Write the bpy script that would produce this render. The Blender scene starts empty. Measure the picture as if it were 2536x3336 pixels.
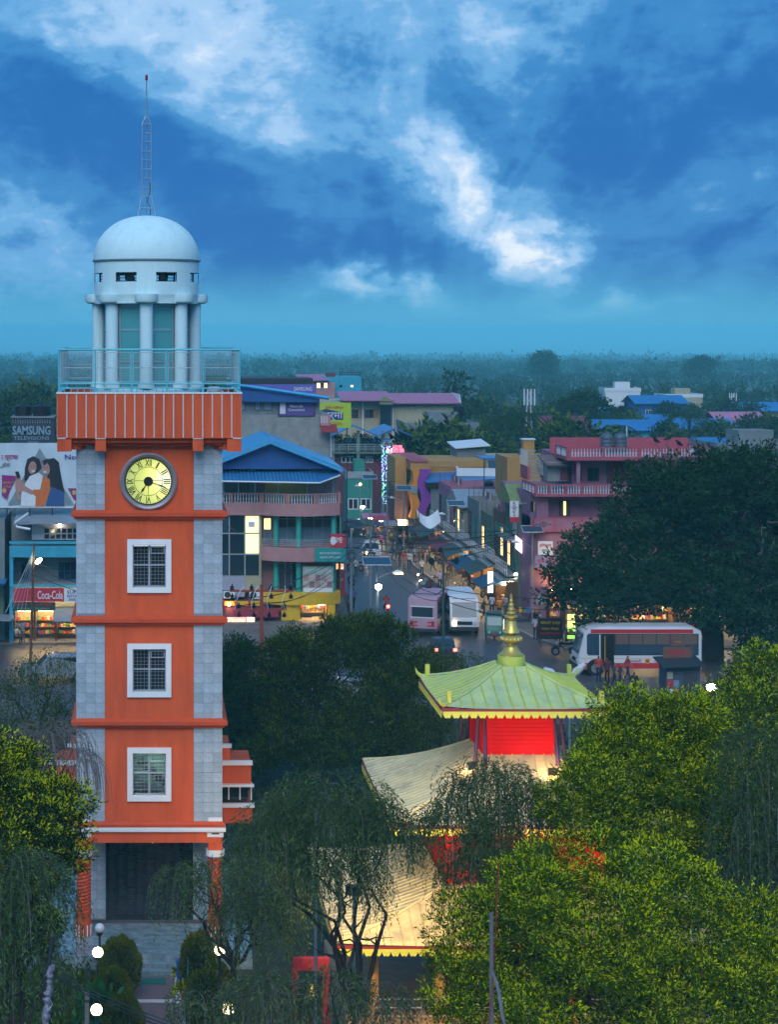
import bpy, bmesh, math, random
import numpy as np
from mathutils import Vector, Matrix
R = math.radians
random.seed(7)
sc = bpy.context.scene
COL = sc.collection

# ------------------------------------------------------------------ camera
# level camera on a roof 22 m up, lens shifted down and right (verticals stay vertical)
F_PX, PPX, HZ, EYE = 6350.0, 500.0, 1070.0, 22.0
cam_data = bpy.data.cameras.new('camera'); cam = bpy.data.objects.new('camera', cam_data); COL.objects.link(cam)
cam.location = (0, 0, EYE); cam.rotation_euler = (R(90), 0, 0)
cam_data.sensor_fit = 'VERTICAL'; cam_data.sensor_height = 36.0; cam_data.lens = 36.0 * F_PX / 3336.0
cam_data.shift_x = (1268 - PPX) / 3336.0; cam_data.shift_y = -(1668 - HZ) / 3336.0
cam_data.clip_start = 1.0; cam_data.clip_end = 40000
sc.camera = cam

# ------------------------------------------------------------------ exposure
sc.view_settings.view_transform = 'Standard'; sc.view_settings.look = 'None'
sc.view_settings.exposure = 0.75; sc.view_settings.gamma = 1.0
sc.view_settings.use_curve_mapping = False
sc.render.engine = 'CYCLES'
cy = sc.cycles
cy.use_denoising = True
cy.max_bounces = 5; cy.diffuse_bounces = 1; cy.glossy_bounces = 2; cy.transmission_bounces = 4
cy.transparent_max_bounces = 8; cy.volume_bounces = 0
cy.sample_clamp_indirect = 4.0; cy.sample_clamp_direct = 0.0
cy.caustics_reflective = False; cy.caustics_refractive = False
cy.blur_glossy = 1.0; cy.use_light_tree = False

# ------------------------------------------------------------------ world: dusk sky with torn clouds
SUN_EL, SUN_AZ = R(43), R(190)      # soft light from behind the camera, a little from the left
world = bpy.data.worlds.new('World'); sc.world = world; world.use_nodes = True
WN, WL = world.node_tree.nodes, world.node_tree.links
WN.clear()
def wn(t, **k):
    n = WN.new(t)
    for a, b in k.items(): setattr(n, a, b)
    return n
def wmath(op, a, b=None, c=None, clamp=False):
    n = wn('ShaderNodeMath', operation=op, use_clamp=clamp)
    for i, v in enumerate((a, b, c)):
        if v is None: continue
        if isinstance(v, (int, float)): n.inputs[i].default_value = v
        else: WL.new(v, n.inputs[i])
    return n.outputs[0]
def wsmooth(v, lo, hi):
    n = wn('ShaderNodeMapRange', interpolation_type='SMOOTHSTEP')
    WL.new(v, n.inputs[0]); n.inputs[1].default_value = lo; n.inputs[2].default_value = hi
    return n.outputs[0]
tc = wn('ShaderNodeTexCoord'); sx = wn('ShaderNodeSeparateXYZ'); WL.new(tc.outputs['Generated'], sx.inputs[0])
az = wmath('ARCTAN2', sx.outputs[0], sx.outputs[1]); el = wmath('ARCSINE', sx.outputs[2])
u = wmath('MULTIPLY_ADD', az, 6.35, 0.5)            # direction in handy units (6.35 per radian)
v = wmath('MULTIPLY', wmath('ABSOLUTE', el), 6.35)
du = wmath('SUBTRACT', u, 1.80); dv = wmath('ADD', v, 0.04)   # clouds stream out of this bearing
phi = wmath('ARCTAN2', dv, du)
rr = wmath('SQRT', wmath('ADD', wmath('MULTIPLY', du, du), wmath('MULTIPLY', dv, dv)))
lr = wmath('LOGARITHM', wmath('ADD', rr, 0.5), 2.0)
def wnoise(x, y, scale, detail, rough, dist=0.0, z=0.0):
    cmb = wn('ShaderNodeCombineXYZ'); WL.new(x, cmb.inputs[0]); WL.new(y, cmb.inputs[1]); cmb.inputs[2].default_value = z
    n = wn('ShaderNodeTexNoise'); n.inputs['Scale'].default_value = scale; n.inputs['Detail'].default_value = detail
    n.inputs['Roughness'].default_value = rough; n.inputs['Distortion'].default_value = dist
    WL.new(cmb.outputs[0], n.inputs['Vector']); return n.outputs[0]
streak = wnoise(wmath('MULTIPLY', phi, wmath('MULTIPLY_ADD', wsmooth(rr, 0.0, 0.7), 1.0, 0.9)), wmath('MULTIPLY', lr, 1.1), 1.5, 7.0, 0.55, 0.6, 3.1)
puff = wnoise(u, wmath('MULTIPLY', v, 1.5), 2.3, 8.0, 0.60, 0.25, 8.4)
fine = wnoise(u, wmath('MULTIPLY', v, 1.7), 9.0, 5.0, 0.6, 0.3, 1.2)
far_ = wsmooth(rr, 0.10, 0.75)
soft = wnoise(wmath('MULTIPLY_ADD', u, 0.9, wmath('MULTIPLY', v, 0.5)), wmath('MULTIPLY', v, 1.9), 1.7, 5.0, 0.5, 0.25, 5.7)
streak = wmath('ADD', wmath('MULTIPLY', streak, far_), wmath('MULTIPLY', soft, wmath('SUBTRACT', 1.0, far_)))
dens = wmath('ADD', wmath('MULTIPLY', streak, 0.70), wmath('MULTIPLY', puff, 0.50))
dens = wmath('ADD', dens, wmath('MULTIPLY', wmath('SUBTRACT', fine, 0.5), 0.26))
wu = wmath('MULTIPLY', wmath('SUBTRACT', wnoise(u, wmath('MULTIPLY', v, 1.4), 4.0, 6.0, 0.6, 0.0, 2.2), 0.5), 0.42)
wv = wmath('MULTIPLY', wmath('SUBTRACT', wnoise(u, wmath('MULTIPLY', v, 1.4), 4.5, 6.0, 0.6, 0.0, 6.6), 0.5), 0.26)
ub, vb = wmath('ADD', u, wu), wmath('ADD', v, wv)      # ragged edges for the cloud banks
def bump(cu, cv, ru, rv, ang, amp):                 # a broad cloud bank (or gap) on one bearing
    c, s = math.cos(ang), math.sin(ang)
    a = wmath('SUBTRACT', ub, cu); b = wmath('SUBTRACT', vb, cv)
    p = wmath('MULTIPLY', wmath('ADD', wmath('MULTIPLY', a, c), wmath('MULTIPLY', b, s)), 1 / ru)
    q = wmath('MULTIPLY', wmath('SUBTRACT', wmath('MULTIPLY', b, c), wmath('MULTIPLY', a, s)), 1 / rv)
    e = wmath('EXPONENT', wmath('MULTIPLY', wmath('ADD', wmath('MULTIPLY', p, p), wmath('MULTIPLY', q, q)), -1.0))
    return wmath('MULTIPLY', e, amp)
banks = [  # u, v, half length, half width, tilt, strength
    (0.95, 0.80, 0.75, 0.17, -0.50, 0.20), (1.30, 1.02, 0.35, 0.22, -0.3, 0.13), (0.15, 0.98, 0.4, 0.14, -0.35, 0.10),
    (1.50, 0.46, 0.17, 0.13, -0.9, 0.26), (1.72, 0.24, 0.10, 0.11, -0.8, 0.40), (1.20, 0.12, 0.38, 0.06, -0.17, 0.38),
    (2.42, 0.86, 0.22, 0.10, 0.6, 0.20), (1.98, 0.07, 0.22, 0.04, 0.15, 0.26), (0.06, 0.36, 0.16, 0.06, -0.1, 0.14),
    (0.50, 0.54, 0.62, 0.15, -0.55, -0.26), (0.75, 0.22, 0.45, 0.10, -0.2, -0.17), (2.10, 0.66, 0.40, 0.24, 0.5, -0.22),
    (2.30, 0.30, 0.35, 0.10, 0.2, -0.12), (1.40, 0.22, 0.22, 0.08, -0.3, -0.14), (0.25, 0.75, 0.25, 0.06, -0.4, -0.06)]
for b in banks: dens = wmath('ADD', dens, bump(*b))
ramp = wn('ShaderNodeValToRGB'); WL.new(wsmooth(dens, 0.33, 1.09), ramp.inputs[0])
cr = ramp.color_ramp; cr.interpolation = 'EASE'
for i, (p, c) in enumerate([(0.0, (0.012, 0.135, 0.42)), (0.28, (0.040, 0.225, 0.53)), (0.52, (0.13, 0.37, 0.68)), (0.76, (0.34, 0.55, 0.82)), (1.0, (0.78, 0.85, 0.93))]):
    e = cr.elements[i] if i < 2 else cr.elements.new(p)
    e.position = p; e.color = (*c, 1)
hz = wn('ShaderNodeMix', data_type='RGBA'); WL.new(wmath('MULTIPLY', wsmooth(v, 0.25, -0.01), 0.92), hz.inputs[0])
WL.new(ramp.outputs[0], hz.inputs[6]); hz.inputs[7].default_value = (0.085, 0.385, 0.60, 1)
sky = wn('ShaderNodeTexSky', sky_type='NISHITA', sun_disc=False)
sky.sun_elevation = SUN_EL; sky.sun_rotation = SUN_AZ; sky.air_density = 1.5; sky.dust_density = 0.5; sky.ozone_density = 3.0
bg1 = wn('ShaderNodeBackground'); WL.new(hz.outputs[2], bg1.inputs[0]); bg1.inputs[1].default_value = 0.66
bg2 = wn('ShaderNodeBackground'); WL.new(sky.outputs[0], bg2.inputs[0]); bg2.inputs[1].default_value = 0.0015
addw = wn('ShaderNodeAddShader'); WL.new(bg1.outputs[0], addw.inputs[0]); WL.new(bg2.outputs[0], addw.inputs[1])
wo = wn('ShaderNodeOutputWorld'); WL.new(addw.outputs[0], wo.inputs[0])
world.cycles.sampling_method = 'MANUAL'; world.cycles.sample_map_resolution = 512

# ------------------------------------------------------------------ sun (very soft: bright overcast behind the camera)
sun_data = bpy.data.lights.new('sun', 'SUN'); sun = bpy.data.objects.new('sun', sun_data); COL.objects.link(sun)
sun_data.energy = 1.18; sun_data.angle = R(45); sun_data.color = (0.90, 0.95, 1.0)
_d = Vector((math.sin(SUN_AZ) * math.cos(SUN_EL), math.cos(SUN_AZ) * math.cos(SUN_EL), math.sin(SUN_EL)))
sun.rotation_euler = _d.to_track_quat('Z', 'Y').to_euler()

# ------------------------------------------------------------------ helpers
def PX(px, D): return (px - PPX) * D / F_PX
def PZ(py, D): return EYE - (py - HZ) * D / F_PX
def GD(py, z=0.0): return (EYE - z) * F_PX / (py - HZ)       # depth of a point at height z

MATS = {}
def mat(name, col, rough=0.75, noise=0.12, scale=2.0, metal=0.0, bump=0.0, bscale=None, emit=None, estr=0.0, spec=0.4, stain=0.0, stain_col=(0.05, 0.05, 0.05), stretch=None, alpha=1.0, ocol=False, orand=0.0):
    if name in MATS: return MATS[name]
    m = bpy.data.materials.new(name); m.use_nodes = True; MATS[name] = m
    N, L = m.node_tree.nodes, m.node_tree.links
    b = N['Principled BSDF']; b.inputs['Roughness'].default_value = rough; b.inputs['Metallic'].default_value = metal
    b.inputs['Specular IOR Level'].default_value = spec
    base = None
    if ocol:
        oi = N.new('ShaderNodeObjectInfo'); base = oi.outputs['Color']
    if noise or stain or bump:
        t = N.new('ShaderNodeTexCoord'); vec = t.outputs['Object']
        if stretch:
            mp = N.new('ShaderNodeMapping'); mp.inputs['Scale'].default_value = stretch; L.new(vec, mp.inputs[0]); vec = mp.outputs[0]
        n1 = N.new('ShaderNodeTexNoise'); n1.inputs['Scale'].default_value = scale; n1.inputs['Detail'].default_value = 6; n1.inputs['Roughness'].default_value = 0.65
        L.new(vec, n1.inputs['Vector'])
        mr = N.new('ShaderNodeMapRange'); mr.inputs[1].default_value = 0.25; mr.inputs[2].default_value = 0.75
        mr.inputs[3].default_value = 1 - noise; mr.inputs[4].default_value = 1 + noise; L.new(n1.outputs[0], mr.inputs[0])
        mx = N.new('ShaderNodeMix'); mx.data_type = 'RGBA'; mx.blend_type = 'MULTIPLY'; mx.inputs[0].default_value = 1.0
        if base: L.new(base, mx.inputs[6])
        else: mx.inputs[6].default_value = (*col, 1)
        L.new(mr.outputs[0], mx.inputs[7]); base = mx.outputs[2]
        if stain:
            n2 = N.new('ShaderNodeTexNoise'); n2.inputs['Scale'].default_value = scale * 0.6; n2.inputs['Detail'].default_value = 8; n2.inputs['Roughness'].default_value = 0.7
            mp2 = N.new('ShaderNodeMapping'); mp2.inputs['Location'].default_value = (7.3, 2.1, 4.4); mp2.inputs['Scale'].default_value = (1.6, 1.6, 0.5)
            L.new(vec, mp2.inputs[0]); L.new(mp2.outputs[0], n2.inputs['Vector'])
            m2 = N.new('ShaderNodeMapRange'); m2.inputs[1].default_value = 0.48; m2.inputs[2].default_value = 0.72; m2.inputs[4].default_value = stain; L.new(n2.outputs[0], m2.inputs[0])
            x2 = N.new('ShaderNodeMix'); x2.data_type = 'RGBA'; L.new(m2.outputs[0], x2.inputs[0]); L.new(base, x2.inputs[6]); x2.inputs[7].default_value = (*stain_col, 1); base = x2.outputs[2]
        if bump:
            n3 = N.new('ShaderNodeTexNoise'); n3.inputs['Scale'].default_value = bscale or scale * 8; n3.inputs['Detail'].default_value = 4; L.new(vec, n3.inputs['Vector'])
            bp = N.new('ShaderNodeBump'); bp.inputs['Strength'].default_value = bump; bp.inputs['Distance'].default_value = 0.02
            L.new(n3.outputs[0], bp.inputs['Height']); L.new(bp.outputs[0], b.inputs['Normal'])
    if orand and base:                       # every piece a little lighter or darker than its neighbours
        oi2 = N.new('ShaderNodeObjectInfo'); r2 = N.new('ShaderNodeMapRange'); r2.inputs[3].default_value = 1 - orand; r2.inputs[4].default_value = 1 + orand; L.new(oi2.outputs['Random'], r2.inputs[0])
        x3 = N.new('ShaderNodeMix'); x3.data_type = 'RGBA'; x3.blend_type = 'MULTIPLY'; x3.inputs[0].default_value = 1.0; L.new(base, x3.inputs[6]); L.new(r2.outputs[0], x3.inputs[7]); base = x3.outputs[2]
    if base: L.new(base, b.inputs['Base Color'])
    else: b.inputs['Base Color'].default_value = (*col, 1)
    if emit:
        b.inputs['Emission Color'].default_value = (*emit, 1); b.inputs['Emission Strength'].default_value = estr
    if alpha < 1: b.inputs['Alpha'].default_value = alpha
    return m
def glow(name, col, s):
    return mat(name, (0.8, 0.8, 0.8), noise=0, emit=col, estr=s)
def glass(name, col, rough=0.06, alpha=1.0, spec=0.6):
    return mat(name, col, rough=rough, noise=0.0, spec=spec, alpha=alpha)

class MB:
    def __init__(s): s.v = []; s.f = []; s.smooth = False
    def add(s, vs, fs):
        o = len(s.v); s.v += [tuple(a) for a in vs]; s.f += [tuple(i + o for i in f) for f in fs]; return s
    def box(s, x0, x1, y0, y1, z0, z1):
        return s.add([(x0, y0, z0), (x1, y0, z0), (x1, y1, z0), (x0, y1, z0), (x0, y0, z1), (x1, y0, z1), (x1, y1, z1), (x0, y1, z1)],
                     [(3, 2, 1, 0), (4, 5, 6, 7), (0, 1, 5, 4), (1, 2, 6, 5), (2, 3, 7, 6), (3, 0, 4, 7)])
    def cbox(s, c, d, rz=0.0):
        k, n = math.cos(rz), math.sin(rz); vs = []
        for z in (-.5, .5):
            for x, y in ((-.5, -.5), (.5, -.5), (.5, .5), (-.5, .5)):
                a, b = x * d[0], y * d[1]; vs.append((c[0] + a * k - b * n, c[1] + a * n + b * k, c[2] + z * d[2]))
        return s.add(vs, [(3, 2, 1, 0), (4, 5, 6, 7), (0, 1, 5, 4), (1, 2, 6, 5), (2, 3, 7, 6), (3, 0, 4, 7)])
    def tube(s, p0, p1, r, n=6, r2=None):
        return s.path([p0, p1], [r, r if r2 is None else r2], n)
    def path(s, pts, rad, n=6, cap=True):
        pts = [Vector(p) for p in pts]; m = len(pts)
        if not hasattr(rad, '__len__'): rad = [rad] * m
        o = len(s.v); up = None
        for i, p in enumerate(pts):
            t = (pts[min(i + 1, m - 1)] - pts[max(i - 1, 0)]).normalized()
            if up is None: up = Vector((0, 0, 1)) if abs(t.z) < .9 else Vector((0, 1, 0))
            a = t.cross(up); a = a.normalized() if a.length > 1e-6 else Vector((1, 0, 0)); b = a.cross(t).normalized(); up = b
            for k in range(n):
                h = 2 * math.pi * k / n; q = p + (a * math.cos(h) + b * math.sin(h)) * rad[i]; s.v.append(tuple(q))
        for i in range(m - 1):
            for k in range(n):
                k2 = (k + 1) % n; s.f.append((o + i * n + k, o + i * n + k2, o + (i + 1) * n + k2, o + (i + 1) * n + k))
        if cap:
            s.f.append(tuple(o + k for k in reversed(range(n)))); s.f.append(tuple(o + (m - 1) * n + k for k in range(n)))
        return s
    def lathe(s, prof, n=24, c=(0, 0, 0), a0=0.0, a1=2 * math.pi):
        full = abs(a1 - a0 - 2 * math.pi) < 1e-6; o = len(s.v); cnt = n if full else n + 1
        for r, z in prof:
            for k in range(cnt):
                h = a0 + (a1 - a0) * k / n; s.v.append((c[0] + r * math.cos(h), c[1] + r * math.sin(h), c[2] + z))
        for i in range(len(prof) - 1):
            for k in range(n):
                k2 = (k + 1) % cnt; s.f.append((o + i * cnt + k, o + i * cnt + k2, o + (i + 1) * cnt + k2, o + (i + 1) * cnt + k))
        if full:
            if prof[0][0] > 1e-4: s.f.append(tuple(o + k for k in reversed(range(n))))
            if prof[-1][0] > 1e-4: s.f.append(tuple(o + (len(prof) - 1) * n + k for k in range(n)))
        return s
    def prism(s, poly, y0, y1):            # poly of (x, z), extruded along y
        n = len(poly); vs = [(x, y0, z) for x, z in poly] + [(x, y1, z) for x, z in poly]
        return s.add(vs, [tuple(range(n)), tuple(reversed(range(n, 2 * n)))] + [(i, i + n, (i + 1) % n + n, (i + 1) % n) for i in range(n)])
    def slab(s, poly, z0, z1):             # poly of (x, y), extruded along z
        n = len(poly); vs = [(x, y, z0) for x, y in poly] + [(x, y, z1) for x, y in poly]
        return s.add(vs, [tuple(reversed(range(n))), tuple(range(n, 2 * n))] + [(i, (i + 1) % n, (i + 1) % n + n, i + n) for i in range(n)])
    def plate(s, q, t):                    # a four-cornered sheet of thickness t (corners counter-clockwise from outside)
        q = [Vector(p) for p in q]; nrm = (q[1] - q[0]).cross(q[2] - q[0]).normalized() * t; n = len(q)
        vs = q + [p - nrm for p in q]
        return s.add(vs, [tuple(range(n)), tuple(reversed(range(n, 2 * n)))] + [(i, i + n, (i + 1) % n + n, (i + 1) % n) for i in range(n)])
    def ball(s, c, r, n=12, m=8, zs=1.0):
        return s.lathe([(max(r * math.sin(math.pi * i / m), 1e-5), -r * zs * math.cos(math.pi * i / m)) for i in range(m + 1)], n, c)
    def mesh(s, name, m=None, smooth=False):
        me = bpy.data.meshes.new(name); me.from_pydata(s.v, [], s.f); me.update()
        bm = bmesh.new(); bm.from_mesh(me); bmesh.ops.recalc_face_normals(bm, faces=bm.faces); bm.to_mesh(me); bm.free()
        if smooth:
            me.polygons.foreach_set('use_smooth', [True] * len(me.polygons))
            try: me.set_sharp_from_angle(angle=R(40))
            except Exception: pass
        if m: me.materials.append(m)
        return me
    def build(s, name, m, parent=None, loc=(0, 0, 0), rz=0.0, smooth=False):
        return put(name, s.mesh(name, m, smooth), parent, loc, rz)

def put(name, me, parent=None, loc=(0, 0, 0), rz=0.0, rot=None, scale=None):
    o = bpy.data.objects.new(name, me); COL.objects.link(o); o.parent = parent
    o.location = loc; o.rotation_euler = rot if rot else (0, 0, rz)
    if scale: o.scale = scale if hasattr(scale, '__len__') else (scale,) * 3
    return o
def tag(o, label, cat=None, group=None, kind=None):
    if label: o['label'] = label
    if cat: o['category'] = cat
    if group: o['group'] = group
    if kind: o['kind'] = kind
    return o
def thing(name, label, cat, loc=(0, 0, 0), rz=0.0, group=None):
    return tag(put(name, None, None, loc, rz), label, cat, group)
def node(name, parent, loc=(0, 0, 0), rz=0.0):            # an Empty that is a part holding sub-parts
    return put(name, None, parent, loc, rz)
def B(name, m, parent, *boxes):
    mb = MB()
    for b in boxes: mb.box(*b)
    return mb.build(name, m, parent)
def kids(o): return [c for c in bpy.data.objects if c.parent == o]
def copy_tree(o, parent=None):
    c = o.copy(); COL.objects.link(c); c.parent = parent
    for ch in list(o.children): copy_tree(ch, c)
    return c
def dup(o, label, loc, rz=None, group=None, scale=None):
    c = copy_tree(o); c['label'] = label; c.location = loc
    if rz is not None: c.rotation_euler = (0, 0, rz)
    if group: c['group'] = group
    if scale: c.scale = scale if hasattr(scale, '__len__') else (scale,) * 3
    return c
TXT = {}
def text_mesh(body, h, w=None, depth=0.01, shear=0.0, bold=0.0):
    cu = bpy.data.curves.new('lettering', 'FONT'); cu.body = body; cu.size = 1.0; cu.extrude = 0.01; cu.shear = shear; cu.offset = bold
    cu.align_x = 'CENTER'; cu.resolution_u = 2; cu.space_line = 0.9
    ob = bpy.data.objects.new('lettering', cu); COL.objects.link(ob)
    bpy.context.view_layer.update()
    me = bpy.data.meshes.new_from_object(ob.evaluated_get(bpy.context.evaluated_depsgraph_get()))
    bpy.data.objects.remove(ob)
    n = len(me.vertices)
    if n == 0: return me
    a = np.empty(n * 3, 'f'); me.vertices.foreach_get('co', a); a = a.reshape(-1, 3)
    lo, hi = a.min(0), a.max(0); sz = hi - lo
    ky = h / max(sz[1], 1e-3); kx = ky if w is None else w / max(sz[0], 1e-3)
    a[:, 0] = (a[:, 0] - (lo[0] + hi[0]) / 2) * kx; a[:, 1] = (a[:, 1] - (lo[1] + hi[1]) / 2) * ky; a[:, 2] *= depth / 0.01
    me.vertices.foreach_set('co', a.ravel()); me.update()
    return me
def text(body, h, w, m, parent, loc, name='lettering', face=0.0, depth=0.012, shear=0.0, flip=False, roll=0.0, bold=0.0):
    """lettering h high, w wide, centred at loc, facing -y (face = turn about z)"""
    me = text_mesh(body, h, w, depth, shear, bold); me.materials.clear(); me.materials.append(m)
    o = put(name, me, parent, loc, rot=(R(90), roll, face))
    if flip: o.scale = (-1, 1, 1)
    return o
# ================================================================== materials shared
M_ORANGE = mat('orange_plaster', (0.72, 0.118, 0.042), 0.9, 0.12, 2.0, bump=0.4, bscale=45, stain=0.62, stain_col=(0.46, 0.066, 0.028), stretch=(1, 1, .3), spec=.15)
M_ORANGE_TRIM = mat('orange_trim_paint', (0.60, 0.085, 0.032), 0.7, 0.16, 2.0, spec=.15)
M_WHITE = mat('white_paint', (0.82, 0.84, 0.86), 0.55, 0.06, 2.5)
M_TILE = mat('grey_marble_tile', (0.37, 0.45, 0.52), 0.4, 0.22, 9.0, stain=0.4, stain_col=(0.50, 0.57, 0.64), spec=0.5, orand=.13)
M_GROUT = mat('tile_grout', (0.22, 0.28, 0.34), 0.9, 0.1)
M_PALE = mat('pale_cyan_plaster', (0.60, 0.84, 0.88), 0.7, 0.06, 2.0, bump=0.2, bscale=60, stain=0.35, stain_col=(0.36, 0.56, 0.62), stretch=(1.5, 1.5, .4))
M_CYAN = mat('cyan_enamel', (0.10, 0.55, 0.66), 0.4, 0.08, 4)
M_STEEL = mat('galvanised_steel', (0.34, 0.42, 0.46), 0.45, 0.15, 6, metal=0.6)
M_DARK = mat('dark_metal', (0.025, 0.03, 0.035), 0.5, 0.1, 5)
M_BLACK = mat('black_paint', (0.008, 0.008, 0.010), 0.5, 0)
M_GRANITE = mat('black_granite', (0.012, 0.015, 0.020), 0.12, 0.3, 8, spec=0.6)
M_MARBLE = mat('grey_green_marble', (0.17, 0.24, 0.27), 0.22, 0.45, 3.0, stain=0.8, stain_col=(0.36, 0.42, 0.44), spec=0.6)
M_ROOMDK = mat('room_plaster_painted_dim', (0.05, 0.075, 0.08), 0.9, 0.1)  # darkened so the colour itself paints the dim upper landings
M_GLASS_D = glass('dark_window_glass', (0.012, 0.025, 0.035))
M_GLASS_T = glass('clear_glass', (0.02, 0.04, 0.05), 0.02, 0.16, 1.0)
M_TEALGLASS = glass('teal_tinted_glass', (0.10, 0.42, 0.44), 0.05, 0.72, 1.0)
M_CONC = mat('bare_concrete', (0.27, 0.28, 0.27), 0.9, 0.25, 1.5, bump=0.3, bscale=10, stain=0.5, stain_col=(0.10, 0.11, 0.11))
M_WOOD = mat('brown_timber', (0.13, 0.065, 0.03), 0.6, 0.3, 4, stretch=(1, 1, 8))
M_RUSTY = mat('red_oxide', (0.30, 0.05, 0.03), 0.6, 0.1)

# ================================================================== clock tower
FT = 69.0                                   # depth of the shaft's front face
tx = lambda px: PX(px, FT) - PX(486, FT)
tz = lambda py: PZ(py, FT)
TW = 2.59                                   # half width
TOWER = thing('clock_tower', 'tall orange clock tower with grey tiled corners, white dome and mast', 'clock tower', (PX(486, FT), FT + TW, 0))
T = TOWER
fy = -TW                                    # local y of the front face
pw = 1.575                                  # half width of the orange panel
zb, zt = tz(2684), 18.0
wins = [(tz(1931), tz(1757)), (tz(2271), tz(2097)), (tz(2610), tz(2436))]
wx = 0.78
# shaft: hollow, real openings in front
mb = MB()
xs0, xs1 = -pw, pw
zc = zb
for z0, z1 in sorted(wins):
    i0, i1 = z0 + .17, z1 - .17; wi = wx - .17
    mb.box(xs0, xs1, fy + .04, fy + .30, zc, i0); mb.box(xs0, -wi, fy + .04, fy + .30, i0, i1); mb.box(wi, xs1, fy + .04, fy + .30, i0, i1); zc = i1
mb.box(xs0, xs1, fy + .04, fy + .30, zc, zt)
mb.build('front_wall', M_ORANGE, T)
B('side_wall', M_ORANGE, T, (-TW + .04, -TW + .3, fy + 1.02, -fy - 1.02, zb, zt))
B('side_wall', M_ORANGE, T, (TW - .3, TW - .04, fy + 1.02, -fy - 1.02, zb, zt))
B('back_wall', M_ORANGE, T, (-pw, pw, TW - .3, TW - .04, zb, zt))
B('interior_lining', M_ROOMDK, T, *[(-TW + .31, TW - .31, .4, .5, z, z + 3.2) for z in (tz(2300), tz(1960))]); B('interior_lining', mat('landing_wall_painted_light', (.30, .50, .46), .8, .15, 2), T, (-TW + .31, TW - .31, .4, .5, tz(2640), tz(2640) + 3.2))  # lowest landing's light is painted in as a paler lining, upper ones dark
for z in (tz(2650), tz(2310), tz(1975), tz(1650)):
    B('floor_slab', M_CONC, T, (-TW + .32, TW - .32, fy + .31, TW - .32, z - .1, z + .1))
for sx_ in (-1, 1):
    for sy_ in (-1, 1):
        x0, x1 = sorted((sx_ * (pw + .003), sx_ * (TW - .03))); y0, y1 = sorted((sy_ * (TW - 1.015), sy_ * (TW - .03)))
        B('corner_pier', M_GROUT, T, (x0, x1, y0, y1, zb, zt))
# tiles on the two front piers, one object each
tw_, th_ = (TW - pw) / 3.0, 0.352
tile_me = [MB().box(-tw_ / 2 + .005, tw_ / 2 - .005, .018, .035, -th_ / 2 + .005, th_ / 2 - .005).mesh('tile', M_TILE) for _ in range(1)]
bands = [tz(1675), tz(2020), tz(2354)]
for sx_ in (-1, 1):
    z = zb + .05 + th_ / 2
    while z + th_ / 2 < zt - .05:
        if all(abs(z - b) > .16 for b in bands):
            for k in range(3):
                put('tile', tile_me[0], T, (sx_ * (pw + tw_ * (k + .5)), fy + random.uniform(-.003, .003), z))
        z += th_
# side faces of the piers: plain sheets of the same stone, joints as geometry
for sx_ in (-1, 1):
    mb = MB(); z = zb + .05
    while z + th_ < zt:
        for k in range(3):
            for yb in (fy, -fy - 1.0):
                y0 = yb + .02 + k * .325; x0, x1 = sorted((sx_ * (TW - .03), sx_ * TW)); mb.box(x0, x1, y0, y0 + .313, z, z + th_ - .012)
        z += th_
    tag(mb.build('side_tiles', M_TILE, T), None, kind='stuff')
# cornice bands: moulded profile running round the shaft
def ring(name, prof, m, half, parent, hy=None):
    """prof: (out, z) points swept round a square of half width"""
    mb = MB(); hy = hy or half; o = 0
    for out, z in prof:
        a, b = half + out, hy + out
        mb.v += [(-a, -b, z), (a, -b, z), (a, b, z), (-a, b, z)]
    for i in range(len(prof) - 1):
        for k in range(4):
            k2 = (k + 1) % 4; mb.f.append((i * 4 + k, i * 4 + k2, (i + 1) * 4 + k2, (i + 1) * 4 + k))
    return mb.build(name, m, parent)
for z in bands:
    ring('cornice', [(-.10, z - .17), (.08, z - .17), (.08, z - .10), (.16, z - .08), (.18, z - .07), (.18, z + .06), (.15, z + .08), (.02, z + .15), (-.10, z + .15)], M_ORANGE_TRIM, TW, T)
ring('cornice', [(-.10, zb - .10), (.10, zb - .10), (.10, zb), (.02, zb + .09), (-.1, zb + .09)], M_ORANGE_TRIM, TW, T)
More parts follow.
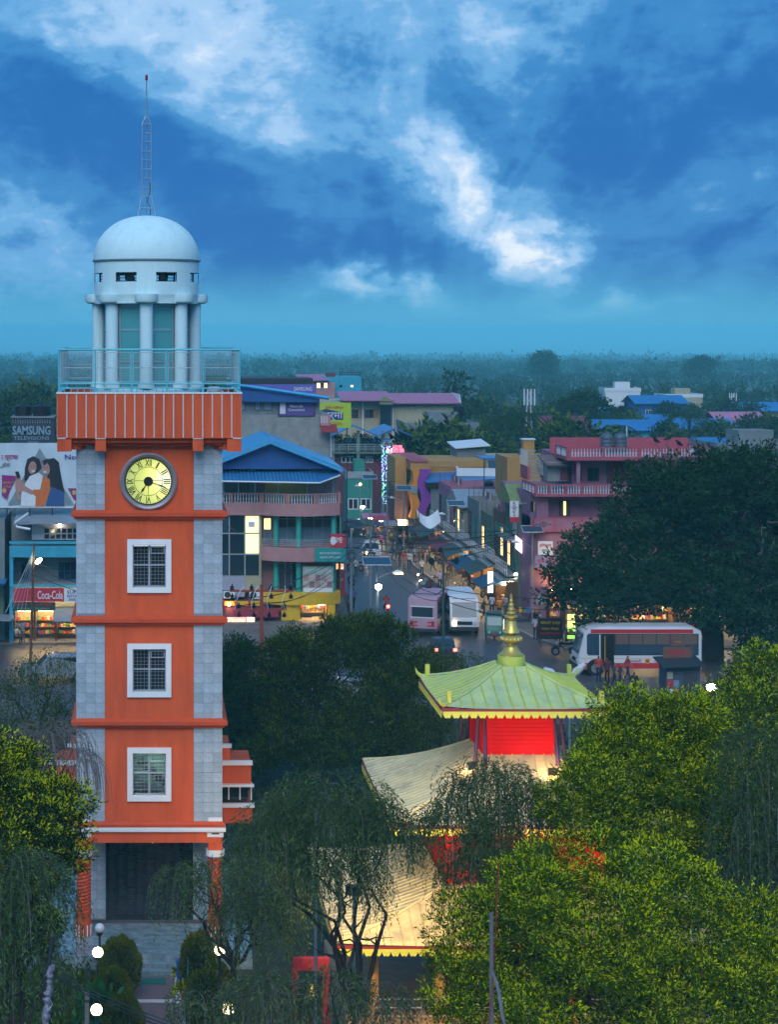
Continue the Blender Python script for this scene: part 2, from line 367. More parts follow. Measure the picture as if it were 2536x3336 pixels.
# windows
M_GRILL = mat('grey_window_bars', (0.60, 0.66, 0.74), 0.5, 0.05)
M_ALU = mat('grey_aluminium', (0.36, 0.40, 0.45), 0.4, 0.05)
stair_m = mat('stair_dark', (0.03, 0.035, 0.04), 0.7, 0)
for n, (z0, z1) in enumerate(wins):
    w = node('window', T, (0, fy, 0))
    fr = MB(); t = .19
    for bx in ((-wx, wx, -.05, .10, z0, z0 + t), (-wx, wx, -.05, .10, z1 - t, z1), (-wx, -wx + t, -.05, .10, z0 + t, z1 - t), (wx - t, wx, -.05, .10, z0 + t, z1 - t)): fr.box(*bx)
    fr.build('window_frame', M_WHITE, w)
    a, b, c = -wx + t, z0 + t, z1 - t; zm = (b + c) / 2 + .02
    sash = MB()
    for bx in ((a, -a, .14, .18, b, b + .04), (a, -a, .14, .18, c - .04, c), (a, a + .04, .14, .18, b + .04, c - .04), (-a - .04, -a, .14, .18, b + .04, c - .04), (-.03, .03, .13, .18, b + .04, c - .04)): sash.box(*bx)
    sash.build('sash', M_ALU, w)
    B('transom', M_ALU, w, (a + .04, -.03, .135, .175, zm - .025, zm + .025), (.03, -a - .04, .135, .175, zm - .025, zm + .025))
    # top hung vent
    v0, v1 = c - .33, c - .08
    vt = MB()
    for bx in ((.05, -a - .05, .09, .13, v0, v0 + .03), (.05, -a - .05, .09, .13, v1 - .03, v1), (.05, .08, .09, .13, v0 + .03, v1 - .03), (-a - .08, -a - .05, .09, .13, v0 + .03, v1 - .03)): vt.box(*bx)
    vt.build('vent_sash', M_ALU, w)
    for x0, x1, zz0, zz1 in ((a + .04, -.03, b + .04, zm - .025), (.03, -a - .04, b + .04, zm - .025), (a + .04, -.03, zm + .025, c - .04), (.03, -a - .04, zm + .025, c - .04)):
        B('pane', M_GLASS_T, w, (x0, x1, .15, .156, zz0, zz1))
    x = a + .04
    while x < -a:
        B('grille_bar', M_GRILL, w, (x - .0055, x + .0055, .205, .216, b, c)); x += .125
    z = b + .05
    while z < c:
        B('grille_bar', M_GRILL, w, (a, -a, .190, .201, z - .0055, z + .0055)); z += .125
    # stair flight seen through the glass
    st = MB(); sg = 1 if n % 2 else -1
    for k in range(10):
        st.cbox((sg * (-1.0 + k * .22), 1.6, b - .3 + k * .2), (.26, .9, .10))
    st.build('stair_flight', stair_m, w)
# a strip lamp lights the lowest landing, weaker ones above
for (z, s, c) in ((tz(2455), 34, (0.70, 1.0, 0.85)), (tz(2120), 1.6, (0.8, 0.9, 1.0)), (tz(1785), 1.2, (0.8, 0.9, 1.0))):
    B('strip_lamp', glow('strip_lamp_%d' % int(z), c, s), T, (-.6, .6, -1.55, -1.45, z - .05, z + .03))
# clock
CK = node('clock', T, (tx(483), fy, tz(1568)))
def ydisc(mb, r, y0, y1, n=48): return mb.prism([(r * math.cos(2 * math.pi * k / n), r * math.sin(2 * math.pi * k / n)) for k in range(n)], y0, y1)
M_RIM = mat('clock_rim_grey', (0.30, 0.27, 0.30), 0.4, 0.15, 3, metal=0.3)
mb = MB(); nseg = 64; prof = [(.83, .03), (.85, -.03), (.90, -.075), (.96, -.10), (1.01, -.07), (1.025, .03)]
for r, y in prof:
    for k in range(nseg): mb.v.append((r * math.cos(2 * math.pi * k / nseg), y, r * math.sin(2 * math.pi * k / nseg)))
for i in range(len(prof) - 1):
    for k in range(nseg): k2 = (k + 1) % nseg; mb.f.append((i * nseg + k, i * nseg + k2, (i + 1) * nseg + k2, (i + 1) * nseg + k))
mb.build('clock_rim', M_RIM, CK, smooth=True)
M_DIAL = bpy.data.materials.new('backlit_dial'); M_DIAL.use_nodes = True
_N, _L = M_DIAL.node_tree.nodes, M_DIAL.node_tree.links; _b = _N['Principled BSDF']; _b.inputs['Base Color'].default_value = (.6, .6, .25, 1)
_t = _N.new('ShaderNodeTexCoord'); _mp = _N.new('ShaderNodeMapping'); _mp.inputs['Location'].default_value = (-.42, 0, -.06)   # painted backlight falloff, brightest over the right half
_L.new(_t.outputs['Object'], _mp.inputs[0]); _g = _N.new('ShaderNodeTexGradient'); _g.gradient_type = 'SPHERICAL'; _mp.inputs['Scale'].default_value = (.72, .72, .72); _L.new(_mp.outputs[0], _g.inputs[0])
_r = _N.new('ShaderNodeValToRGB'); _L.new(_g.outputs[0], _r.inputs[0])
for i, (p, c) in enumerate([(0.0, (.16, .19, .003)), (.36, (.44, .48, .012)), (.66, (.85, .86, .16)), (.93, (1.0, 1.0, .75))]):
    e = _r.color_ramp.elements[i] if i < 2 else _r.color_ramp.elements.new(p); e.position = p; e.color = (*c, 1)
_L.new(_r.outputs[0], _b.inputs['Emission Color']); _b.inputs['Emission Strength'].default_value = 0.56
ydisc(MB(), .84, -.012, .02).build('dial', M_DIAL, CK)
def ringy(r0, r1, y0, y1, n=64):
    mb = MB()
    for k in range(n):
        a, b = 2 * math.pi * k / n, 2 * math.pi * (k + 1) / n
        q = [(r * math.cos(h), y, r * math.sin(h)) for y in (y0, y1) for h, r in ((a, r0), (b, r0), (b, r1), (a, r1))]
        mb.add(q, [(0, 1, 2, 3), (7, 6, 5, 4), (0, 4, 5, 1), (3, 2, 6, 7)])
    return mb
ringy(.50, .515, -.022, -.013).build('chapter_ring', M_BLACK, CK)
mb = MB()
for k in range(60):
    h = 2 * math.pi * k / 60; mb.cbox((.80 * math.cos(h), -.018, .80 * math.sin(h)), (.035, .008, .035))
mb.build('minute_track', M_BLACK, CK)
ringy(.805, .842, -.024, -.014).build('outer_ring', M_BLACK, CK)
for k, s in enumerate(['XII', 'I', 'II', 'III', 'IIII', 'V', 'VI', 'VII', 'VIII', 'IX', 'X', 'XI']):
    h = math.pi / 2 - 2 * math.pi * k / 12
    me = text_mesh(s, .23, min(sum({'I': .055, 'V': .11, 'X': .12}[c] for c in s), .27), .006, bold=.016); me.materials.clear(); me.materials.append(M_BLACK)
    put('numeral', me, CK, (.655 * math.cos(h), -.02, .655 * math.sin(h)), rot=(R(90), 2 * math.pi * k / 12, 0))
def hand(name, ang, length, w):
    d = Vector((math.sin(ang), math.cos(ang))); p = Vector((d.y, -d.x))
    pts = [d * -.1 + p * w, d * .5 * length + p * w * .8, d * .72 * length + p * w * 1.9, d * length, d * .72 * length - p * w * 1.9, d * .5 * length - p * w * .8, d * -.1 - p * w]
    MB().prism([(q.x, q.y) for q in pts], -.05, -.035).build(name, M_BLACK, CK)
hand('hour_hand', R(213), .50, .022); hand('minute_hand', R(109), .68, .016)
ydisc(MB(), .165, -.075, -.03, 32).build('hand_boss', M_BLACK, CK)
B('backlight_frame', mat('dial_bars', (.35, .36, .12), .6, 0), CK, (-.50, .50, -.0135, -.0125, .012, .035), (-.012, .012, -.0135, -.0125, -.50, -.1))
# platform with ribbed parapet
PD = 0.65; PH = 3.235
Pn = node('parapet', T, (0, 0, 0)); p0, p1 = 18.15, 19.71
B('deck', mat('deck_screed', (.30, .36, .38), .8, .15), Pn, (-PH + .12, PH - .12, -PH + .12, PH - .12, p0, p0 + .3))
for nm, bx in (('front', (-PH, PH, -PH, -PH + .12, p0, p1)), ('back', (-PH, PH, PH - .12, PH, p0, p1)), ('left', (-PH, -PH + .12, -PH + .12, PH - .12, p0, p1)), ('right', (PH - .12, PH, -PH + .12, PH - .12, p0, p1))):
    B('parapet_wall', M_ORANGE, Pn, bx)
ring('coping', [(-.13, p1), (.03, p1), (.03, p1 + .05), (-.13, p1 + .05)], M_WHITE, PH, Pn)
M_STRIP = mat('white_rib_paint', (.62, .55, .56), .6, .08)
strip_me = MB().box(-.022, .022, -.03, 0, p0 + .02, p1 - .02).mesh('rib', M_STRIP)
for k in range(18):
    x = -PH + (k + 1) * 2 * PH / 19
    put('rib', strip_me, Pn, (x, -PH, 0)); put('rib', strip_me, Pn, (PH, x, 0), R(90)); put('rib', strip_me, Pn, (-PH, x, 0), R(-90))
MB().box(-PH, -PH + .3, -PH - .03, -PH, p0 - .03, p0 + .02).box(PH - .3, PH, -PH - .03, -PH, p0 - .03, p0 + .02).box(-1.9, -1.53, -PH - .03, -PH, p0 - .03, p0 + .0).box(1.53, 1.9, -PH - .03, -PH, p0 - .03, p0 + .0).build('rib', M_STRIP, Pn)
for x in (-1.71, 1.71):      # bracket beams carrying the overhang
    B('bracket_beam', M_ORANGE, Pn, (x - .19, x + .19, -PH + .004, -TW - .02, 17.70, p0 - .031))
    B('bracket_beam', M_ORANGE, Pn, (x - .19, x + .19, TW + .02, PH - .004, 17.70, p0 - .031))
for sx_ in (-1, 1):
    for y in (-1.71, 1.71):
        a, b = sorted((sx_ * (TW + .02), sx_ * (PH - .004))); B('bracket_beam', M_ORANGE, Pn, (a, b, y - .19, y + .19, 17.70, p0 - .031))
    for sy_ in (-1, 1):          # diagonal corner beams with a square nose
        cx, cy2 = sx_ * (PH - .25), sy_ * (PH - .25)
        mb = MB().cbox((cx, cy2, 17.90), (.5, .5, .44))
        mb.cbox((sx_ * (TW - .1), sy_ * (TW - .1), 17.92), (1.0, .42, .38), R(45) * sx_ * sy_)
        mb.build('corner_beam', M_ORANGE, Pn)
ring('soffit_step', [(-.2, 17.86), (.25, 17.86), (.25, 17.98), (.45, 17.98), (.45, p0 - .002), (-.2, p0 - .002)], M_ORANGE_TRIM, TW, Pn)
# railing
Rn = node('railing', T, (0, 0, p1 + .05)); RH = 1.50; q = PH - .06
def rail(a, b, r=.03, name='rail'): MB().tube(a, b, r, 8).build(name, M_CYAN, Rn)
for z in (RH, .30, .14):
    for a, b in (((-q, -q), (q, -q)), ((q, -q), (q, q)), ((q, q), (-q, q)), ((-q, q), (-q, -q))): rail((*a, z), (*b, z), .035 if z == RH else .024)
M_WIRE = mat('pale_wire_mesh', (.40, .52, .56), .5, 0)
def mesh_panel(x0, x1, along, off):
    def P(a, z): return (a, off, z) if along == 'x' else (off, a, z)
    fr = MB()
    for (a0, z0), (a1, z1) in (((x0, .36), (x1, .36)), ((x1, .36), (x1, RH - .1)), ((x1, RH - .1), (x0, RH - .1)), ((x0, RH - .1), (x0, .36)), ((x0, .86), (x1, .86))):
        fr.tube(P(a0, z0), P(a1, z1), .014, 5)
    pn = fr.build('mesh_panel', M_WIRE, Rn)
    w = MB(); n = 22
    for k in range(1, n):
        a = x0 + (x1 - x0) * k / n; w.tube(P(a, .36), P(a, RH - .1), .003, 3)
    for k in range(1, 18):
        z = .36 + (RH - .46) * k / 18; w.tube(P(x0, z), P(x1, z), .003, 3)
    tag(w.build('wire_grid', M_WIRE, pn), None, kind='stuff')
posts = [-q, -q + 1.28, -q + 2.56, q - 2.56, q - 1.28, q]
for k, x in enumerate(posts):
    for y in (-q, q):
        rail((x, y, 0), (x, y, RH), .032, 'post')
    if 0 < k < 5:
        for y in (-q, q): rail((y, x, 0), (y, x, RH), .032, 'post')
for a, b in zip(posts[:-1], posts[1:]):
    mesh_panel(a + .06, b - .06, 'x', -q); mesh_panel(a + .06, b - .06, 'x', q); mesh_panel(a + .06, b - .06, 'y', q); mesh_panel(a + .06, b - .06, 'y', -q)
x = -q + .2
while x < q:
    rail((x, -q, 0), (x, -q, .14), .015, 'baluster'); x += .23
# lantern storey: eight columns, glazing between, drum with louvred slots, dome
LZ = p0 + .3
Ln = node('lantern', T, (PX(477, FT + TW) - PX(486, FT), 0, 0)); rc = 1.76
B('plinth_ring', M_PALE, Ln)
MB().lathe([(2.0, LZ), (2.0, LZ + 1.35), (1.9, LZ + 1.4), (1.55, LZ + 1.4)], 32).build('plinth_ring', M_PALE, Ln, smooth=True)
col_me = MB().lathe([(.30, LZ + 1.4), (.30, LZ + 1.55), (.235, LZ + 1.6), (.235, 22.92)], 20).mesh('column', M_PALE, True)
cap_me = MB().lathe([(.28, 22.90), (.40, 22.95), (.43, 23.02), (.43, 23.24), (.30, 23.25)], 16).mesh('capital', M_PALE, True)
NC = 8
for k in range(NC):
    h = R(-90) + 2 * math.pi * k / NC
    put('column', col_me, Ln, (rc * math.cos(h), rc * math.sin(h), 0)); put('capital', cap_me, Ln, (rc * 1.04 * math.cos(h), rc * 1.04 * math.sin(h), 0), h)
    # glazing in the bay to the next column
    h2 = h + 2 * math.pi / NC; rg = rc - .12
    a = Vector((rg * math.cos(h), rg * math.sin(h), 0)); b = Vector((rg * math.cos(h2), rg * math.sin(h2), 0)); d = (b - a).normalized(); a = a + d * .2; b = b - d * .2
    c = (a + b) / 2; L_ = (b - a).length; rz = math.atan2(d.y, d.x)
    gl = node('window', Ln, (c.x, c.y, 0), rz); zz = [LZ + 1.41, LZ + 2.35, 21.95, 22.88]
    fr = MB()
    for zq in (zz[0] + .03, zz[1], zz[2], zz[3] - .03): fr.box(-L_ / 2, L_ / 2, -.03, .03, zq - .03, zq + .03)
    for xq in (-L_ / 2 + .03, L_ / 2 - .03): fr.box(xq - .03, xq + .03, -.028, .028, zz[0], zz[3])
    fr.build('window_frame', M_STEEL, gl)
    for z0, z1 in zip(zz[:-1], zz[1:]): B('pane', M_TEALGLASS, gl, (-L_ / 2 + .06, L_ / 2 - .06, -.004, .004, z0 + .04, z1 - .04))
MB().lathe([(1.50, 22.90), (1.92, 22.90), (1.92, 23.16), (1.94, 23.20), (1.94, 23.24), (1.5, 23.24)], 48).build('entablature', M_PALE, Ln, smooth=True)
dr = MB(); sl0, sl1 = 23.68, 24.02
dr.lathe([(1.62, 23.241), (1.93, 23.241), (1.93, sl0), (1.62, sl0)], 48); dr.lathe([(1.62, sl1), (1.93, sl1), (1.93, 24.44), (1.62, 24.44)], 48)
for k in range(NC):
    h = R(-90) + 2 * math.pi * k / NC; w_ = R(10.5) if k % 1 == 0 else R(12)
    dr.lathe([(1.62, sl0 + .001), (1.928, sl0 + .001), (1.928, sl1 - .001), (1.62, sl1 - .001)], 4, (0, 0, 0), h - w_, h + w_)
dr.build('drum', M_PALE, Ln, smooth=True)
horn_me = MB().path([(0, 0, 0), (0, -.15, 0), (0, -.3, 0)], [.06, .12, .19], 12).mesh('horn_speaker', M_DARK, True)
for k in range(NC):
    h = R(-90) + 2 * math.pi * (k + .5) / NC
    fr = MB(); w_ = .42
    for bx in ((-w_, w_, -.02, .02, sl0 + .0, sl0 + .03), (-w_, w_, -.02, .02, sl1 - .03, sl1), (-w_, -w_ + .03, -.02, .02, sl0 + .03, sl1 - .03), (w_ - .03, w_, -.02, .02, sl0 + .03, sl1 - .03), (-w_ + .03, w_ - .03, -.01, .01, sl0 + .12, sl0 + .135), (-w_ + .03, w_ - .03, -.01, .01, sl0 + .22, sl0 + .235)): fr.box(*bx)
    fr.build('slot_grille', M_DARK, Ln, (1.68 * math.cos(h), 1.68 * math.sin(h), 0), h + R(90))
    put('horn_speaker', horn_me, Ln, (1.30 * math.cos(h), 1.30 * math.sin(h), 23.85), h + R(90))
MB().lathe([(1.98, 24.44), (1.99, 24.47), (1.99, 24.50), (1.93, 24.51), (1.6, 24.51)], 48).build('drip_moulding', M_STEEL, Ln, smooth=True)
dome = [(1.96 * math.cos(a) ** .92 if a < math.pi / 2 - .01 else 1e-4, 24.50 + 1.64 * math.sin(a) ** 1.0) for a in [math.pi / 2 * k / 20 for k in range(21)]]
MB().lathe(dome, 64).build('dome', M_PALE, Ln, smooth=True)
# lattice mast
Mn = node('mast', T, (PX(477, FT + TW) - PX(486, FT), 0, 26.05)); zq = PZ(640, FT + TW) - 26.05; zr = PZ(405, FT + TW) - 26.05
legs = []
for k in range(3):
    h = R(-90) + 2 * math.pi * k / 3 + R(60); b = (.40 * math.cos(h), .40 * math.sin(h), -.04); m_ = (.205 * math.cos(h), .205 * math.sin(h), zq); t_ = (.19 * math.cos(h), .19 * math.sin(h), zr)
    legs.append((b, m_, t_)); MB().path([b, m_, t_], .017, 6).build('mast_leg', M_STEEL, Mn)
    MB().cbox((b[0], b[1], 0), (.16, .16, .03), h).build('foot_plate', M_STEEL, Mn)
    MB().path([t_, (t_[0] * .35, t_[1] * .35, zr + .25), (0, 0, zr + .35)], .008, 4).build('guy', M_STEEL, Mn)
for k in range(11):
    f = k / 9.0
    if k < 9: pr = [(l[1][0] + (l[2][0] - l[1][0]) * k / 8, l[1][1] + (l[2][1] - l[1][1]) * k / 8, zq + (zr - zq) * k / 8) for l in legs]
    elif k == 9: pr = [tuple(l[0][i] + (l[1][i] - l[0][i]) * .48 for i in range(3)) for l in legs]
    else: continue
    mb = MB()
    for i in range(3): mb.tube(pr[i], pr[(i + 1) % 3], .013, 5)
    mb.build('rung', M_STEEL, Mn)
MB().path([(.12, -.1, 0), (.16, -.12, .35), (.03, -.1, .6), (.14, -.12, 1.0), (.12, -.1, 1.3)], .014, 5).build('mast_cable', M_BLACK, Mn)
MB().path([(0, 0, zr - .05), (0, 0, PZ(262, FT + TW) - 26.05)], [.032, .022], 8).build('rod', M_STEEL, Mn)
MB().lathe([(.03, 0), (.05, .03), (.05, .17), (.035, .21), (.001, .22)], 10, (0, 0, PZ(262, FT + TW) - 26.05)).build('beacon', mat('red_beacon', (.25, .02, .02), .3, 0), Mn)
# porch under the shaft: beam ring, corner blocks, twisted columns, recessed core with black granite
TER = 0.45
Bn = node('porch', T, (0, 0, 0)); z0 = 3.80
for bx in ((-TW - .02, TW + .02, -TW - .02, -TW + .5, z0, zb - .27), (-TW - .02, TW + .02, TW - .5, TW + .02, z0, zb - .27)): B('beam', M_ORANGE, Bn, bx)
for s_ in (-1, 1):
    a, b = sorted((s_ * (TW + .02), s_ * (TW - .5))); B('beam', M_ORANGE, Bn, (a, b, -TW + .501, TW - .501, z0, zb - .27))
B('porch_soffit', mat('soffit_white', (.5, .5, .5), .8, .1), Bn, (-TW + .5, TW - .5, -TW + .5, TW - .5, z0 + .2, z0 + .3))
ring('white_band', [(-.3, zb - .27), (.10, zb - .27), (.12, zb - .25), (.12, zb - .14), (.06, zb - .101), (-.3, zb - .101)], M_WHITE, TW, Bn)
for sx_ in (-1, 1):
    for sy_ in (-1, 1):
        cx, cy2 = sx_ * (TW - .25), sy_ * (TW - .25)
        blk = MB()
        for (a, z_) in ():
            pass
        hw0, hw1 = .29, .25
        zz = [(hw0, zb - .46), (hw0, zb - .20), (hw1, zb + .12), (hw1, zb + .22)]
        for a, z_ in zz: blk.v += [(cx - a, cy2 - a, z_), (cx + a, cy2 - a, z_), (cx + a, cy2 + a, z_), (cx - a, cy2 + a, z_)]
        for i in range(3):
            for k in range(4): k2 = (k + 1) % 4; blk.f.append((i * 4 + k, i * 4 + k2, (i + 1) * 4 + k2, (i + 1) * 4 + k))
        blk.f += [(3, 2, 1, 0), (12, 13, 14, 15)]
        bk = blk.build('corner_block', M_WHITE, Bn)
        B('slot', M_DARK, bk, (cx - .13, cx + .13, cy2 - hw0 - .004, cy2 - hw0 + .05, zb - .36, zb - .31))
        cn = node('twisted_column', Bn, (cx, cy2 - sy_ * 0 , 0))
        B('pier_cap', M_ORANGE, cn, (-.25, .25, -.25, .25, z0 - .28, zb - .465))
        MB().lathe([(.25, z0 - .56), (.33, z0 - .50), (.34, z0 - .30), (.34, z0 - .281)], 24).build('column_capital', M_WHITE, cn, smooth=True)
        sh = MB(); zs0, zs1, nz, na = TER + .85, z0 - .56, 110, 28
        for i in range(nz + 1):
            z_ = zs0 + (zs1 - zs0) * i / nz
            for k in range(na):
                h = 2 * math.pi * k / na; r_ = .25 + .022 * math.sin(3 * h - (z_ - zs0) * 50)
                sh.v.append((r_ * math.cos(h), r_ * math.sin(h), z_))
        for i in range(nz):
            for k in range(na): k2 = (k + 1) % na; sh.f.append((i * na + k, i * na + k2, (i + 1) * na + k2, (i + 1) * na + k))
        sh.build('shaft', M_ORANGE_TRIM, cn, smooth=True)
        MB().lathe([(.29, TER + .45), (.29, TER + .47), (.265, TER + .52), (.265, TER + .76), (.285, TER + .80), (.285, TER + .86), (.24, TER + .88)], 24).build('base_ring', M_ORANGE_TRIM, cn, smooth=True)
        MB().lathe([(.29, TER), (.29, TER + .45)], 12).build('base', M_ORANGE_TRIM, cn)
        for k in range(12):
            h = 2 * math.pi * (k + .5) / 12 + math.pi / 12
            MB().cbox((0, 0, TER + .22), (.02, .035, .40)).build('rib', M_WHITE, cn, (.292 * math.cos(h), .292 * math.sin(h), 0), h)
cw, cd = 2.25, -TW + 1.7
B('core', M_GROUT, T, (-cw + .03, cw - .03, cd + .03, TW - .6, TER, z0 + .2))
B('name_wall', M_GRANITE, T, (-pw, pw, cd - .06, cd + .03, TER + .12, z0 + .15))
M_INSC = mat('incised_letters', (.03, .034, .04), .6, 0.3)
ins = MB()
for cidx in range(9):
    x = -pw + .12 + cidx * .34; z = z0 - .02
    while z > TER + .3:
        if random.random() > .08: ins.box(x, x + random.uniform(.12, .27), cd - .063, cd - .058, z, z + .022)
        z -= .06
tag(ins.build('inscription', M_INSC, T), None, kind='stuff')
for sx_ in (-1, 1):
    z = TER + .12 + th_ / 2
    while z < z0:
        for k in range(2):
            put('tile', tile_me[0], T, (sx_ * (pw + tw_ * (k + .5) + .006), cd - .012, z))
        z += th_
B('skirting', mat('dark_marble', (.10, .08, .09), .25, .3, 4), T, (-cw, cw, cd - .09, cd - .062, TER, TER + .12))
MB().ball((0, 0, 0), .05, 10, 6).build('camera_dome', M_WHITE, T, (.12, -TW + .3, z0 - .06))
# side galleries joined to the first floor (orange walls with white copings)
for sx_ in (-1, 1):
    gn = node('gallery', T, (sx_ * TW, 0, 0)); a = 2.2
    def G(nm, m, x0, x1, y0, y1, z0_, z1_):
        q0, q1 = sorted((sx_ * x0, sx_ * x1)); B(nm, m, gn, (q0, q1, y0, y1, z0_, z1_))
    yy = .9
    G('gallery_wall', M_ORANGE, .05, 1.25, yy, yy + 2.6, 3.6, 4.2); G('coping', M_WHITE, .05, 1.32, yy - .1, yy + .1, 4.2, 4.34)
    G('gallery_wall', M_ORANGE, .05, 1.2, yy + .1, yy + 2.6, 5.05, 5.75); G('coping', M_WHITE, .05, 1.25, yy, yy + .22, 5.75, 5.90)
    G('gallery_wall', M_ORANGE, .05, .42, yy + .25, yy + 2.5, 5.80, 6.35); G('coping', M_WHITE, .05, .48, yy + .2, yy + .45, 6.35, 6.47)
    G('glazing', M_GLASS_D, .06, 1.1, yy + .4, yy + 2.4, 4.38, 5.05)
    for k in range(3): G('mullion', M_WHITE, .35 + k * .42, .40 + k * .42, yy + .34, yy + .39, 4.38, 5.05)
    G('slab_edge', M_WHITE, .05, 1.3, yy - .08, yy + .1, 4.96, 5.049)
# raised marble terrace with two steps
TERR = tag(B('terrace', M_MARBLE, None, (-9.5, 3.4, 66.9, 78.0, 0.0, TER)), 'grey marble terrace under the clock tower', None, None, 'structure')
B('step', M_MARBLE, TERR, (-.95, .95, 66.25, 66.9, 0.0, .15)); B('step', M_MARBLE, TERR, (-.95, .95, 66.55, 66.899, .15, .30))
# ================================================================== ground, roads, park
M_GROUND = mat('dark_earth', (0.045, 0.05, 0.035), 0.95, 0.4, 0.4, bump=0.3, bscale=3)
M_ASPH = mat('asphalt', (0.042, 0.046, 0.058), 0.42, 0.35, 1.2, bump=0.25, bscale=30, stain=0.5, stain_col=(0.11, 0.105, 0.10), spec=0.5)
M_PAVE = mat('dusty_pavement', (0.14, 0.125, 0.12), 0.85, 0.3, 0.8, bump=0.3, bscale=8, stain=0.6, stain_col=(0.05, 0.05, 0.05))
M_KERB = mat('kerb_concrete', (0.25, 0.25, 0.25), 0.85, 0.25, 3)
mb = MB(); SLOPE0, SLOPE = 430.0, 0.0145            # flat under the town, then falling gently toward the plain
def ground_z(D): return -0.02 - max(0.0, min(D, 6000.0) - SLOPE0) * SLOPE
for y_ in (-300, 430, 1500, 6000, 20000): w_ = 3500 + y_ * .5; mb.v += [(-w_, y_, ground_z(y_)), (w_, y_, ground_z(y_))]
mb.f += [(2 * i, 2 * i + 1, 2 * i + 3, 2 * i + 2) for i in range(4)]
tag(mb.build('ground', M_GROUND), 'dark earth and grass plain under the town', None, None, 'structure')
def sheet(name, poly, z, m, label):
    mb = MB(); mb.add([(x, y, z) for x, y in poly], [tuple(range(len(poly)))])
    return tag(mb.build(name, m), label, None, None, 'structure')
ROAD = sheet('road', [(-60, 112), (-60, 134), (8, 136), (15.2, 146), (16.2, 165), (20.2, 205), (23.0, 240), (23.5, 300), (28.5, 300), (27.5, 240), (25.6, 205), (24.2, 180), (24.8, 158), (26.2, 146), (29, 138), (60, 136), (110, 138), (110, 112), (30, 108), (10, 109)], 0.0, M_ASPH, 'wet looking asphalt junction and the street leading away')
# right hand pavement with a kerb that runs along the street and turns the corner
PAV = tag(MB().slab([(24.2, 180), (24.8, 158), (26.2, 146), (27.0, 138.5), (28.2, 134.6), (31, 133.6), (60, 133.4), (60, 145), (28.6, 145), (27.9, 205), (28.4, 240), (27.6, 240), (25.7, 205)][::-1], -.02, .12).build('pavement', M_PAVE), 'dusty pavement on the shop side of the street', None, None, 'structure')
kp = [(28.4, 240), (25.65, 205), (24.15, 180), (24.75, 158), (26.15, 146), (26.95, 138.5), (28.15, 134.55), (31, 133.55), (60, 133.35)]
kerb_me = None
for (x0, y0), (x1, y1) in zip(kp[:-1], kp[1:]):
    L_ = math.hypot(x1 - x0, y1 - y0); n = max(1, int(L_ / 2.0)); rz = math.atan2(y1 - y0, x1 - x0)
    for k in range(n):
        f = (k + .5) / n; MB().cbox((0, 0, .06), (L_ / n - .03, .18, .15)).build('kerb_stone', M_KERB, PAV, (x0 + (x1 - x0) * f, y0 + (y1 - y0) * f, 0), rz)
PAV2 = tag(MB().slab([(-60, 134.2), (7.8, 136.2), (14.8, 146.2), (15.8, 165), (19.8, 205), (14, 205), (14, 165), (12, 147.5), (-60, 147)], -.02, .12).build('pavement', M_PAVE), 'pavement in front of the shops on the tower side', None, None, 'structure')
# brick garden path to the terrace
M_BRICKPATH = mat('brick_paving', (0.20, 0.13, 0.13), 0.7, 0.2, 3)
_N, _L = M_BRICKPATH.node_tree.nodes, M_BRICKPATH.node_tree.links
_bt = _N.new('ShaderNodeTexBrick'); _bt.inputs['Color1'].default_value = (.23, .14, .14, 1); _bt.inputs['Color2'].default_value = (.16, .12, .14, 1); _bt.inputs['Mortar'].default_value = (.09, .09, .10, 1)
_bt.inputs['Scale'].default_value = 1.0; _bt.inputs['Brick Width'].default_value = .2; _bt.inputs['Row Height'].default_value = .1; _bt.inputs['Mortar Size'].default_value = .008
_tc = _N.new('ShaderNodeTexCoord'); _L.new(_tc.outputs['Object'], _bt.inputs['Vector']); _L.new(_bt.outputs[0], _N['Principled BSDF'].inputs['Base Color'])
PATH = sheet('path', [(-.85, 40), (.85, 40), (.85, 66.25), (-.85, 66.25)], 0.004, M_BRICKPATH, 'brick paved garden path to the terrace steps')
for x in (-.93, .93): B('path_edging', M_KERB, PATH, (x - .08, x + .08, 40, 66.2, 0, .12))
B('cross_kerb', mat('white_kerb', (.55, .55, .58), .7, .1), PATH, (-.849, .849, GD(3262) - .14, GD(3262) + .1, .005, .03))
tag(B('door_mat', mat('green_mat', (.02, .14, .10), .9, .2, 20), None, (-.42, .42, 65.35, 65.95, .008, .03)), 'green mat at the foot of the terrace steps', 'mat')
M_LAWN = mat('park_ground', (0.025, 0.035, 0.015), 0.95, 0.5, 1.5, bump=0.4)
sheet('lawn', [(-40, 38), (-1.02, 38), (-1.02, 66.2), (-9.6, 66.2), (-9.6, 104), (-40, 104)], 0.003, M_LAWN, 'dark planted ground on the near side of the tower')
sheet('lawn', [(1.02, 38), (40, 38), (40, 104), (3.5, 104), (3.5, 66.2), (1.02, 66.2)], 0.003, M_LAWN, 'dark planted ground round the temple')
# haze: one closed box of even air
M_HAZE = bpy.data.materials.new('haze_air'); M_HAZE.use_nodes = True
_N, _L = M_HAZE.node_tree.nodes, M_HAZE.node_tree.links; _N.clear()
_v = _N.new('ShaderNodeVolumePrincipled'); _o = _N.new('ShaderNodeOutputMaterial'); _L.new(_v.outputs[0], _o.inputs['Volume'])
_v.inputs['Color'].default_value = (0.22, 0.80, 1.0, 1); _v.inputs['Density'].default_value = 0.0003; _v.inputs['Anisotropy'].default_value = -0.55
HAZE = tag(MB().box(-14000, 14000, -400, 20100, -82.5, 34.0).build('haze', M_HAZE), 'blue evening haze over the town', None, None, 'stuff')
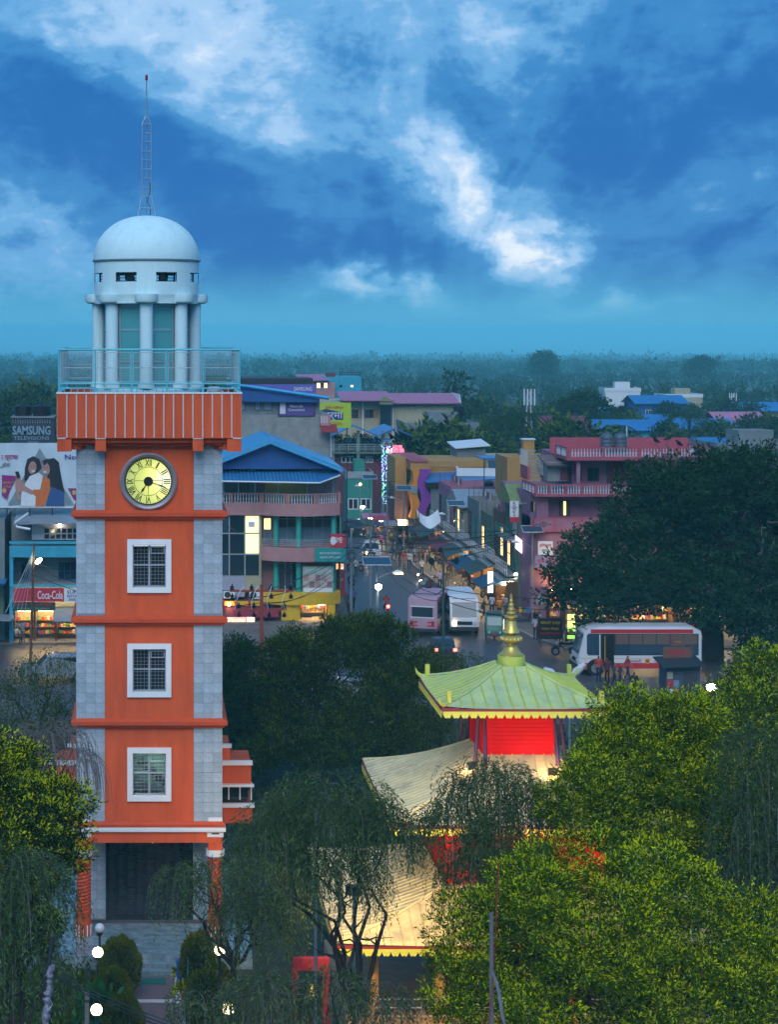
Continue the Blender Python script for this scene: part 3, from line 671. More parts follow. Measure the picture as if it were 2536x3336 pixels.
# ================================================================== three-tier temple
M_ROOFY = mat('pale_yellow_roof_paint', (0.55, 0.62, 0.25), 0.6, 0.14, 1.5, stain=0.75, stain_col=(0.30, 0.42, 0.32), bump=0.15, bscale=12)
M_ROOFW = mat('worn_cream_roof_sheet', (0.58, 0.53, 0.32), 0.5, 0.2, 1.5, stain=0.85, stain_col=(0.24, 0.22, 0.20))
M_LIME = mat('lime_yellow_paint', (0.52, 0.58, 0.10), 0.55, 0.12, 3)
M_GOLD = mat('gilded_brass', (0.62, 0.50, 0.14), 0.38, 0.15, 5, metal=0.55)
M_RED = mat('vermilion_planks', (0.50, 0.005, 0.010), 0.75, 0.10, 2, spec=.1)
M_MAROON = mat('maroon_fascia', (0.20, 0.02, 0.05), 0.6, 0.1, 3)
M_PURPLE = mat('dark_purple_strut', (0.05, 0.015, 0.09), 0.6, 0.1)
M_SANDST = mat('sandstone_floor', (0.45, 0.32, 0.19), 0.6, 0.2, 2)
TC = (11.5, 62.6)
TEMPLE = thing('temple', 'three tiered pagoda temple with pale yellow roofs and gilded finial', 'temple', (TC[0], TC[1], 0))
def hip_roof(name, hx, hy, ze, tx_, ty_, zt_, m, seams, lift=0.10, fascia=.16, spikes=True, seam_m=None, val=True):
    rn = node(name, TEMPLE); t = .07
    # four slopes, slightly dished, corners lifted
    def pt(f, s, side):
        """f 0 eave..1 top ; s -1..1 along the eave ; side 0 front 1 right 2 back 3 left"""
        ex, ey = hx + (tx_ - hx) * f, hy + (ty_ - hy) * f
        z = ze + (zt_ - ze) * (f - .10 * math.sin(math.pi * f)) + lift * (abs(s) ** 4) * (1 - f) ** 2
        return ((s * ex, -ey, z), (ex, s * ey, z), (-s * ex, ey, z), (-ex, -s * ey, z))[side]
    mb = MB(); nf, ns = 6, 10
    for side in range(4):
        o = len(mb.v)
        for i in range(nf + 1):
            for k in range(ns + 1): mb.v.append(pt(i / nf, -1 + 2 * k / ns, side))
        for i in range(nf):
            for k in range(ns):
                a = o + i * (ns + 1) + k; mb.f.append((a, a + 1, a + ns + 2, a + ns + 1))
    mb.add([(-hx + .03, -hy + .03, ze - .08), (hx - .03, -hy + .03, ze - .08), (hx - .03, hy - .03, ze - .08), (-hx + .03, hy - .03, ze - .08)], [(3, 2, 1, 0)])
    mb.build('roof_sheet', m, rn)
    sm = seam_m or m
    for side in range(4):
        hw = hx if side % 2 == 0 else hy; tw2 = tx_ if side % 2 == 0 else ty_
        for k in range(seams):
            xx = -hw + 2 * hw * (k + .5) / seams
            fmax = 1.0 if abs(xx) <= tw2 else (hw - abs(xx)) / (hw - tw2)
            pts = []
            for i in range(6):
                f = fmax * i / 5; ex = hw + (tw2 - hw) * f; sft = max(-1, min(1, xx / ex))
                p = pt(f, sft, side); pts.append((p[0], p[1], p[2] + .012))
            MB().path(pts, .028, 4).build('seam', sm, rn)
        rp = [pt(i / 5, -1, side) for i in range(6)]
        MB().path([(a, b, c + .02) for a, b, c in rp], .05, 5).build('hip_ridge', m, rn)
        if spikes:
            c = pt(.10, -1, side); B('corner_post', M_LIME, rn, (c[0] - .07, c[0] + .07, c[1] - .07, c[1] + .07, c[2] - .02, c[2] + .38))
            e = pt(0, -1, side); d = Vector((e[0], e[1])).normalized()
            MB().path([(e[0] * .98, e[1] * .98, e[2]), (e[0] + d.x * .12, e[1] + d.y * .12, e[2] + .10), (e[0] + d.x * .2, e[1] + d.y * .2, e[2] + .26)], [.07, .05, .005], 5).build('corner_tip', M_LIME, rn)
    # fascia boards and scalloped valance
    for side, (a, b) in enumerate(((hx, hy), (hy, hx), (hx, hy), (hy, hx))):
        rz = (0, R(90), R(180), R(-90))[side]
        off = {0: (0, -b), 1: (b, 0), 2: (0, b), 3: (-b, 0)}[side]
        MB().box(-a, a, -.03, .02, ze - .07, ze + .0).box(-a, -a + .5, -.03, .02, ze, ze + lift * .4).box(a - .5, a, -.03, .02, ze, ze + lift * .4).build('fascia', M_MAROON, rn, (*off, 0), rz)
        if val:
            MB().box(-a, a, -.05, -.031, ze - .15, ze - .071).build('valance_board', M_LIME, rn, (*off, 0), rz)
            n = int(2 * a / .26)
            for k in range(n):
                x = -a + (k + .5) * 2 * a / n; r_ = a / n * .95
                put('valance_scallop', SCAL, rn, (off[0] + x * math.cos(rz), off[1] + x * math.sin(rz), ze - .15), rz, scale=(r_ / .13, 1, 1))
    return rn
_poly = [(-.13, 0)] + [(.13 * math.cos(a) * (1 + .0), -.13 * abs(math.sin(a)) * (1 + .18 * math.cos(6 * a))) for a in [math.pi + math.pi * k / 12 for k in range(13)]] + [(.13, 0)]
SCAL = MB().prism(_poly, -.045, -.033).mesh('valance_scallop', M_LIME)
hip_roof('upper_roof', 2.58, 2.58, 10.28, .42, .42, 11.22, M_ROOFY, 13, seam_m=M_LIME)
hip_roof('middle_roof', 4.3, 4.3, 7.10, 1.08, 1.08, 8.56, M_ROOFW, 26, spikes=False, val=True)
hip_roof('lower_roof', 6.1, 5.2, 3.80, 2.5, 2.5, 4.86, M_ROOFW, 34, spikes=False, val=True)
# plank boxes between the roofs
def plank_box(name, h, z0, z1, board=.13):
    n = node(name, TEMPLE); k = 0; z = z0
    B('box_core', mat('dark_red_core', (.10, .004, .006), .8, 0), n, (-h + .03, h - .03, -h + .03, h - .03, z0, z1))
    while z < z1 - .02:
        zz = min(z + board - .006, z1)
        for bx in ((-h, h, -h, -h + .025), (-h, h, h - .025, h), (-h, -h + .025, -h + .0255, h - .0255), (h - .025, h, -h + .0255, h - .0255)): B('plank', M_RED, n, (*bx, z, zz))
        z += board
    for sx_ in (-1, 1):
        for sy_ in (-1, 1): MB().cbox((sx_ * h, sy_ * h, (z0 + z1) / 2), (.09, .09, z1 - z0)).build('corner_board', M_RED, n)
    return n
plank_box('upper_box', 1.10, 8.50, 10.2)
plank_box('middle_box', 2.45, 4.80, 7.02, .16)
for sx_ in (-1, 1):                       # raking roof struts
    for sy_ in (-1, 1):
        for dx in (0, .28):
            a = (sx_ * (1.12 + (.02 if dx else .2)), sy_ * (1.10 if dx == 0 else 1.12) - (.25 if sy_ < 0 else -.25) * (dx > 0), 10.05); b = (sx_ * (1.42 - dx), sy_ * (1.55 + dx * .9), 8.38)
            MB().path([(sx_ * (1.0 + 1.1 * .0 + .25 - dx * .6), sy_ * 1.35, 10.14), b], [.05, .07], 5).build('strut', M_PURPLE, TEMPLE)
# finial
Fn = node('finial', TEMPLE, (0, 0, 11.15))
MB().lathe([(.44, 0), (.44, .34), (.43, .36), (.30, .36)], 32).build('finial_drum', M_LIME, Fn, smooth=True)
MB().lathe([(.40, .36), (.40, .40), (.34, .42), (.24, .56), (.19, .64), (.21, .66)], 28).build('finial_bell', M_GOLD, Fn, smooth=True)
MB().lathe([(.13, .64), (.13, .74), (.30, .86), (.33, .91), (.30, .96), (.13, 1.02)], 24).build('lotus', M_GOLD, Fn, smooth=True)
for k in range(14):
    h = 2 * math.pi * k / 14; MB().ball((.31 * math.cos(h), .31 * math.sin(h), .90), .065, 8, 6).build('lotus_petal', M_GOLD, Fn, smooth=True)
MB().lathe([(.13, 1.02), (.13, 1.08), (.28, 1.10), (.27, 1.14), (.20, 1.24), (.17, 1.42), (.16, 1.46), (.05, 1.47)], 24).build('bell', M_GOLD, Fn, smooth=True)
prof = [(.10, 1.46), (.10, 1.54), (.21, 1.58), (.22, 1.62), (.10, 1.66)]
for k in range(4):
    z = 1.66 + k * .13; r_ = .15 - k * .03; prof += [(r_ * .6, z), (r_, z + .05), (r_ * .6, z + .12)]
prof += [(.03, 2.16), (.05, 2.22), (.001, 2.36)]
MB().lathe(prof, 20).build('spire', M_GOLD, Fn, smooth=True)
# ground floor hall: plinth, pillars, dark sanctum, railing
B('plinth', M_SANDST, TEMPLE, (-5.6, 5.6, -4.7, 4.7, 0, .9))
B('plinth_step', M_SANDST, TEMPLE, (-1.5, 1.5, -5.4, -4.701, 0, .45))
M_PILLAR = mat('ochre_pillar', (.50, .28, .10), .55, .2, 2)
for x in (-4.9, -2.9, -1.0, 1.0, 2.9, 4.9):
    for y in (-4.2, 4.2):
        pn = node('pillar', TEMPLE, (x, y, .9)); MB().lathe([(.2, 0), (.2, .2), (.16, .25), (.15, 2.4), (.22, 2.55), (.22, 2.75)], 14).build('pillar_shaft', M_PILLAR if abs(x) > 2 else M_RED, pn, smooth=True)
        B('pillar_foot', M_RED, pn, (-.26, .26, -.26, .26, -.002, .12))
B('sanctum', mat('dark_sanctum', (.10, .03, .02), .7, .2), TEMPLE, (-2.45, 2.45, -2.4, 2.4, .9, 4.79))
B('ceiling_board', M_WOOD, TEMPLE, (-5.3, 5.3, -4.5, 4.5, 3.60, 3.68))
for z in (1.25, 1.5, 1.75, 2.0):
    MB().tube((-4.9, -4.5, z), (4.9, -4.5, z), .02, 6).build('rail', M_STEEL, TEMPLE)
for k in range(8): MB().tube((-4.9 + k * 1.4, -4.5, .9), (-4.9 + k * 1.4, -4.5, 2.02), .022, 6).build('rail_post', M_STEEL, TEMPLE)
B('lamp_tube', glow('hall_tube', (1.0, .55, .18), 30), TEMPLE, (-3.9, -2.7, -3.9, -3.84, 3.45, 3.50))
B('lamp_tube', glow('hall_tube2', (1.0, .62, .25), 22), TEMPLE, (1.2, 2.4, -3.9, -3.84, 3.45, 3.50))
# flood lamps on the lower roofs (they light the boxes and the roof sheets)
M_FLOODW = glow('flood_warm', (1.0, .50, .18), 60); M_FLOODN = glow('flood_white', (1.0, .90, .66), 120)
def flood(x, y, z, yaw, tilt, m, who):
    f = thing('flood_lamp', who, 'flood lamp', (TC[0] + x, TC[1] + y, z), yaw)
    mb = MB().box(-.16, .16, -.05, .06, .05, .28); mb.build('housing', M_DARK, f); B('lens', m, f, (-.14, .14, -.062, -.051, .07, .26))
    B('bracket', M_STEEL, f, (-.18, -.165, -.02, .02, -.15, .2), (.165, .18, -.02, .02, -.15, .2)); return f
flood(-1.6, -1.9, 8.22, R(225), 0, M_FLOODW, 'flood lamp on the middle temple roof below the box corner')
flood(.9, -2.2, 8.10, R(180), 0, M_FLOODW, 'flood lamp on the middle temple roof facing the red box')
flood(-.6, -4.0, 4.36, R(180), 0, M_FLOODW, 'flood lamp on the lowest temple roof facing the red wall')
# flood lamp on a pole among the trees, turned on the temple roofs
def pole_flood(label, x, y, z, aim, power, col):
    f = thing('flood_lamp', label, 'flood lamp', (x, y, 0)); MB().tube((0, 0, 0), (0, 0, z - .1), .05, 7).build('pole', M_STEEL, f); d = (Vector(aim) - Vector((x, y, z))).normalized()
    rz = math.atan2(d.x, -d.y); hs = node('lamp_head', f, (0, 0, z), rz); B('housing', M_DARK, hs, (-.2, .2, .0, .18, -.14, .14)); B('lens', glow('flood_lens', col, 20), hs, (-.18, .18, -.012, -.001, -.12, .12))
    l = bpy.data.lights.new('flood_beam', 'SPOT'); l.energy = power; l.color = col; l.spot_size = R(125); l.spot_blend = .6; l.shadow_soft_size = .15
    lo = bpy.data.objects.new('flood_beam', l); COL.objects.link(lo); lo.parent = f; lo.location = Vector((0, 0, z)) + d * .12; lo.rotation_euler = (-d).to_track_quat('Z', 'Y').to_euler()
pole_flood('pole flood lamp in the weeping tree lighting the temple roofs', 4.6, 55.2, 8.6, (8.5, 59.6, 5.0), 560, (1.0, .78, .42))
pole_flood('low pole flood lamp lighting the lowest temple roof golden', 5.6, 54.2, 6.4, (8.4, 58.8, 4.2), 800, (1.0, .60, .15))
pole_flood('low pole flood lamp behind the lime tree lighting the red temple wall', 11.6, 54.6, 6.6, (11.2, 60.2, 5.4), 800, (1.0, .55, .22))
# side gate with a bell in front of the temple
GX, GY = PX(1075, 57.0), 57.0
M_GATE = mat('dull_red_gate', (.26, .015, .03), .7, .15, 3)
gt = thing('bell_gate', 'red painted gate frame holding a brass bell beside the temple', 'bell frame', (GX, GY, 0))
B('post', M_GATE, gt, (-.22, -.02, -.1, .1, 0, 3.6)); B('lintel', M_GATE, gt, (-.95, -.221, -.12, .12, 3.25, 3.6)); B('ledge', M_GATE, gt, (-.5, .6, -.2, .2, 1.2, 1.45)); B('post', M_GATE, gt, (-1.1, -.951, -.08, .08, 0, 3.6))
bl = thing('bell', 'brass bell hanging from the red gate frame', 'bell', (GX - .55, GY, 2.45))
MB().lathe([(.22, 0), (.20, .05), (.14, .25), (.10, .34), (.02, .38)], 18).build('bell_body', M_GOLD, bl, smooth=True); MB().tube((0, 0, .36), (0, 0, .8), .012, 5).build('chain', M_DARK, bl)
# ================================================================== vegetation
def leafmat(name, c1, c2, trans=0.25):
    m = bpy.data.materials.new(name); m.use_nodes = True; N, L = m.node_tree.nodes, m.node_tree.links; N.clear()
    g = N.new('ShaderNodeNewGeometry'); rp = N.new('ShaderNodeValToRGB'); rp.color_ramp.elements[0].color = (*c1, 1); rp.color_ramp.elements[1].color = (*c2, 1)
    t = N.new('ShaderNodeTexCoord'); n = N.new('ShaderNodeTexNoise'); n.inputs['Scale'].default_value = 0.9; n.inputs['Detail'].default_value = 2; L.new(t.outputs['Object'], n.inputs['Vector'])
    ad = N.new('ShaderNodeMath'); ad.operation = 'MULTIPLY_ADD'; L.new(g.outputs['Random Per Island'], ad.inputs[0]); ad.inputs[1].default_value = .55
    mu = N.new('ShaderNodeMath'); mu.operation = 'MULTIPLY_ADD'; L.new(n.outputs[0], mu.inputs[0]); mu.inputs[1].default_value = 1.5; mu.inputs[2].default_value = -.5; L.new(mu.outputs[0], ad.inputs[2])
    L.new(ad.outputs[0], rp.inputs[0])
    d = N.new('ShaderNodeBsdfDiffuse'); tr = N.new('ShaderNodeBsdfTranslucent'); mx = N.new('ShaderNodeMixShader'); mx.inputs[0].default_value = trans
    L.new(rp.outputs[0], d.inputs[0]); L.new(rp.outputs[0], tr.inputs[0]); L.new(d.outputs[0], mx.inputs[1]); L.new(tr.outputs[0], mx.inputs[2])
    o = N.new('ShaderNodeOutputMaterial'); L.new(mx.outputs[0], o.inputs[0]); return m
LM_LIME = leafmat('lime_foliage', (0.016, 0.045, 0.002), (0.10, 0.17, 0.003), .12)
LM_LIME_TIP = leafmat('lime_young_highlights', (0.34, 0.44, 0.003), (0.74, 0.76, 0.010), .15)  # young-leaf yellow, brightened so the colour also paints highlights on the tufts
LM_MID = leafmat('mid_green_foliage', (0.020, 0.050, 0.010), (0.085, 0.125, 0.015))
LM_MID_TIP = leafmat('mid_young_leaves', (0.055, 0.11, 0.012), (0.16, 0.20, 0.02))
LM_DARK = leafmat('dark_evergreen_leaves', (0.005, 0.024, 0.010), (0.022, 0.062, 0.022), .12)
LM_DARK_TIP = leafmat('dark_leaf_tips', (0.014, 0.052, 0.020), (0.042, 0.10, 0.036), .12)
LM_WEEP = leafmat('weeping_dull_foliage', (0.022, 0.060, 0.020), (0.10, 0.15, 0.055), .25)
LM_WEEP_TIP = leafmat('weeping_tips', (0.08, 0.15, 0.05), (0.22, 0.28, 0.10), .2)
LM_MDK = leafmat('dark_park_foliage', (0.008, 0.026, 0.005), (0.045, 0.075, 0.008), .15)  # darker variant of the mid green foliage
LM_FAR = leafmat('distant_foliage', (0.012, 0.038, 0.014), (0.045, 0.085, 0.03), .1)
LM_TOPI = leafmat('clipped_conifer', (0.030, 0.065, 0.005), (0.16, 0.17, 0.010), .1)
M_BARK = mat('dark_bark', (0.035, 0.026, 0.022), 0.9, 0.4, 6, bump=0.5, bscale=14)
M_TWIG = mat('grey_twigs', (0.16, 0.13, 0.13), 0.9, 0.2)
RN = np.random.default_rng(11)
def unit(a): return a / np.maximum(np.linalg.norm(a, axis=-1, keepdims=True), 1e-9)
def leaf_mesh(name, base, dirn, ln, wd, mats, mi, nrm=None):
    """one lozenge per leaf: base point, unit direction, length, width, material index"""
    n = len(base); side = unit(np.cross(dirn, unit(RN.normal(size=(n, 3))) if nrm is None else nrm))
    ln = np.broadcast_to(np.asarray(ln, float), (n,))[:, None]; wd = np.broadcast_to(np.asarray(wd, float), (n,))[:, None]
    v = np.empty((n, 4, 3), 'f'); mid = base + dirn * ln * .5
    v[:, 0] = base; v[:, 1] = mid + side * wd * .5; v[:, 2] = base + dirn * ln; v[:, 3] = mid - side * wd * .5
    me = bpy.data.meshes.new(name); me.vertices.add(4 * n); me.vertices.foreach_set('co', v.ravel())
    me.loops.add(4 * n); me.loops.foreach_set('vertex_index', np.arange(4 * n, dtype='i'))
    me.polygons.add(n); me.polygons.foreach_set('loop_start', np.arange(0, 4 * n, 4, dtype='i')); me.polygons.foreach_set('loop_total', np.full(n, 4, 'i'))
    for m in mats: me.materials.append(m)
    me.polygons.foreach_set('material_index', np.asarray(mi, 'i')); me.update(calc_edges=True); return me
def lobe_points(lobes, n, rmin=.55):
    w = np.array([l[3] * l[4] + l[4] * l[5] + l[3] * l[5] for l in lobes]); k = RN.choice(len(lobes), n, p=w / w.sum()); L_ = np.array(lobes)[k]
    d = unit(RN.normal(size=(n, 3))); r = RN.uniform(rmin ** 2, 1, n)[:, None] ** .5
    return L_[:, :3] + d * L_[:, 3:] * r, d, r[:, 0]
def bushy(name, lobes, clumps, per, leaf, wid, csize, mats, tip=.35, up=.45, leaves_per=3, flat=.7):
    """clumps of sprigs over the lobes' shells"""
    c, d, r = lobe_points(lobes, clumps, .45)
    keep = np.ones(len(c), bool)
    for l in lobes:        # thin the clumps that sit deep inside a neighbouring lobe
        q = ((c - np.array(l[:3])) / np.array(l[3:])); keep &= ~((np.linalg.norm(q, axis=1) < .42) & (RN.random(len(c)) < .8))
    c, d = c[keep], d[keep]; m = len(c)
    cs = csize * RN.uniform(.6, 1.35, m)
    nspr = m * per; ci = np.repeat(np.arange(m), per)
    off = RN.normal(size=(nspr, 3)) * np.array([1, 1, flat]) * .42; p = c[ci] + off * cs[ci][:, None]
    out = unit(d[ci] * .6 + unit(off + 1e-6) * .7 + np.array([0, 0, up * .4]) + RN.normal(size=(nspr, 3)) * .35)
    li = np.repeat(np.arange(nspr), leaves_per); n = len(li)
    dirn = unit(out[li] + RN.normal(size=(n, 3)) * .45); base = p[li] + out[li] * RN.uniform(0, leaf * 1.4, n)[:, None]
    outer = (off[li] * np.array([.3, .3, 1])).sum(1); mi = ((outer + RN.normal(size=n) * .25) > (.42 - tip)).astype('i') * (RN.random(n) < .8)  # tip leaves gather on tuft tops, so their colour paints top light too
    return leaf_mesh(name, base, dirn, leaf * RN.uniform(.7, 1.3, n), wid * RN.uniform(.7, 1.3, n), mats, mi, unit(d[ci][li] * .5 + off[li] * 1.3 + np.array([0, 0, .75]) + RN.normal(size=(n, 3)) * .45))
def puffs(lobes, n, r0, r1, seed=3):
    """small billows over the upper shells of the big lobes: light tops, dark gaps"""
    g = np.random.default_rng(seed); w = np.array([l[3] * l[4] + l[4] * l[5] for l in lobes]); k = g.choice(len(lobes), n, p=w / w.sum()); out = []
    for i in k:
        l = lobes[i]; d = g.normal(size=3); d[2] = abs(d[2]) * 1.1 - .35; d /= np.linalg.norm(d); r = g.uniform(r0, r1)
        out.append((l[0] + d[0] * l[3] * .86, l[1] + d[1] * l[4] * .86, l[2] + d[2] * l[5] * .9, r, r, r * g.uniform(.6, .85)))
    return out
def weeping(name, lobes, strands, leaf, wid, length, mats, step=.06, droop=.9, tip=.2):
    c, d, r = lobe_points(lobes, strands, .35); c = c[d[:, 2] > -.35]; d = d[d[:, 2] > -.35]; m = len(c)
    ns = int(length / step); t = np.linspace(0, 1, ns)[None, :, None]; Ls = (length * RN.uniform(.45, 1.15, m))[:, None, None]
    h = unit(d * np.array([1, 1, 0]) + RN.normal(size=(m, 3)) * np.array([.4, .4, 0]))[:, None, :]
    rise = RN.uniform(.0, .35, m)[:, None, None]
    pts = c[:, None, :] + h * Ls * (.42 * (1 - np.exp(-3 * t))) + np.array([0, 0, 1.]) * Ls * (rise * t * np.exp(-3 * t) * 3 - droop * t ** 1.7)
    tang = unit(np.gradient(pts, axis=1)); n = m * ns
    base = pts.reshape(-1, 3) + RN.normal(size=(n, 3)) * .02; tg = tang.reshape(-1, 3)
    dirn = unit(tg * .9 + RN.normal(size=(n, 3)) * .5)
    mi = (RN.random(n) < np.where(np.tile(np.linspace(0, 1, ns), m) > .75, tip * 2.2, tip * .4)).astype('i')
    me = leaf_mesh(name, base, dirn, leaf * RN.uniform(.7, 1.35, n), wid * RN.uniform(.7, 1.3, n), mats, mi)
    return me, pts
def limb_path(a, b, n=5, wob=.12, sag=0.0):
    a, b = Vector(a), Vector(b); L_ = (b - a).length; out = []
    for i in range(n + 1):
        f = i / n; p = a.lerp(b, f); k = math.sin(math.pi * f) * wob * L_
        out.append(p + Vector((random.uniform(-k, k), random.uniform(-k, k), random.uniform(-k, k) * .5 + sag * math.sin(math.pi * f))))
    out[0], out[-1] = a, b; return out
def trunk_mesh(base_h, r0, lobes, limbs=2, sub=2, lean=(0, 0)):
    mb = MB(); fork = Vector((lean[0], lean[1], base_h))
    mb.path(limb_path((0, 0, -.1), fork, 5, .05), [r0 * (1.15 - .1 * i) for i in range(6)], 8)
    for l in lobes:
        for _ in range(limbs):
            e = Vector(l[:3]) + Vector((random.uniform(-.5, .5) * l[3], random.uniform(-.5, .5) * l[4], random.uniform(-.3, .6) * l[5]))
            p = limb_path(fork, e, 6, .10); rr_ = r0 * .55; mb.path(p, [rr_ * (1 - .14 * i) for i in range(7)], 6)
            for _ in range(sub):
                s = p[random.randint(2, 5)]; e2 = s + Vector((random.uniform(-1, 1) * l[3], random.uniform(-1, 1) * l[4], random.uniform(-.2, .9) * l[5])) * .7
                q = limb_path(s, e2, 4, .12); mb.path(q, [rr_ * .42 * (1 - .2 * i) for i in range(5)], 5)
    return mb
def tree(name, label, cat, x, y, lobes, crown_me, base_h, r0, group=None, limbs=2, sub=2, lean=(0, 0), twigs=None, bark=None):
    t = thing(name, label, cat, (x, y, 0), 0, group)
    trunk_mesh(base_h, r0, lobes, limbs, sub, lean).build('trunk', bark or M_BARK, t, smooth=True)
    if crown_me: put('crown', crown_me, t)
    if twigs: twigs.build('twigs', M_TWIG, t)
    return t
def strand_twigs(pts, k, r=.007):
    mb = MB(); idx = RN.choice(len(pts), min(k, len(pts)), replace=False)
    for i in idx:
        p = pts[i][::max(1, len(pts[i]) // 6)]; mb.path([tuple(q) for q in p], r, 3, cap=False)
    return mb
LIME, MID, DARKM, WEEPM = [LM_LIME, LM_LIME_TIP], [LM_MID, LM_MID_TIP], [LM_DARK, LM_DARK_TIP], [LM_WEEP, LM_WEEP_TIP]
def at(px, py, D): return PX(px, D), PZ(py, D)
def LB(x0, D0, rows):   # lobes given by where their centres lie (px, py, depth) and radii; local to the trunk foot
    out = []
    for px, py, D, rx, ry, rz in rows: out.append((PX(px, D) - x0, D - D0, PZ(py, D), rx, ry, rz))
    return out
# --- near right: big lime tree, taller one behind it, third at the edge
D0 = 47.0; x0 = PX(1980, D0)
lb = LB(x0, D0, [(1950, 3010, 46.5, 2.6, 2.4, 1.9), (1690, 3140, 46, 1.6, 1.7, 1.5), (2280, 3080, 46.5, 1.9, 2.0, 1.5), (2480, 3230, 46, 1.4, 1.6, 1.2), (1560, 3080, 47, .95, 1.2, .9), (1900, 3300, 45, 3.0, 1.6, 1.6), (2300, 3330, 45, 2.2, 1.6, 1.4), (1800, 2960, 47.5, 1.4, 1.4, 1.0), (2130, 2930, 47.5, 1.4, 1.4, 1.0), (1640, 3330, 45.5, 1.6, 1.4, 1.3), (1760, 3010, 46, 1.2, 1.2, 1.0), (2120, 3060, 45.6, 1.5, 1.3, 1.1)])
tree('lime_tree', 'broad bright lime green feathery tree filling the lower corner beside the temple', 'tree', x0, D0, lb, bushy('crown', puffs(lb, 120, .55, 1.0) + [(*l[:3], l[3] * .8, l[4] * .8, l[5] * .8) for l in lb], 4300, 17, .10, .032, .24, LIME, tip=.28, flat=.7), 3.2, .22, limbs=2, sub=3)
D0 = 53.5; x0 = PX(2060, D0)
lb = LB(x0, D0, [(2090, 2500, 53.5, 1.7, 1.6, 1.4), (1925, 2480, 53, .55, .7, .6), (2190, 2400, 53.5, 1.1, 1.2, 1.0), (2060, 2350, 54, .85, .9, .65), (2280, 2560, 53, 1.1, 1.2, 1.2), (1900, 2620, 52.5, 1.0, 1.1, 1.2), (2130, 2690, 52.5, 1.6, 1.4, .9), (2330, 2700, 52.5, .9, 1.0, .7)])
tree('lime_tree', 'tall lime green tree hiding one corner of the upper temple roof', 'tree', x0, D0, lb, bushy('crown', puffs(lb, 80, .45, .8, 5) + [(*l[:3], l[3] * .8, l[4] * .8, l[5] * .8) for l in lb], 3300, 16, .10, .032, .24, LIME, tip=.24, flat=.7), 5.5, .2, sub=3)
D0 = 76.0; x0 = PX(2470, D0)
lb = LB(x0, D0, [(2440, 2330, 76, 1.9, 1.8, 1.5), (2530, 2240, 76.5, 1.6, 1.6, 1.3), (2330, 2400, 75, 1.1, 1.2, .9), (2500, 2460, 75, 1.9, 1.6, 1.4), (2380, 2560, 74.5, 1.4, 1.4, 1.2)])
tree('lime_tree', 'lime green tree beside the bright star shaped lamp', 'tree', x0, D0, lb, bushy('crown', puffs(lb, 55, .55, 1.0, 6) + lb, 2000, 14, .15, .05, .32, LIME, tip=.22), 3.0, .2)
# --- left: yellow green tree
D0 = 53.0; x0 = PX(20, D0)
lb = LB(x0, D0, [(20, 2520, 53, .9, 1.1, 1.1), (190, 2660, 52.5, .75, .9, .75), (60, 2700, 52, 1.0, 1.1, 1.0), (-40, 2620, 53, 1.1, 1.2, 1.4), (170, 2800, 52, .65, .8, .7), (30, 2880, 52, .9, 1.0, .9), (110, 2990, 52, .6, .8, .6)])
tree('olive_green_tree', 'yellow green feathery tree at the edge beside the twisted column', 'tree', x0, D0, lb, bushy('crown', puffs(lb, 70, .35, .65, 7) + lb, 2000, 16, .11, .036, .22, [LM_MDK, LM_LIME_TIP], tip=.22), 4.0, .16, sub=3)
# --- weeping bottlebrush trees
def weep_tree(label, px, D, rows, strands, leaf=.125, wid=.03, length=1.5, trunk=(3.0, .15), tw=60, mats=WEEPM, tip=.2, lean=(0, 0), step=.06, name='weeping_tree'):
    x0 = PX(px, D); lb = LB(x0, D, rows); me, pts = weeping('crown', lb, int(strands * 1.15), leaf, wid, length, mats, step=step, tip=tip)
    return tree(name, label, 'tree', x0, D, lb, me, trunk[0], trunk[1], limbs=2, sub=3, lean=lean, twigs=strand_twigs(pts, tw))
weep_tree('weeping grey green tree with dark forked trunk in front of the lowest temple roof', 1160, 52.0, [(1080, 2620, 52, 1.7, 1.5, .9), (900, 2700, 52, 1.0, 1.2, .8), (1240, 2700, 52, .8, 1.2, .8), (1080, 2830, 51.5, 1.3, 1.2, .8)], 1300, trunk=(3.6, .14), tw=130)
weep_tree('weeping tree hanging over the middle temple roof under the red box', 1640, 54.0, [(1600, 2560, 54, 1.3, 1.2, .8), (1720, 2640, 54, 1.0, 1.1, .8), (1480, 2680, 53.5, 1.0, 1.1, .8), (1640, 2760, 53, 1.4, 1.2, .8), (1560, 2840, 52.6, 1.0, 1.0, .7), (1720, 2820, 52.6, 1.0, 1.0, .7)], 1700, trunk=(4.5, .14), tw=110)
weep_tree('weeping tree in front of the tower foot beside the steps', 760, 58.0, [(690, 2850, 58, 1.1, 1.2, .6), (860, 2860, 58, 1.0, 1.2, .7), (580, 2860, 57.5, .4, .6, .4), (830, 2960, 57, 1.1, 1.2, .6)], 620, length=1.7, trunk=(3.0, .12), tw=100, tip=.35)
weep_tree('low weeping bush with grey twigs at the bottom edge below the temple', 900, 49.0, [(660, 3270, 49, .8, 1.0, .4), (860, 3235, 49, 1.1, 1.1, .5), (1080, 3230, 49, 1.1, 1.2, .5), (1240, 3270, 49.5, .8, .9, .5)], 620, length=1.2, trunk=(2.2, .1), tw=230, tip=.35, name='weeping_bush')
weep_tree('dark weeping tree hanging down the edge below the yellow green tree', 40, 48.0, [(30, 2830, 48, 1.1, 1.1, .6), (120, 2900, 48, .7, .9, .6), (-40, 2950, 48, .8, 1, .7), (40, 3080, 47.5, 1.0, 1.0, .7)], 650, length=2.0, trunk=(3.5, .13), tw=80)
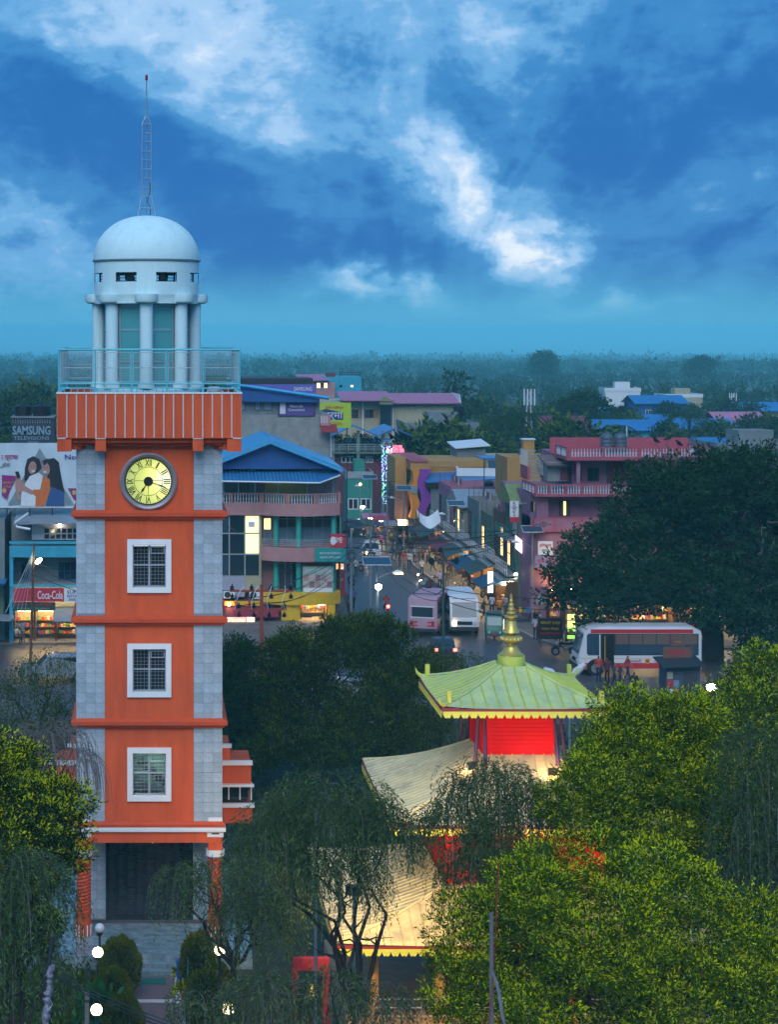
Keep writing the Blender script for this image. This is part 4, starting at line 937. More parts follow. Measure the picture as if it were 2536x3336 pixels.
weep_tree('dark weeping tree at the far edge beside the lime trees', 2500, 51.0, [(2500, 2450, 51, 1.0, 1.1, .8), (2560, 2560, 51, .9, 1.0, .9), (2450, 2650, 50.5, .7, .9, .7), (2530, 2800, 50.5, 1.0, 1.0, .9), (2400, 2850, 51, .7, .9, .7)], 850, length=2.2, trunk=(4.2, .13), tw=120)
weep_tree('willowy shrub between the tower and the lit corner shops', 130, 92.0, [(150, 2180, 92, 1.5, 1.4, 1.0), (60, 2240, 92, 1.4, 1.4, .9), (210, 2300, 91, 1.0, 1.2, 1.0), (100, 2360, 91, 2.0, 1.4, 1.2)], 700, leaf=.14, wid=.04, length=1.8, trunk=(2.5, .14), tw=40, mats=MID, step=.1)
# bare twiggy tree against the tower corner
D0 = 63.0; x0 = PX(150, D0); lb = LB(x0, D0, [(160, 2390, 63, 1.0, 1.0, .6), (230, 2470, 63, .6, .8, .6), (90, 2440, 63, .8, .9, .6)])
_me, _pts = weeping('crown', lb, 330, .06, .014, 2.4, [M_TWIG, LM_WEEP], step=.08, tip=.1)
tree('bare_tree', 'leafless weeping tree of grey twigs beside the tower', 'tree', x0, D0, lb, _me, 5.0, .12, limbs=3, sub=4, twigs=strand_twigs(_pts, 300, .009))
# --- dark trees between the park and the junction
for i, (lab, px, D, rows) in enumerate([
    ('dark feathery tree next to the tower under the yellow shop', 800, 96, [(790, 2230, 96, 2.0, 1.9, 1.9), (720, 2360, 95, 1.5, 1.6, 1.5), (860, 2370, 95, 1.6, 1.6, 1.7), (760, 2470, 94, 1.5, 1.4, 1.0)]),
    ('dark rounded tree in the middle below the blue pole lamp', 1000, 94, [(980, 2190, 94, 1.6, 1.8, 1.7), (1090, 2130, 94, 1.5, 1.6, 1.4), (1020, 2330, 93, 2.0, 1.7, 1.6), (940, 2440, 92, 1.6, 1.4, 1.2), (1180, 2080, 95, 1.1, 1.2, .9)]),
    ('dark green tree in front of the pink tailed bus', 1250, 92, [(1230, 2130, 92, 1.5, 1.6, 1.5), (1330, 2200, 92, 1.3, 1.5, 1.3), (1240, 2300, 91, 1.9, 1.6, 1.5), (1150, 2430, 90, 1.6, 1.5, 1.2), (1330, 2410, 90, 1.5, 1.4, 1.2)])]):
    x0 = PX(px, D); lb = LB(x0, D, rows)
    tree('dark_tree', lab, 'tree', x0, D, lb, bushy('crown', puffs(lb, 60, .6, 1.1, 8 + i), 1500, 14, .17, .055, .34, [LM_DARK if i == 0 else LM_MDK, LM_MID_TIP if i else LM_MDK], tip=.12), 2.2, .18, sub=3)
weep_tree('weeping tree with thin tips hanging over the road beside the temple roof', 1440, 90.0, [(1440, 2170, 90, 1.1, 1.2, .7), (1520, 2150, 90, .7, .9, .5), (1390, 2260, 90, 1.2, 1.2, .8), (1440, 2360, 89, 1.3, 1.3, .9)], 620, leaf=.13, wid=.032, length=2.0, trunk=(2.6, .13), tw=60, mats=MID, step=.09, tip=.1)
# --- great fig tree on the corner
D0 = 130.0; x0 = PX(2320, D0)
lb = LB(x0, D0, [(2170, 1730, 130, 4.4, 4.2, 2.9), (2360, 1700, 130, 4.6, 4.4, 3.6), (1990, 1830, 129, 3.2, 3.4, 2.6), (2250, 1600, 130, 3.6, 3.4, 2.4), (2480, 1850, 129, 4.0, 4.0, 3.4), (2150, 1900, 128, 3.8, 3.6, 2.0), (1880, 1900, 128.5, 1.8, 2.2, 1.4), (2330, 1950, 128, 3.8, 3.4, 1.8), (2520, 2040, 127.5, 3.2, 3.0, 1.7), (1930, 1960, 128, 2.0, 2.2, 1.4), (2170, 1580, 130, 1.7, 1.8, 1.1), (2430, 1560, 130, 2.6, 2.6, 1.8), (2540, 1640, 130, 2.4, 2.6, 2.0)])
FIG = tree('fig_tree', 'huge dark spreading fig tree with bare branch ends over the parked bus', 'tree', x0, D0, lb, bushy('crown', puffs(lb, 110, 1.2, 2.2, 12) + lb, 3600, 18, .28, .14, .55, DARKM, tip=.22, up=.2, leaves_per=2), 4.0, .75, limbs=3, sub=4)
mb = MB()
for _ in range(60):
    l = random.choice(lb); d = Vector((random.uniform(-1, 1), random.uniform(-1, .1), random.uniform(-.3, 1))).normalized()
    s = Vector(l[:3]) + Vector((d.x * l[3], d.y * l[4], d.z * l[5])) * .8; e = s + d * random.uniform(.7, 1.8) + Vector((0, 0, random.uniform(-.4, .6)))
    mb.path(limb_path(s, e, 4, .2), [.06, .05, .04, .03, .015], 5)
tag(mb.build('bare_branches', M_TWIG, FIG), None, kind='stuff')
# crows on the top branches
M_CROW = mat('crow_black', (.01, .011, .014), .5, 0)
crow_me = MB().path([(0, -.22, -.02), (0, -.10, .02), (0, .05, .10), (0, .12, .2), (0, .17, .22), (0, .25, .20)], [.02, .06, .09, .05, .045, .008], 8).tube((.02, .02, .02), (.02, .02, -.12), .008, 4).tube((-.02, .02, .02), (-.02, .02, -.12), .008, 4).mesh('crow', M_CROW, True)
perch = MB(); top = []
for (px, py) in ((2140, 1440), (2180, 1432), (2215, 1450), (2270, 1478), (2100, 1500), (2310, 1490)):
    X, Z = at(px, py, 129); top.append((X, 129, Z)); perch.path(limb_path((PX(2200, 130) - x0, 0, PZ(1600, 130)), (X - x0, -1, Z - .12), 4, .10), [.10, .08, .06, .04, .025], 5)
tag(perch.build('perch_branches', M_TWIG, FIG), None, kind='stuff')
for i, (X, Y, Z) in enumerate(top):
    c = put('crow', crow_me, None, (X, Y, Z), R(random.choice((70, -70, 120, -110))), scale=1.5)
    tag(c, ['highest crow on the tip of the fig tree', 'crow just beside the highest one on the fig tree', 'crow below the pair on the fig tree tip', 'crow on the outer twig toward the picture edge', 'crow on the twig nearest the pink balustrade', 'outermost crow of the six in the fig tree'][i], 'bird', 'crows on the fig tree')
# --- clipped conifers along the path
def topiary(label, px, py, D, r, h, group='clipped conifers along the path'):
    X, Z = at(px, py, D); zc = max(h * .55, .4); lbs = [(0, 0, zc, r, r, h * .5)]
    t = thing('clipped_conifer', label, 'shrub', (X, D, 0), 0, group)
    n = 5200; d = unit(RN.normal(size=(n, 3))); p = np.array([0, 0, zc]) + d * np.array([r, r, h * .5]) * RN.uniform(.86, 1.02, n)[:, None] * (1 + .05 * np.sin(d[:, :1] * 9) * np.sin(d[:, 2:] * 8)); up_ = unit(d + np.array([0, 0, .8]))
    put('foliage', leaf_mesh('foliage', p, unit(up_ + RN.normal(size=(n, 3)) * .3), .12 * RN.uniform(.6, 1.2, n), .05, [LM_TOPI, LM_TOPI], np.zeros(n, 'i')), t)
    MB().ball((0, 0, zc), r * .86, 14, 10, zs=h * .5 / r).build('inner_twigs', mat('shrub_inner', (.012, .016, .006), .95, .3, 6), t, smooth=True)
    MB().tube((0, 0, -.02), (0, 0, zc), .06, 6).build('stem', M_BARK, t)
topiary('round clipped conifer beside the unlit globe lamp', 390, 3080, 64.0, .68, 1.9)
topiary('egg shaped clipped conifer in front of the round one on the lamp side', 365, 3140, 61.6, .62, 1.7)
topiary('third clipped conifer down the path beside the big leaved shrub', 400, 3230, 59.0, .62, 1.7)
topiary('lowest clipped conifer on the lamp post side of the path', 390, 3320, 55.6, .7, 1.6)
topiary('dark round clipped conifer across the path near the terrace', 645, 3085, 64.2, .56, 2.0)
topiary('clipped conifer in front of the dark round one across the path', 672, 3170, 61.4, .66, 1.7)
topiary('small clipped conifer by the potted plants', 705, 3130, 62.8, .45, 1.5)
topiary('low clipped conifer across the path near the bottom edge', 690, 3310, 56.0, .7, 1.5)
# big leaved shrub by the lamp
D0 = 59.5; X, Z = at(330, 3190, D0); t = thing('castor_shrub', 'big leaved green shrub below the lit globe lamp', 'shrub', (X, D0, 0))
n = 420; d = unit(RN.normal(size=(n, 3))); p = np.array([0, 0, 1.15]) + d * np.array([.75, .7, .75]) * RN.uniform(.3, 1, n)[:, None]
put('foliage', leaf_mesh('foliage', p, unit(d + np.array([0, -.3, -.2])), .30, .24, [leafmat('broad_leaves', (.02, .10, .03), (.06, .20, .06)), LM_MID_TIP], (RN.random(n) < .06).astype('i')), t)
mb = MB(); [mb.path(limb_path((0, 0, 0), (random.uniform(-.5, .5), random.uniform(-.4, .4), random.uniform(.9, 1.6)), 4), [.03, .025, .02, .015, .01], 5) for _ in range(9)]; mb.build('stems', M_BARK, t)
# low planting filling the ground under the near trees
def ground_cover(label, x0, x1, y0, y1, n, hmax, mats):
    p = np.stack([RN.uniform(x0, x1, n), RN.uniform(y0, y1, n), np.zeros(n)], 1); p[:, 2] = RN.uniform(.02, 1, n) * hmax * (.5 + .5 * np.sin(p[:, 0] * 1.7 + 1) * np.sin(p[:, 1] * 1.3))
    dd = unit(RN.normal(size=(n, 3)) * .7 + np.array([0, 0, .8]))
    tag(put('undergrowth', leaf_mesh('undergrowth', np.abs(p) * np.array([0, 0, 1]) + p * np.array([1, 1, 0]), dd, .22 * RN.uniform(.6, 1.4, n), .07, mats, (RN.random(n) < .15).astype('i'))), label, None, None, 'stuff')
ground_cover('mixed low shrubs under the trees on the tower side', -9, -1.1, 46, 66, 16000, 1.2, MID)
ground_cover('mixed low shrubs under the trees beside the temple', 1.1, 22, 44, 56.5, 24000, 1.2, [LM_DARK, LM_MID])
ground_cover('dark shrubs between the tower and the road', -14, 28, 79, 106, 26000, 1.3, [LM_DARK, LM_MID])
# ================================================================== town buildings
M_PINK = mat('salmon_pink_plaster', (0.42, 0.21, 0.21), 0.8, 0.16, 1.0, stain=0.5, stain_col=(0.25, 0.15, 0.16))
M_PINKP = mat('pink_house_plaster', (0.30, 0.13, 0.20), 0.8, 0.16, 1.0, stain=0.45, stain_col=(0.22, 0.12, 0.18))
M_PINKTRIM = mat('rose_red_trim', (0.38, 0.075, 0.11), 0.7, 0.15, 2)
M_BALUS = mat('white_baluster', (0.60, 0.62, 0.66), 0.7, 0.08)
M_BLUEROOF = mat('blue_sheet_roof', (0.025, 0.15, 0.38), 0.35, 0.2, 1.0, stain=0.25, stain_col=(0.02, 0.12, 0.30), spec=0.5)
M_BLUELT = mat('light_blue_ridge', (0.06, 0.34, 0.62), 0.35, 0.12, 1.0)
M_BLUEDK = mat('deep_blue_gable', (0.018, 0.085, 0.28), 0.5, 0.12, 1.0)
M_TEAL = mat('teal_green_paint', (0.03, 0.22, 0.17), 0.6, 0.12, 2)
M_CYANP = mat('bright_cyan_paint', (0.04, 0.32, 0.45), 0.6, 0.2, 2)
M_YELLOW = mat('chrome_yellow_paint', (0.68, 0.42, 0.015), 0.6, 0.12, 2, stain=.2, stain_col=(.35, .2, .02))
M_CREAM = mat('cream_plaster', (0.40, 0.36, 0.23), 0.8, 0.16, 1.0, stain=0.45, stain_col=(0.25, 0.22, 0.16))
M_OCHRE = mat('ochre_orange_plaster', (0.42, 0.22, 0.06), 0.8, 0.16, 1.0, stain=0.5, stain_col=(0.30, 0.17, 0.07))
M_MAROONW = mat('maroon_brick_paint', (0.16, 0.035, 0.06), 0.8, 0.2, 2)
M_GREENW = mat('faded_green_plaster', (0.11, 0.17, 0.12), 0.8, 0.25, 1.0, stain=0.6, stain_col=(0.08, 0.10, 0.08))
M_GREYW = mat('weathered_grey_plaster', (0.18, 0.21, 0.22), 0.85, 0.25, 0.8, stain=0.65, stain_col=(0.12, 0.13, 0.13))
M_BRICKW = mat('dark_brick', (0.14, 0.075, 0.06), 0.9, 0.35, 6)
M_PURPW = mat('purple_paint', (0.22, 0.03, 0.30), 0.6, 0.1)
M_ORW = mat('amber_paint', (0.60, 0.22, 0.01), 0.6, 0.1)
M_PINKROOF = mat('pink_sheet_roof', (0.45, 0.16, 0.26), 0.5, 0.1, 1)
M_TIN = mat('grey_tin_sheet', (0.30, 0.34, 0.38), 0.4, 0.2, 1.5, metal=0.3)
M_GREENROOF = mat('olive_green_roof', (0.20, 0.25, 0.08), 0.6, 0.2, 2, stain=.4, stain_col=(.35, .38, .28))
M_TANK = mat('black_water_tank', (0.014, 0.016, 0.02), 0.4, 0.1)
M_TANKG = mat('grey_water_tank', (0.07, 0.10, 0.13), 0.4, 0.1)
M_AWN1 = mat('dark_blue_tarp', (.015, .06, .13), .6, .3, 2); M_AWN2 = mat('dirty_green_tarp', (.04, .07, .07), .7, .4, 2)
M_PIPE = mat('white_plastic_pipe', (.62, .66, .70), .4, .05)
M_LITW = glow('lit_window_warm', (1.0, 0.62, 0.22), 1.3); M_LITY = glow('lit_window_yellow', (0.90, 0.95, 0.18), 0.75); M_LITC = glow('lit_window_cool', (0.8, 0.95, 1.0), 1.4)
M_LITSHOP = glow('shop_light', (1.0, 0.68, 0.28), 40)
M_GLASS_B = glass('blue_grey_glass', (0.03, 0.06, 0.09), 0.08)
M_FROST = mat('frosted_pane', (0.20, 0.27, 0.33), 0.3, .05)
M_SIGNR = mat('sign_red', (0.48, 0.02, 0.04), .5, .05); M_SIGNW = mat('sign_white', (.66, .68, .70), .5, .05); M_SIGNG = mat('sign_teal', (.02, .25, .24), .5, .05)
M_SIGNB = mat('sign_navy', (.03, .04, .18), .5, .05); M_SIGNP = mat('sign_violet', (.13, .12, .38), .5, .05)
class Fr:
    """a facade at depth D: picture bearings turned into metres, local to the building's foot"""
    def __init__(s, D, X0): s.D, s.X0 = D, X0
    def x(s, px): return PX(px, s.D) - s.X0
    def z(s, py): return PZ(py, s.D)
def window(parent, x0, x1, z0, z1, y=0.0, m=None, pane=None, nx=2, nz=1, t=.05, name='window', proud=.05):
    w = node(name, parent); m = m or M_BALUS; pane = pane or M_GLASS_D; mb = MB()
    mb.box(x0, x1, y - proud, y + .02, z1 - t, z1).box(x0, x1, y - proud, y + .02, z0, z0 + t)
    for k in range(nx + 1):
        xc = x0 + t / 2 + (x1 - x0 - t) * k / nx; mb.box(xc - t / 2, xc + t / 2, y - proud, y + .02, z0 + t, z1 - t)
    for k in range(1, nz):
        zc = z0 + (z1 - z0) * k / nz
        for j in range(nx):
            a = x0 + t + (x1 - x0 - t) * j / nx; mb.box(a, a + (x1 - x0 - t) / nx - t, y - proud, y + .02, zc - t / 2, zc + t / 2)
    mb.build('window_frame', m, w)
    for j in range(nx):
        for k in range(nz):
            a = x0 + t / 2 + (x1 - x0 - t) * j / nx; b = a + (x1 - x0 - t) / nx; c = z0 + (z1 - z0) * k / nz; d = z0 + (z1 - z0) * (k + 1) / nz
            pm = pane[(j + k * nx) % len(pane)] if isinstance(pane, (list, tuple)) else pane
            B('pane', pm, w, (a + t / 2, b - t / 2, y - .02, y - .01, c + t / 2, d - t / 2))
    return w
def wall(parent, x0, x1, y0, y1, z0, z1, m, name='wall'): return B(name, m, parent, (x0, x1, y0, y1, z0, z1))
_BAL = {}
def baluster_mesh(h, m):
    k = (round(h, 2), m.name)
    if k not in _BAL: _BAL[k] = MB().lathe([(.045, 0), (.045, h * .12), (.025, h * .2), (.055, h * .42), (.028, h * .62), (.03, h * .86), (.045, h * .9), (.045, h)], 8).mesh('baluster', m, True)
    return _BAL[k]
def balustrade(parent, a, b, z0, z1, pitch=.24, post=1.9, m=M_BALUS, trim=M_PINK, t=.13, posts=True):
    """from point a to b (x, y)"""
    a, b = Vector(a), Vector(b); L_ = (b - a).length; rz = math.atan2((b - a).y, (b - a).x)
    n = node('balustrade', parent, (a.x, a.y, 0), rz)
    B('top_rail', trim, n, (0, L_, -t / 2, t / 2, z1 - .1, z1)); B('bottom_rail', trim, n, (0, L_, -t / 2, t / 2, z0, z0 + .06))
    bm_ = baluster_mesh(z1 - z0 - .16, m); k = int(L_ / pitch); np_ = max(1, round(L_ / post))
    for i in range(np_ + 1 if posts else 0): B('post', trim, n, (max(0, min(L_ - .16, L_ * i / np_ - .08)), max(.16, min(L_, L_ * i / np_ + .08)), -t / 2 - .01, t / 2 + .01, z0 + .06, z1 - .1))
    for i in range(k): put('baluster', bm_, n, ((i + .5) * L_ / k, 0, z0 + .06))
    return n
def railing(parent, pts, z0, z1, m=M_STEEL, bars=3, posts=1.5, r=.02):
    n = node('railing', parent)
    for (x0, y0), (x1, y1) in zip(pts[:-1], pts[1:]):
        for k in range(bars): zz = z1 - (z1 - z0) * k / bars; MB().tube((x0, y0, zz), (x1, y1, zz), r, 5).build('rail', m, n)
        L_ = math.hypot(x1 - x0, y1 - y0); c = max(1, int(L_ / posts))
        for i in range(c + 1): f = i / c; MB().tube((x0 + (x1 - x0) * f, y0 + (y1 - y0) * f, z0), (x0 + (x1 - x0) * f, y0 + (y1 - y0) * f, z1), r, 5).build('rail_post', m, n)
    return n
def sign(parent, x0, x1, z0, z1, y, m, lines, name='sign', t=.08, face=0.0, lm=None):
    """a board with lettering: lines of (text, rel height, rel centre z, rel width, material)"""
    s = node(name, parent); B('board', m, s, (x0, x1, y - t, y, z0, z1)); W, H = x1 - x0, z1 - z0
    for body, h, cz, w, tm in lines: text(body, H * h, W * w, tm, s, ((x0 + x1) / 2, y - t - .012, z0 + H * cz), bold=.01)
    return s
def tank(label, X, Y, Z, r=.6, h=1.3, m=None, group='rooftop water tanks'):
    m = m or M_TANK; t = thing('water_tank', label, 'water tank', (X, Y, Z), 0, group)
    prof = [(r, 0)]
    for k in range(4): z = h * (.05 + .19 * k); prof += [(r, z), (r * .96, z + .03), (r * .96, z + h * .06), (r, z + h * .09)]
    prof += [(r, h * .82), (r * .75, h * .93), (r * .35, h), (.01, h)]
    MB().lathe(prof, 18).build('tank_body', m, t, smooth=True); MB().lathe([(r * .33, h - .02), (r * .33, h + .08), (.01, h + .1)], 12).build('tank_lid', m, t); return t
def roof_plane(parent, q, t, m, seams=0, sm=None, name='roof_sheet'):
    rn = MB().plate(q, t).build(name, m, parent)
    if seams:
        a, b, c, d = [Vector(p) for p in q]
        for k in range(1, seams):
            f = k / seams; MB().tube(a.lerp(b, f) + Vector((0, 0, .02)), d.lerp(c, f) + Vector((0, 0, .02)), .03, 4).build('roof_seam', sm or m, rn)
    return rn
def shop_front(parent, x0, x1, z0, z1, y, lit=M_LITSHOP, goods=True):
    """an open shop bay: lit back wall, shelves of goods"""
    s = node('shop_bay', parent); d = 1.6
    B('bay_back', mat('shop_wall', (.5, .42, .3), .8, .1), s, (x0, x1, y + d, y + d + .05, z0, z1)); B('bay_side', M_WOOD, s, (x0, x0 + .06, y, y + d, z0, z1)); B('bay_side', M_WOOD, s, (x1 - .06, x1, y, y + d, z0, z1))
    B('bay_lamp', lit, s, (x0 + .2, x1 - .2, y + .35, y + .6, z1 - .10, z1 - .02))
    cols = [mat('goods_%d' % i, c, .6, 0) for i, c in enumerate(((.5, .05, .04), (.55, .4, .05), (.1, .3, .1), (.1, .15, .45), (.6, .55, .5), (.5, .2, .05)))]
    if goods:
        for k in range(3):
            zz = z0 + .35 + k * (z1 - z0 - .7) / 3; B('shelf', M_WOOD, s, (x0 + .07, x1 - .07, y + 1.1, y + 1.55, zz - .04, zz)); x = x0 + .12
            while x < x1 - .25:
                w = random.uniform(.1, .22); B('goods', random.choice(cols), s, (x, x + w, y + 1.15, y + 1.4, zz + .001, zz + random.uniform(.15, .32))); x += w + .04
    return s
# ---------------------------------------------------------------- corner building with the curved balconies
D = 147.0; f = Fr(D, PX(880, D)); G = thing('corner_building', 'salmon pink corner building with curved balconies and blue gabled roof', 'building', (f.X0, D, 0))
xl, xm, xr = f.x(560), f.x(852), f.x(1108); zf = [0, f.z(1925), f.z(1825), f.z(1780), f.z(1678), f.z(1640), f.z(1605), f.z(1527)]
cxa = (xm + xr) / 2; ch = (xr - xm) / 2; sag = 1.15; Ra = (ch * ch + sag * sag) / (2 * sag)
def arc(n, off=0.0, a=-1.0, b=1.0):
    th = math.asin(ch / Ra); out = []
    for i in range(n + 1):
        q = (a + (b - a) * i / n) * th; out.append((cxa + (Ra + off) * math.sin(q), (Ra - sag) - (Ra + off) * math.cos(q)))
    return out
def arc_band(name, z0, z1, t, m, off=0.0):
    o = arc(16, off); i = arc(16, off - t); return MB().slab(o + i[::-1], z0, z1).build(name, m, G)
def arc_floor(z0, z1, m): return MB().slab(arc(16, -.01) + [(xr, 1.6), (xm, 1.6)], z0, z1).build('floor_slab', m, G)
wall(G, xl, xr, 1.6, 12, 0, zf[7], M_PINK); wall(G, xl, xm, .25, 1.598, zf[1], zf[5], M_CREAM, 'stair_bay')
# stair bay glazing: grid of panes, two lit
gx = [f.x(p) for p in (640, 690, 747, 798, 846)]; gz = [f.z(p) for p in (1877, 1806, 1738, 1679)]
lit = {(1, 2): M_GLASS_B, (3, 2): M_LITY, (3, 1): M_LITY, (2, 1): M_GLASS_D, (3, 0): M_GLASS_D}
for i in range(4):
    for k in range(3):
        w = node('stair_window', G); a, b, c, d = gx[i], gx[i + 1], gz[k], gz[k + 1]
        B('pane', lit.get((i, k), M_GLASS_B if (i + k) % 2 else M_GLASS_D), w, (a + .05, b - .05, .20, .215, c + .05, d - .05))
        MB().box(a, b, .17, .249, d - .06, d - .005).box(a, a + .05, .17, .249, c, d - .061).build('window_frame', M_ALU, w)
B('stair_rake', M_DARK, G, *[(gx[1] + .3 + k * .22, gx[1] + .55 + k * .22, .185, .199, gz[2] + 1.0 - k * .14, gz[2] + 1.12 - k * .14) for k in range(9)])
sign(G, f.x(810), f.x(830), f.z(1718), f.z(1700), .199, M_SIGNW, [], 'notice', .01)
B('tile_panel', mat('lattice_tiles', (.33, .33, .40), .6, .3, 14), G, (gx[0], gx[3], .18, .249, f.z(1945), gz[0] - .01))
B('signal_lamps', glow('neon_rgb', (.2, .25, 1.0), 3), G, (f.x(818), f.x(828), .15, .18, f.z(1697), f.z(1690)))
for px in (728, 812):
    ac = node('air_conditioner', G, (f.x(px), -.15, f.z(1950))); B('casing', M_SIGNW, ac, (0, .85, 0, .34, 0, .6)); MB().prism([(.3 + .24 * math.cos(k * math.pi / 8), .3 + .24 * math.sin(k * math.pi / 8)) for k in range(16)], -.02, -.001).build('fan_grille', M_DARK, ac)
# curved floors
for z0, z1 in ((zf[2], zf[3]), (zf[4], zf[5])): arc_band('balcony_band', z0, z1, .15, M_PINK); arc_floor(z0, z0 + .15, M_CONC)
B('balcony_band', M_PINK, G, (xl, xm, -.05, .1, zf[4], zf[5])); B('floor_slab', M_CONC, G, (xl, xm, .1, 1.6, zf[4], zf[4] + .15))
ap = arc(3, -.08); 
for a, b in zip(ap[:-1], ap[1:]): balustrade(G, a, b, zf[5], zf[6], .21, 1.9)
balustrade(G, (xl, .02), (xm, .02), zf[5], zf[6], .21, 2.2); balustrade(G, (xr, .1), (xr, 2.2), zf[5], zf[6], .24, 2.2)
M_TEALC = mat('teal_column_paint', (.03, .36, .28), .55, .1)
for px in (900, 972, 1088):
    for z0, z1 in ((zf[1], zf[2]), (zf[3], zf[4])):
        X = f.x(px); yq = .25 if px != 972 else -.35; MB().lathe([(.2, z0), (.2, z1)], 16, (X, yq, 0)).build('column', M_TEALC, G, smooth=True)
def glaze(x0, x1, z0, z1, y, n, low):
    g = node('glazed_front', G); zmid = z0 + (z1 - z0) * .52; ztop = z1 - .42; w = (x1 - x0) / n
    for i in range(n):
        a = x0 + i * w; B('pane', low, g, (a + .04, a + w - .04, y, y + .02, z0 + .05, zmid - .02)); B('pane', M_WOOD if low is M_FROST else M_GLASS_D, g, (a + .04, a + w - .04, y, y + .02, zmid + .02, ztop - .03)); B('pane', M_GLASS_D, g, (a + .04, a + w - .04, y, y + .02, ztop + .03, z1))
        B('mullion', M_ALU, g, (a - .03, a + .03, y - .05, y + .03, z0, z1))
    B('transom', M_ALU, g, (x0 + .031, x1, y - .04, y + .03, ztop - .025, ztop + .025))
glaze(f.x(912), f.x(1085), zf[3] + .15, zf[4], 1.5, 6, M_FROST); glaze(f.x(912), f.x(975), zf[1], zf[2], 1.5, 3, M_GLASS_B)
window(G, f.x(862), f.x(888), zf[3] + .2, zf[4] - .35, 1.55, M_ALU, [M_FROST, M_LITW], 1, 2)
railing(G, arc(8, -.1), zf[3], f.z(1755), M_STEEL, 4, 1.6)
sg = thing('hoarding', 'white dental clinic poster with tooth photos on the curved building', 'hoarding', (f.X0, D, 0))
B('board', mat('poster_green', (.30, .42, .36), .5, .05), sg, (f.x(984), f.x(1084), -.62, -.56, f.z(1930), f.z(1842)))
text('डेन्टल क्लिनिक', .5, 2.0, M_SIGNW, sg, (f.x(1034), -.635, f.z(1856)))
for i in range(5):
    for k in range(2): B('photo', mat('tooth_photo_%d' % ((i + k) % 3), ((.42, .22, .20), (.50, .40, .36), (.30, .12, .14))[(i + k) % 3], .5, .4, 6), sg, (f.x(988 + i * 19), f.x(1004 + i * 19), -.635, -.621, f.z(1888 + k * 22), f.z(1869 + k * 22)))
B('caption_strip', M_SIGNW, sg, (f.x(988), f.x(1080), -.635, -.621, f.z(1925), f.z(1912)))
yb = MB().slab(arc(12, .05) + [(xr + .04, 1.0), (xm + .5, 1.0)], f.z(1965), zf[1] - .01); yb.build('yellow_band', M_YELLOW, G)
B('yellow_pier', M_YELLOW, G, (f.x(915), f.x(975), -.9, .9, 0, f.z(1966))); B('yellow_pier', M_YELLOW, G, (f.x(1068), f.x(1090), -.6, .9, 0, f.z(1966)))
shop_front(G, f.x(978), f.x(1066), .12, f.z(1968), -.2)
B('wall_side', M_TEAL, G, (xr + .001, xr + .08, .3, 8, zf[1], zf[4]))
# red shop under the stair bay with lit menu boards
B('shop_fascia', M_YELLOW, G, (gx[0], f.x(850), -.25, -.05, f.z(1972), f.z(1957))); 
for px in (723, 765, 808): B('fascia_block', M_SIGNR, G, (f.x(px), f.x(px + 8), -.29, -.251, f.z(1974), f.z(1952)))
MB().plate([(gx[0], -1.6, f.z(2000)), (f.x(905), -1.6, f.z(2000)), (f.x(905), -.05, f.z(1973)), (gx[0], -.05, f.z(1973))], .05).build('red_awning', mat('maroon_awning', (.22, .02, .05), .7, .15), G)
mn = thing('menu_sign', 'glowing orange menu board reading Taste under the maroon awning', 'sign', (f.X0, D - 1.7, 0))
B('board', glow('menu_orange', (1.0, .16, .02), .9), mn, (f.x(716), f.x(798), 0, .08, f.z(2024), f.z(2000))); B('board', glow('menu_photo', (1.0, .62, .25), 1.1), mn, (f.x(800), f.x(826), 0, .08, f.z(2024), f.z(2000))); text('Taste', .42, 1.3, glow('menu_letters', (1, .55, .25), 1.2), mn, (f.x(765), -.02, f.z(2011)), shear=.3)
B('board', glow('menu_cream', (1.0, .85, .45), 1.4), mn, (f.x(716), f.x(752), .02, .09, f.z(2040), f.z(2026))); B('board', glow('menu_red', (1.0, .25, .05), .9), mn, (f.x(756), f.x(798), .02, .09, f.z(2038), f.z(2027)))
lb_ = thing('bulb_lamp', 'bare bulb glowing under the yellow shop fascia by the tower', 'lamp', (f.x(745) + f.X0, D - .5, f.z(1966))); MB().ball((0, 0, 0), .13, 10, 8).build('bulb', glow('bulb_warm', (1, .75, .35), 14), lb_); MB().tube((0, 0, .1), (0, .3, .25), .02, 5).build('cord', M_DARK, lb_)
# top storey under the awning, gable roof
for px in (726, 775, 830, 905, 1000, 1085): B('roof_post', M_STEEL, G, (f.x(px), f.x(px) + .1, .3, .4, zf[6] - .6, f.z(1563)))
B('top_room', M_GREYW, G, (xl, f.x(835), 1.2, 1.59, zf[5], f.z(1560))); B('top_room', M_BRICKW, G, (f.x(775), f.x(815), 1.1, 1.199, zf[5], f.z(1560))); B('lit_wall', M_LITY if False else mat('yellow_room', (.40, .36, .06), .8, .1), G, (f.x(865), f.x(1008), 1.3, 1.59, zf[5], f.z(1560)))
B('room_lamp', glow('room_yellow', (.85, .8, .2), 2.0), G, (f.x(880), f.x(950), 1.1, 1.15, f.z(1566), f.z(1564)))
eq = [(xl, -.9, f.z(1562)), (f.x(1035), -1.9, f.z(1567)), (f.x(1106), -.5, f.z(1547)), (f.x(1106), 1.6, zf[7] - .1), (xl, 1.6, zf[7] - .1)]
roof_plane(G, [eq[0], eq[1], (f.x(1035), 1.6, zf[7] - .1), eq[4]], .04, M_BLUEROOF, 40, M_BLUELT); MB().plate([eq[1], eq[2], eq[3], (f.x(1035), 1.6, zf[7] - .1)], .04).build('roof_sheet', M_BLUEROOF, G)
MB().path([eq[0], eq[1], eq[2]], .07, 6).build('gutter', M_PIPE, G)
apx, apz, erx, erz, elx = f.x(880), f.z(1434), f.x(1116), f.z(1527), f.x(880) - (f.x(1116) - f.x(880))
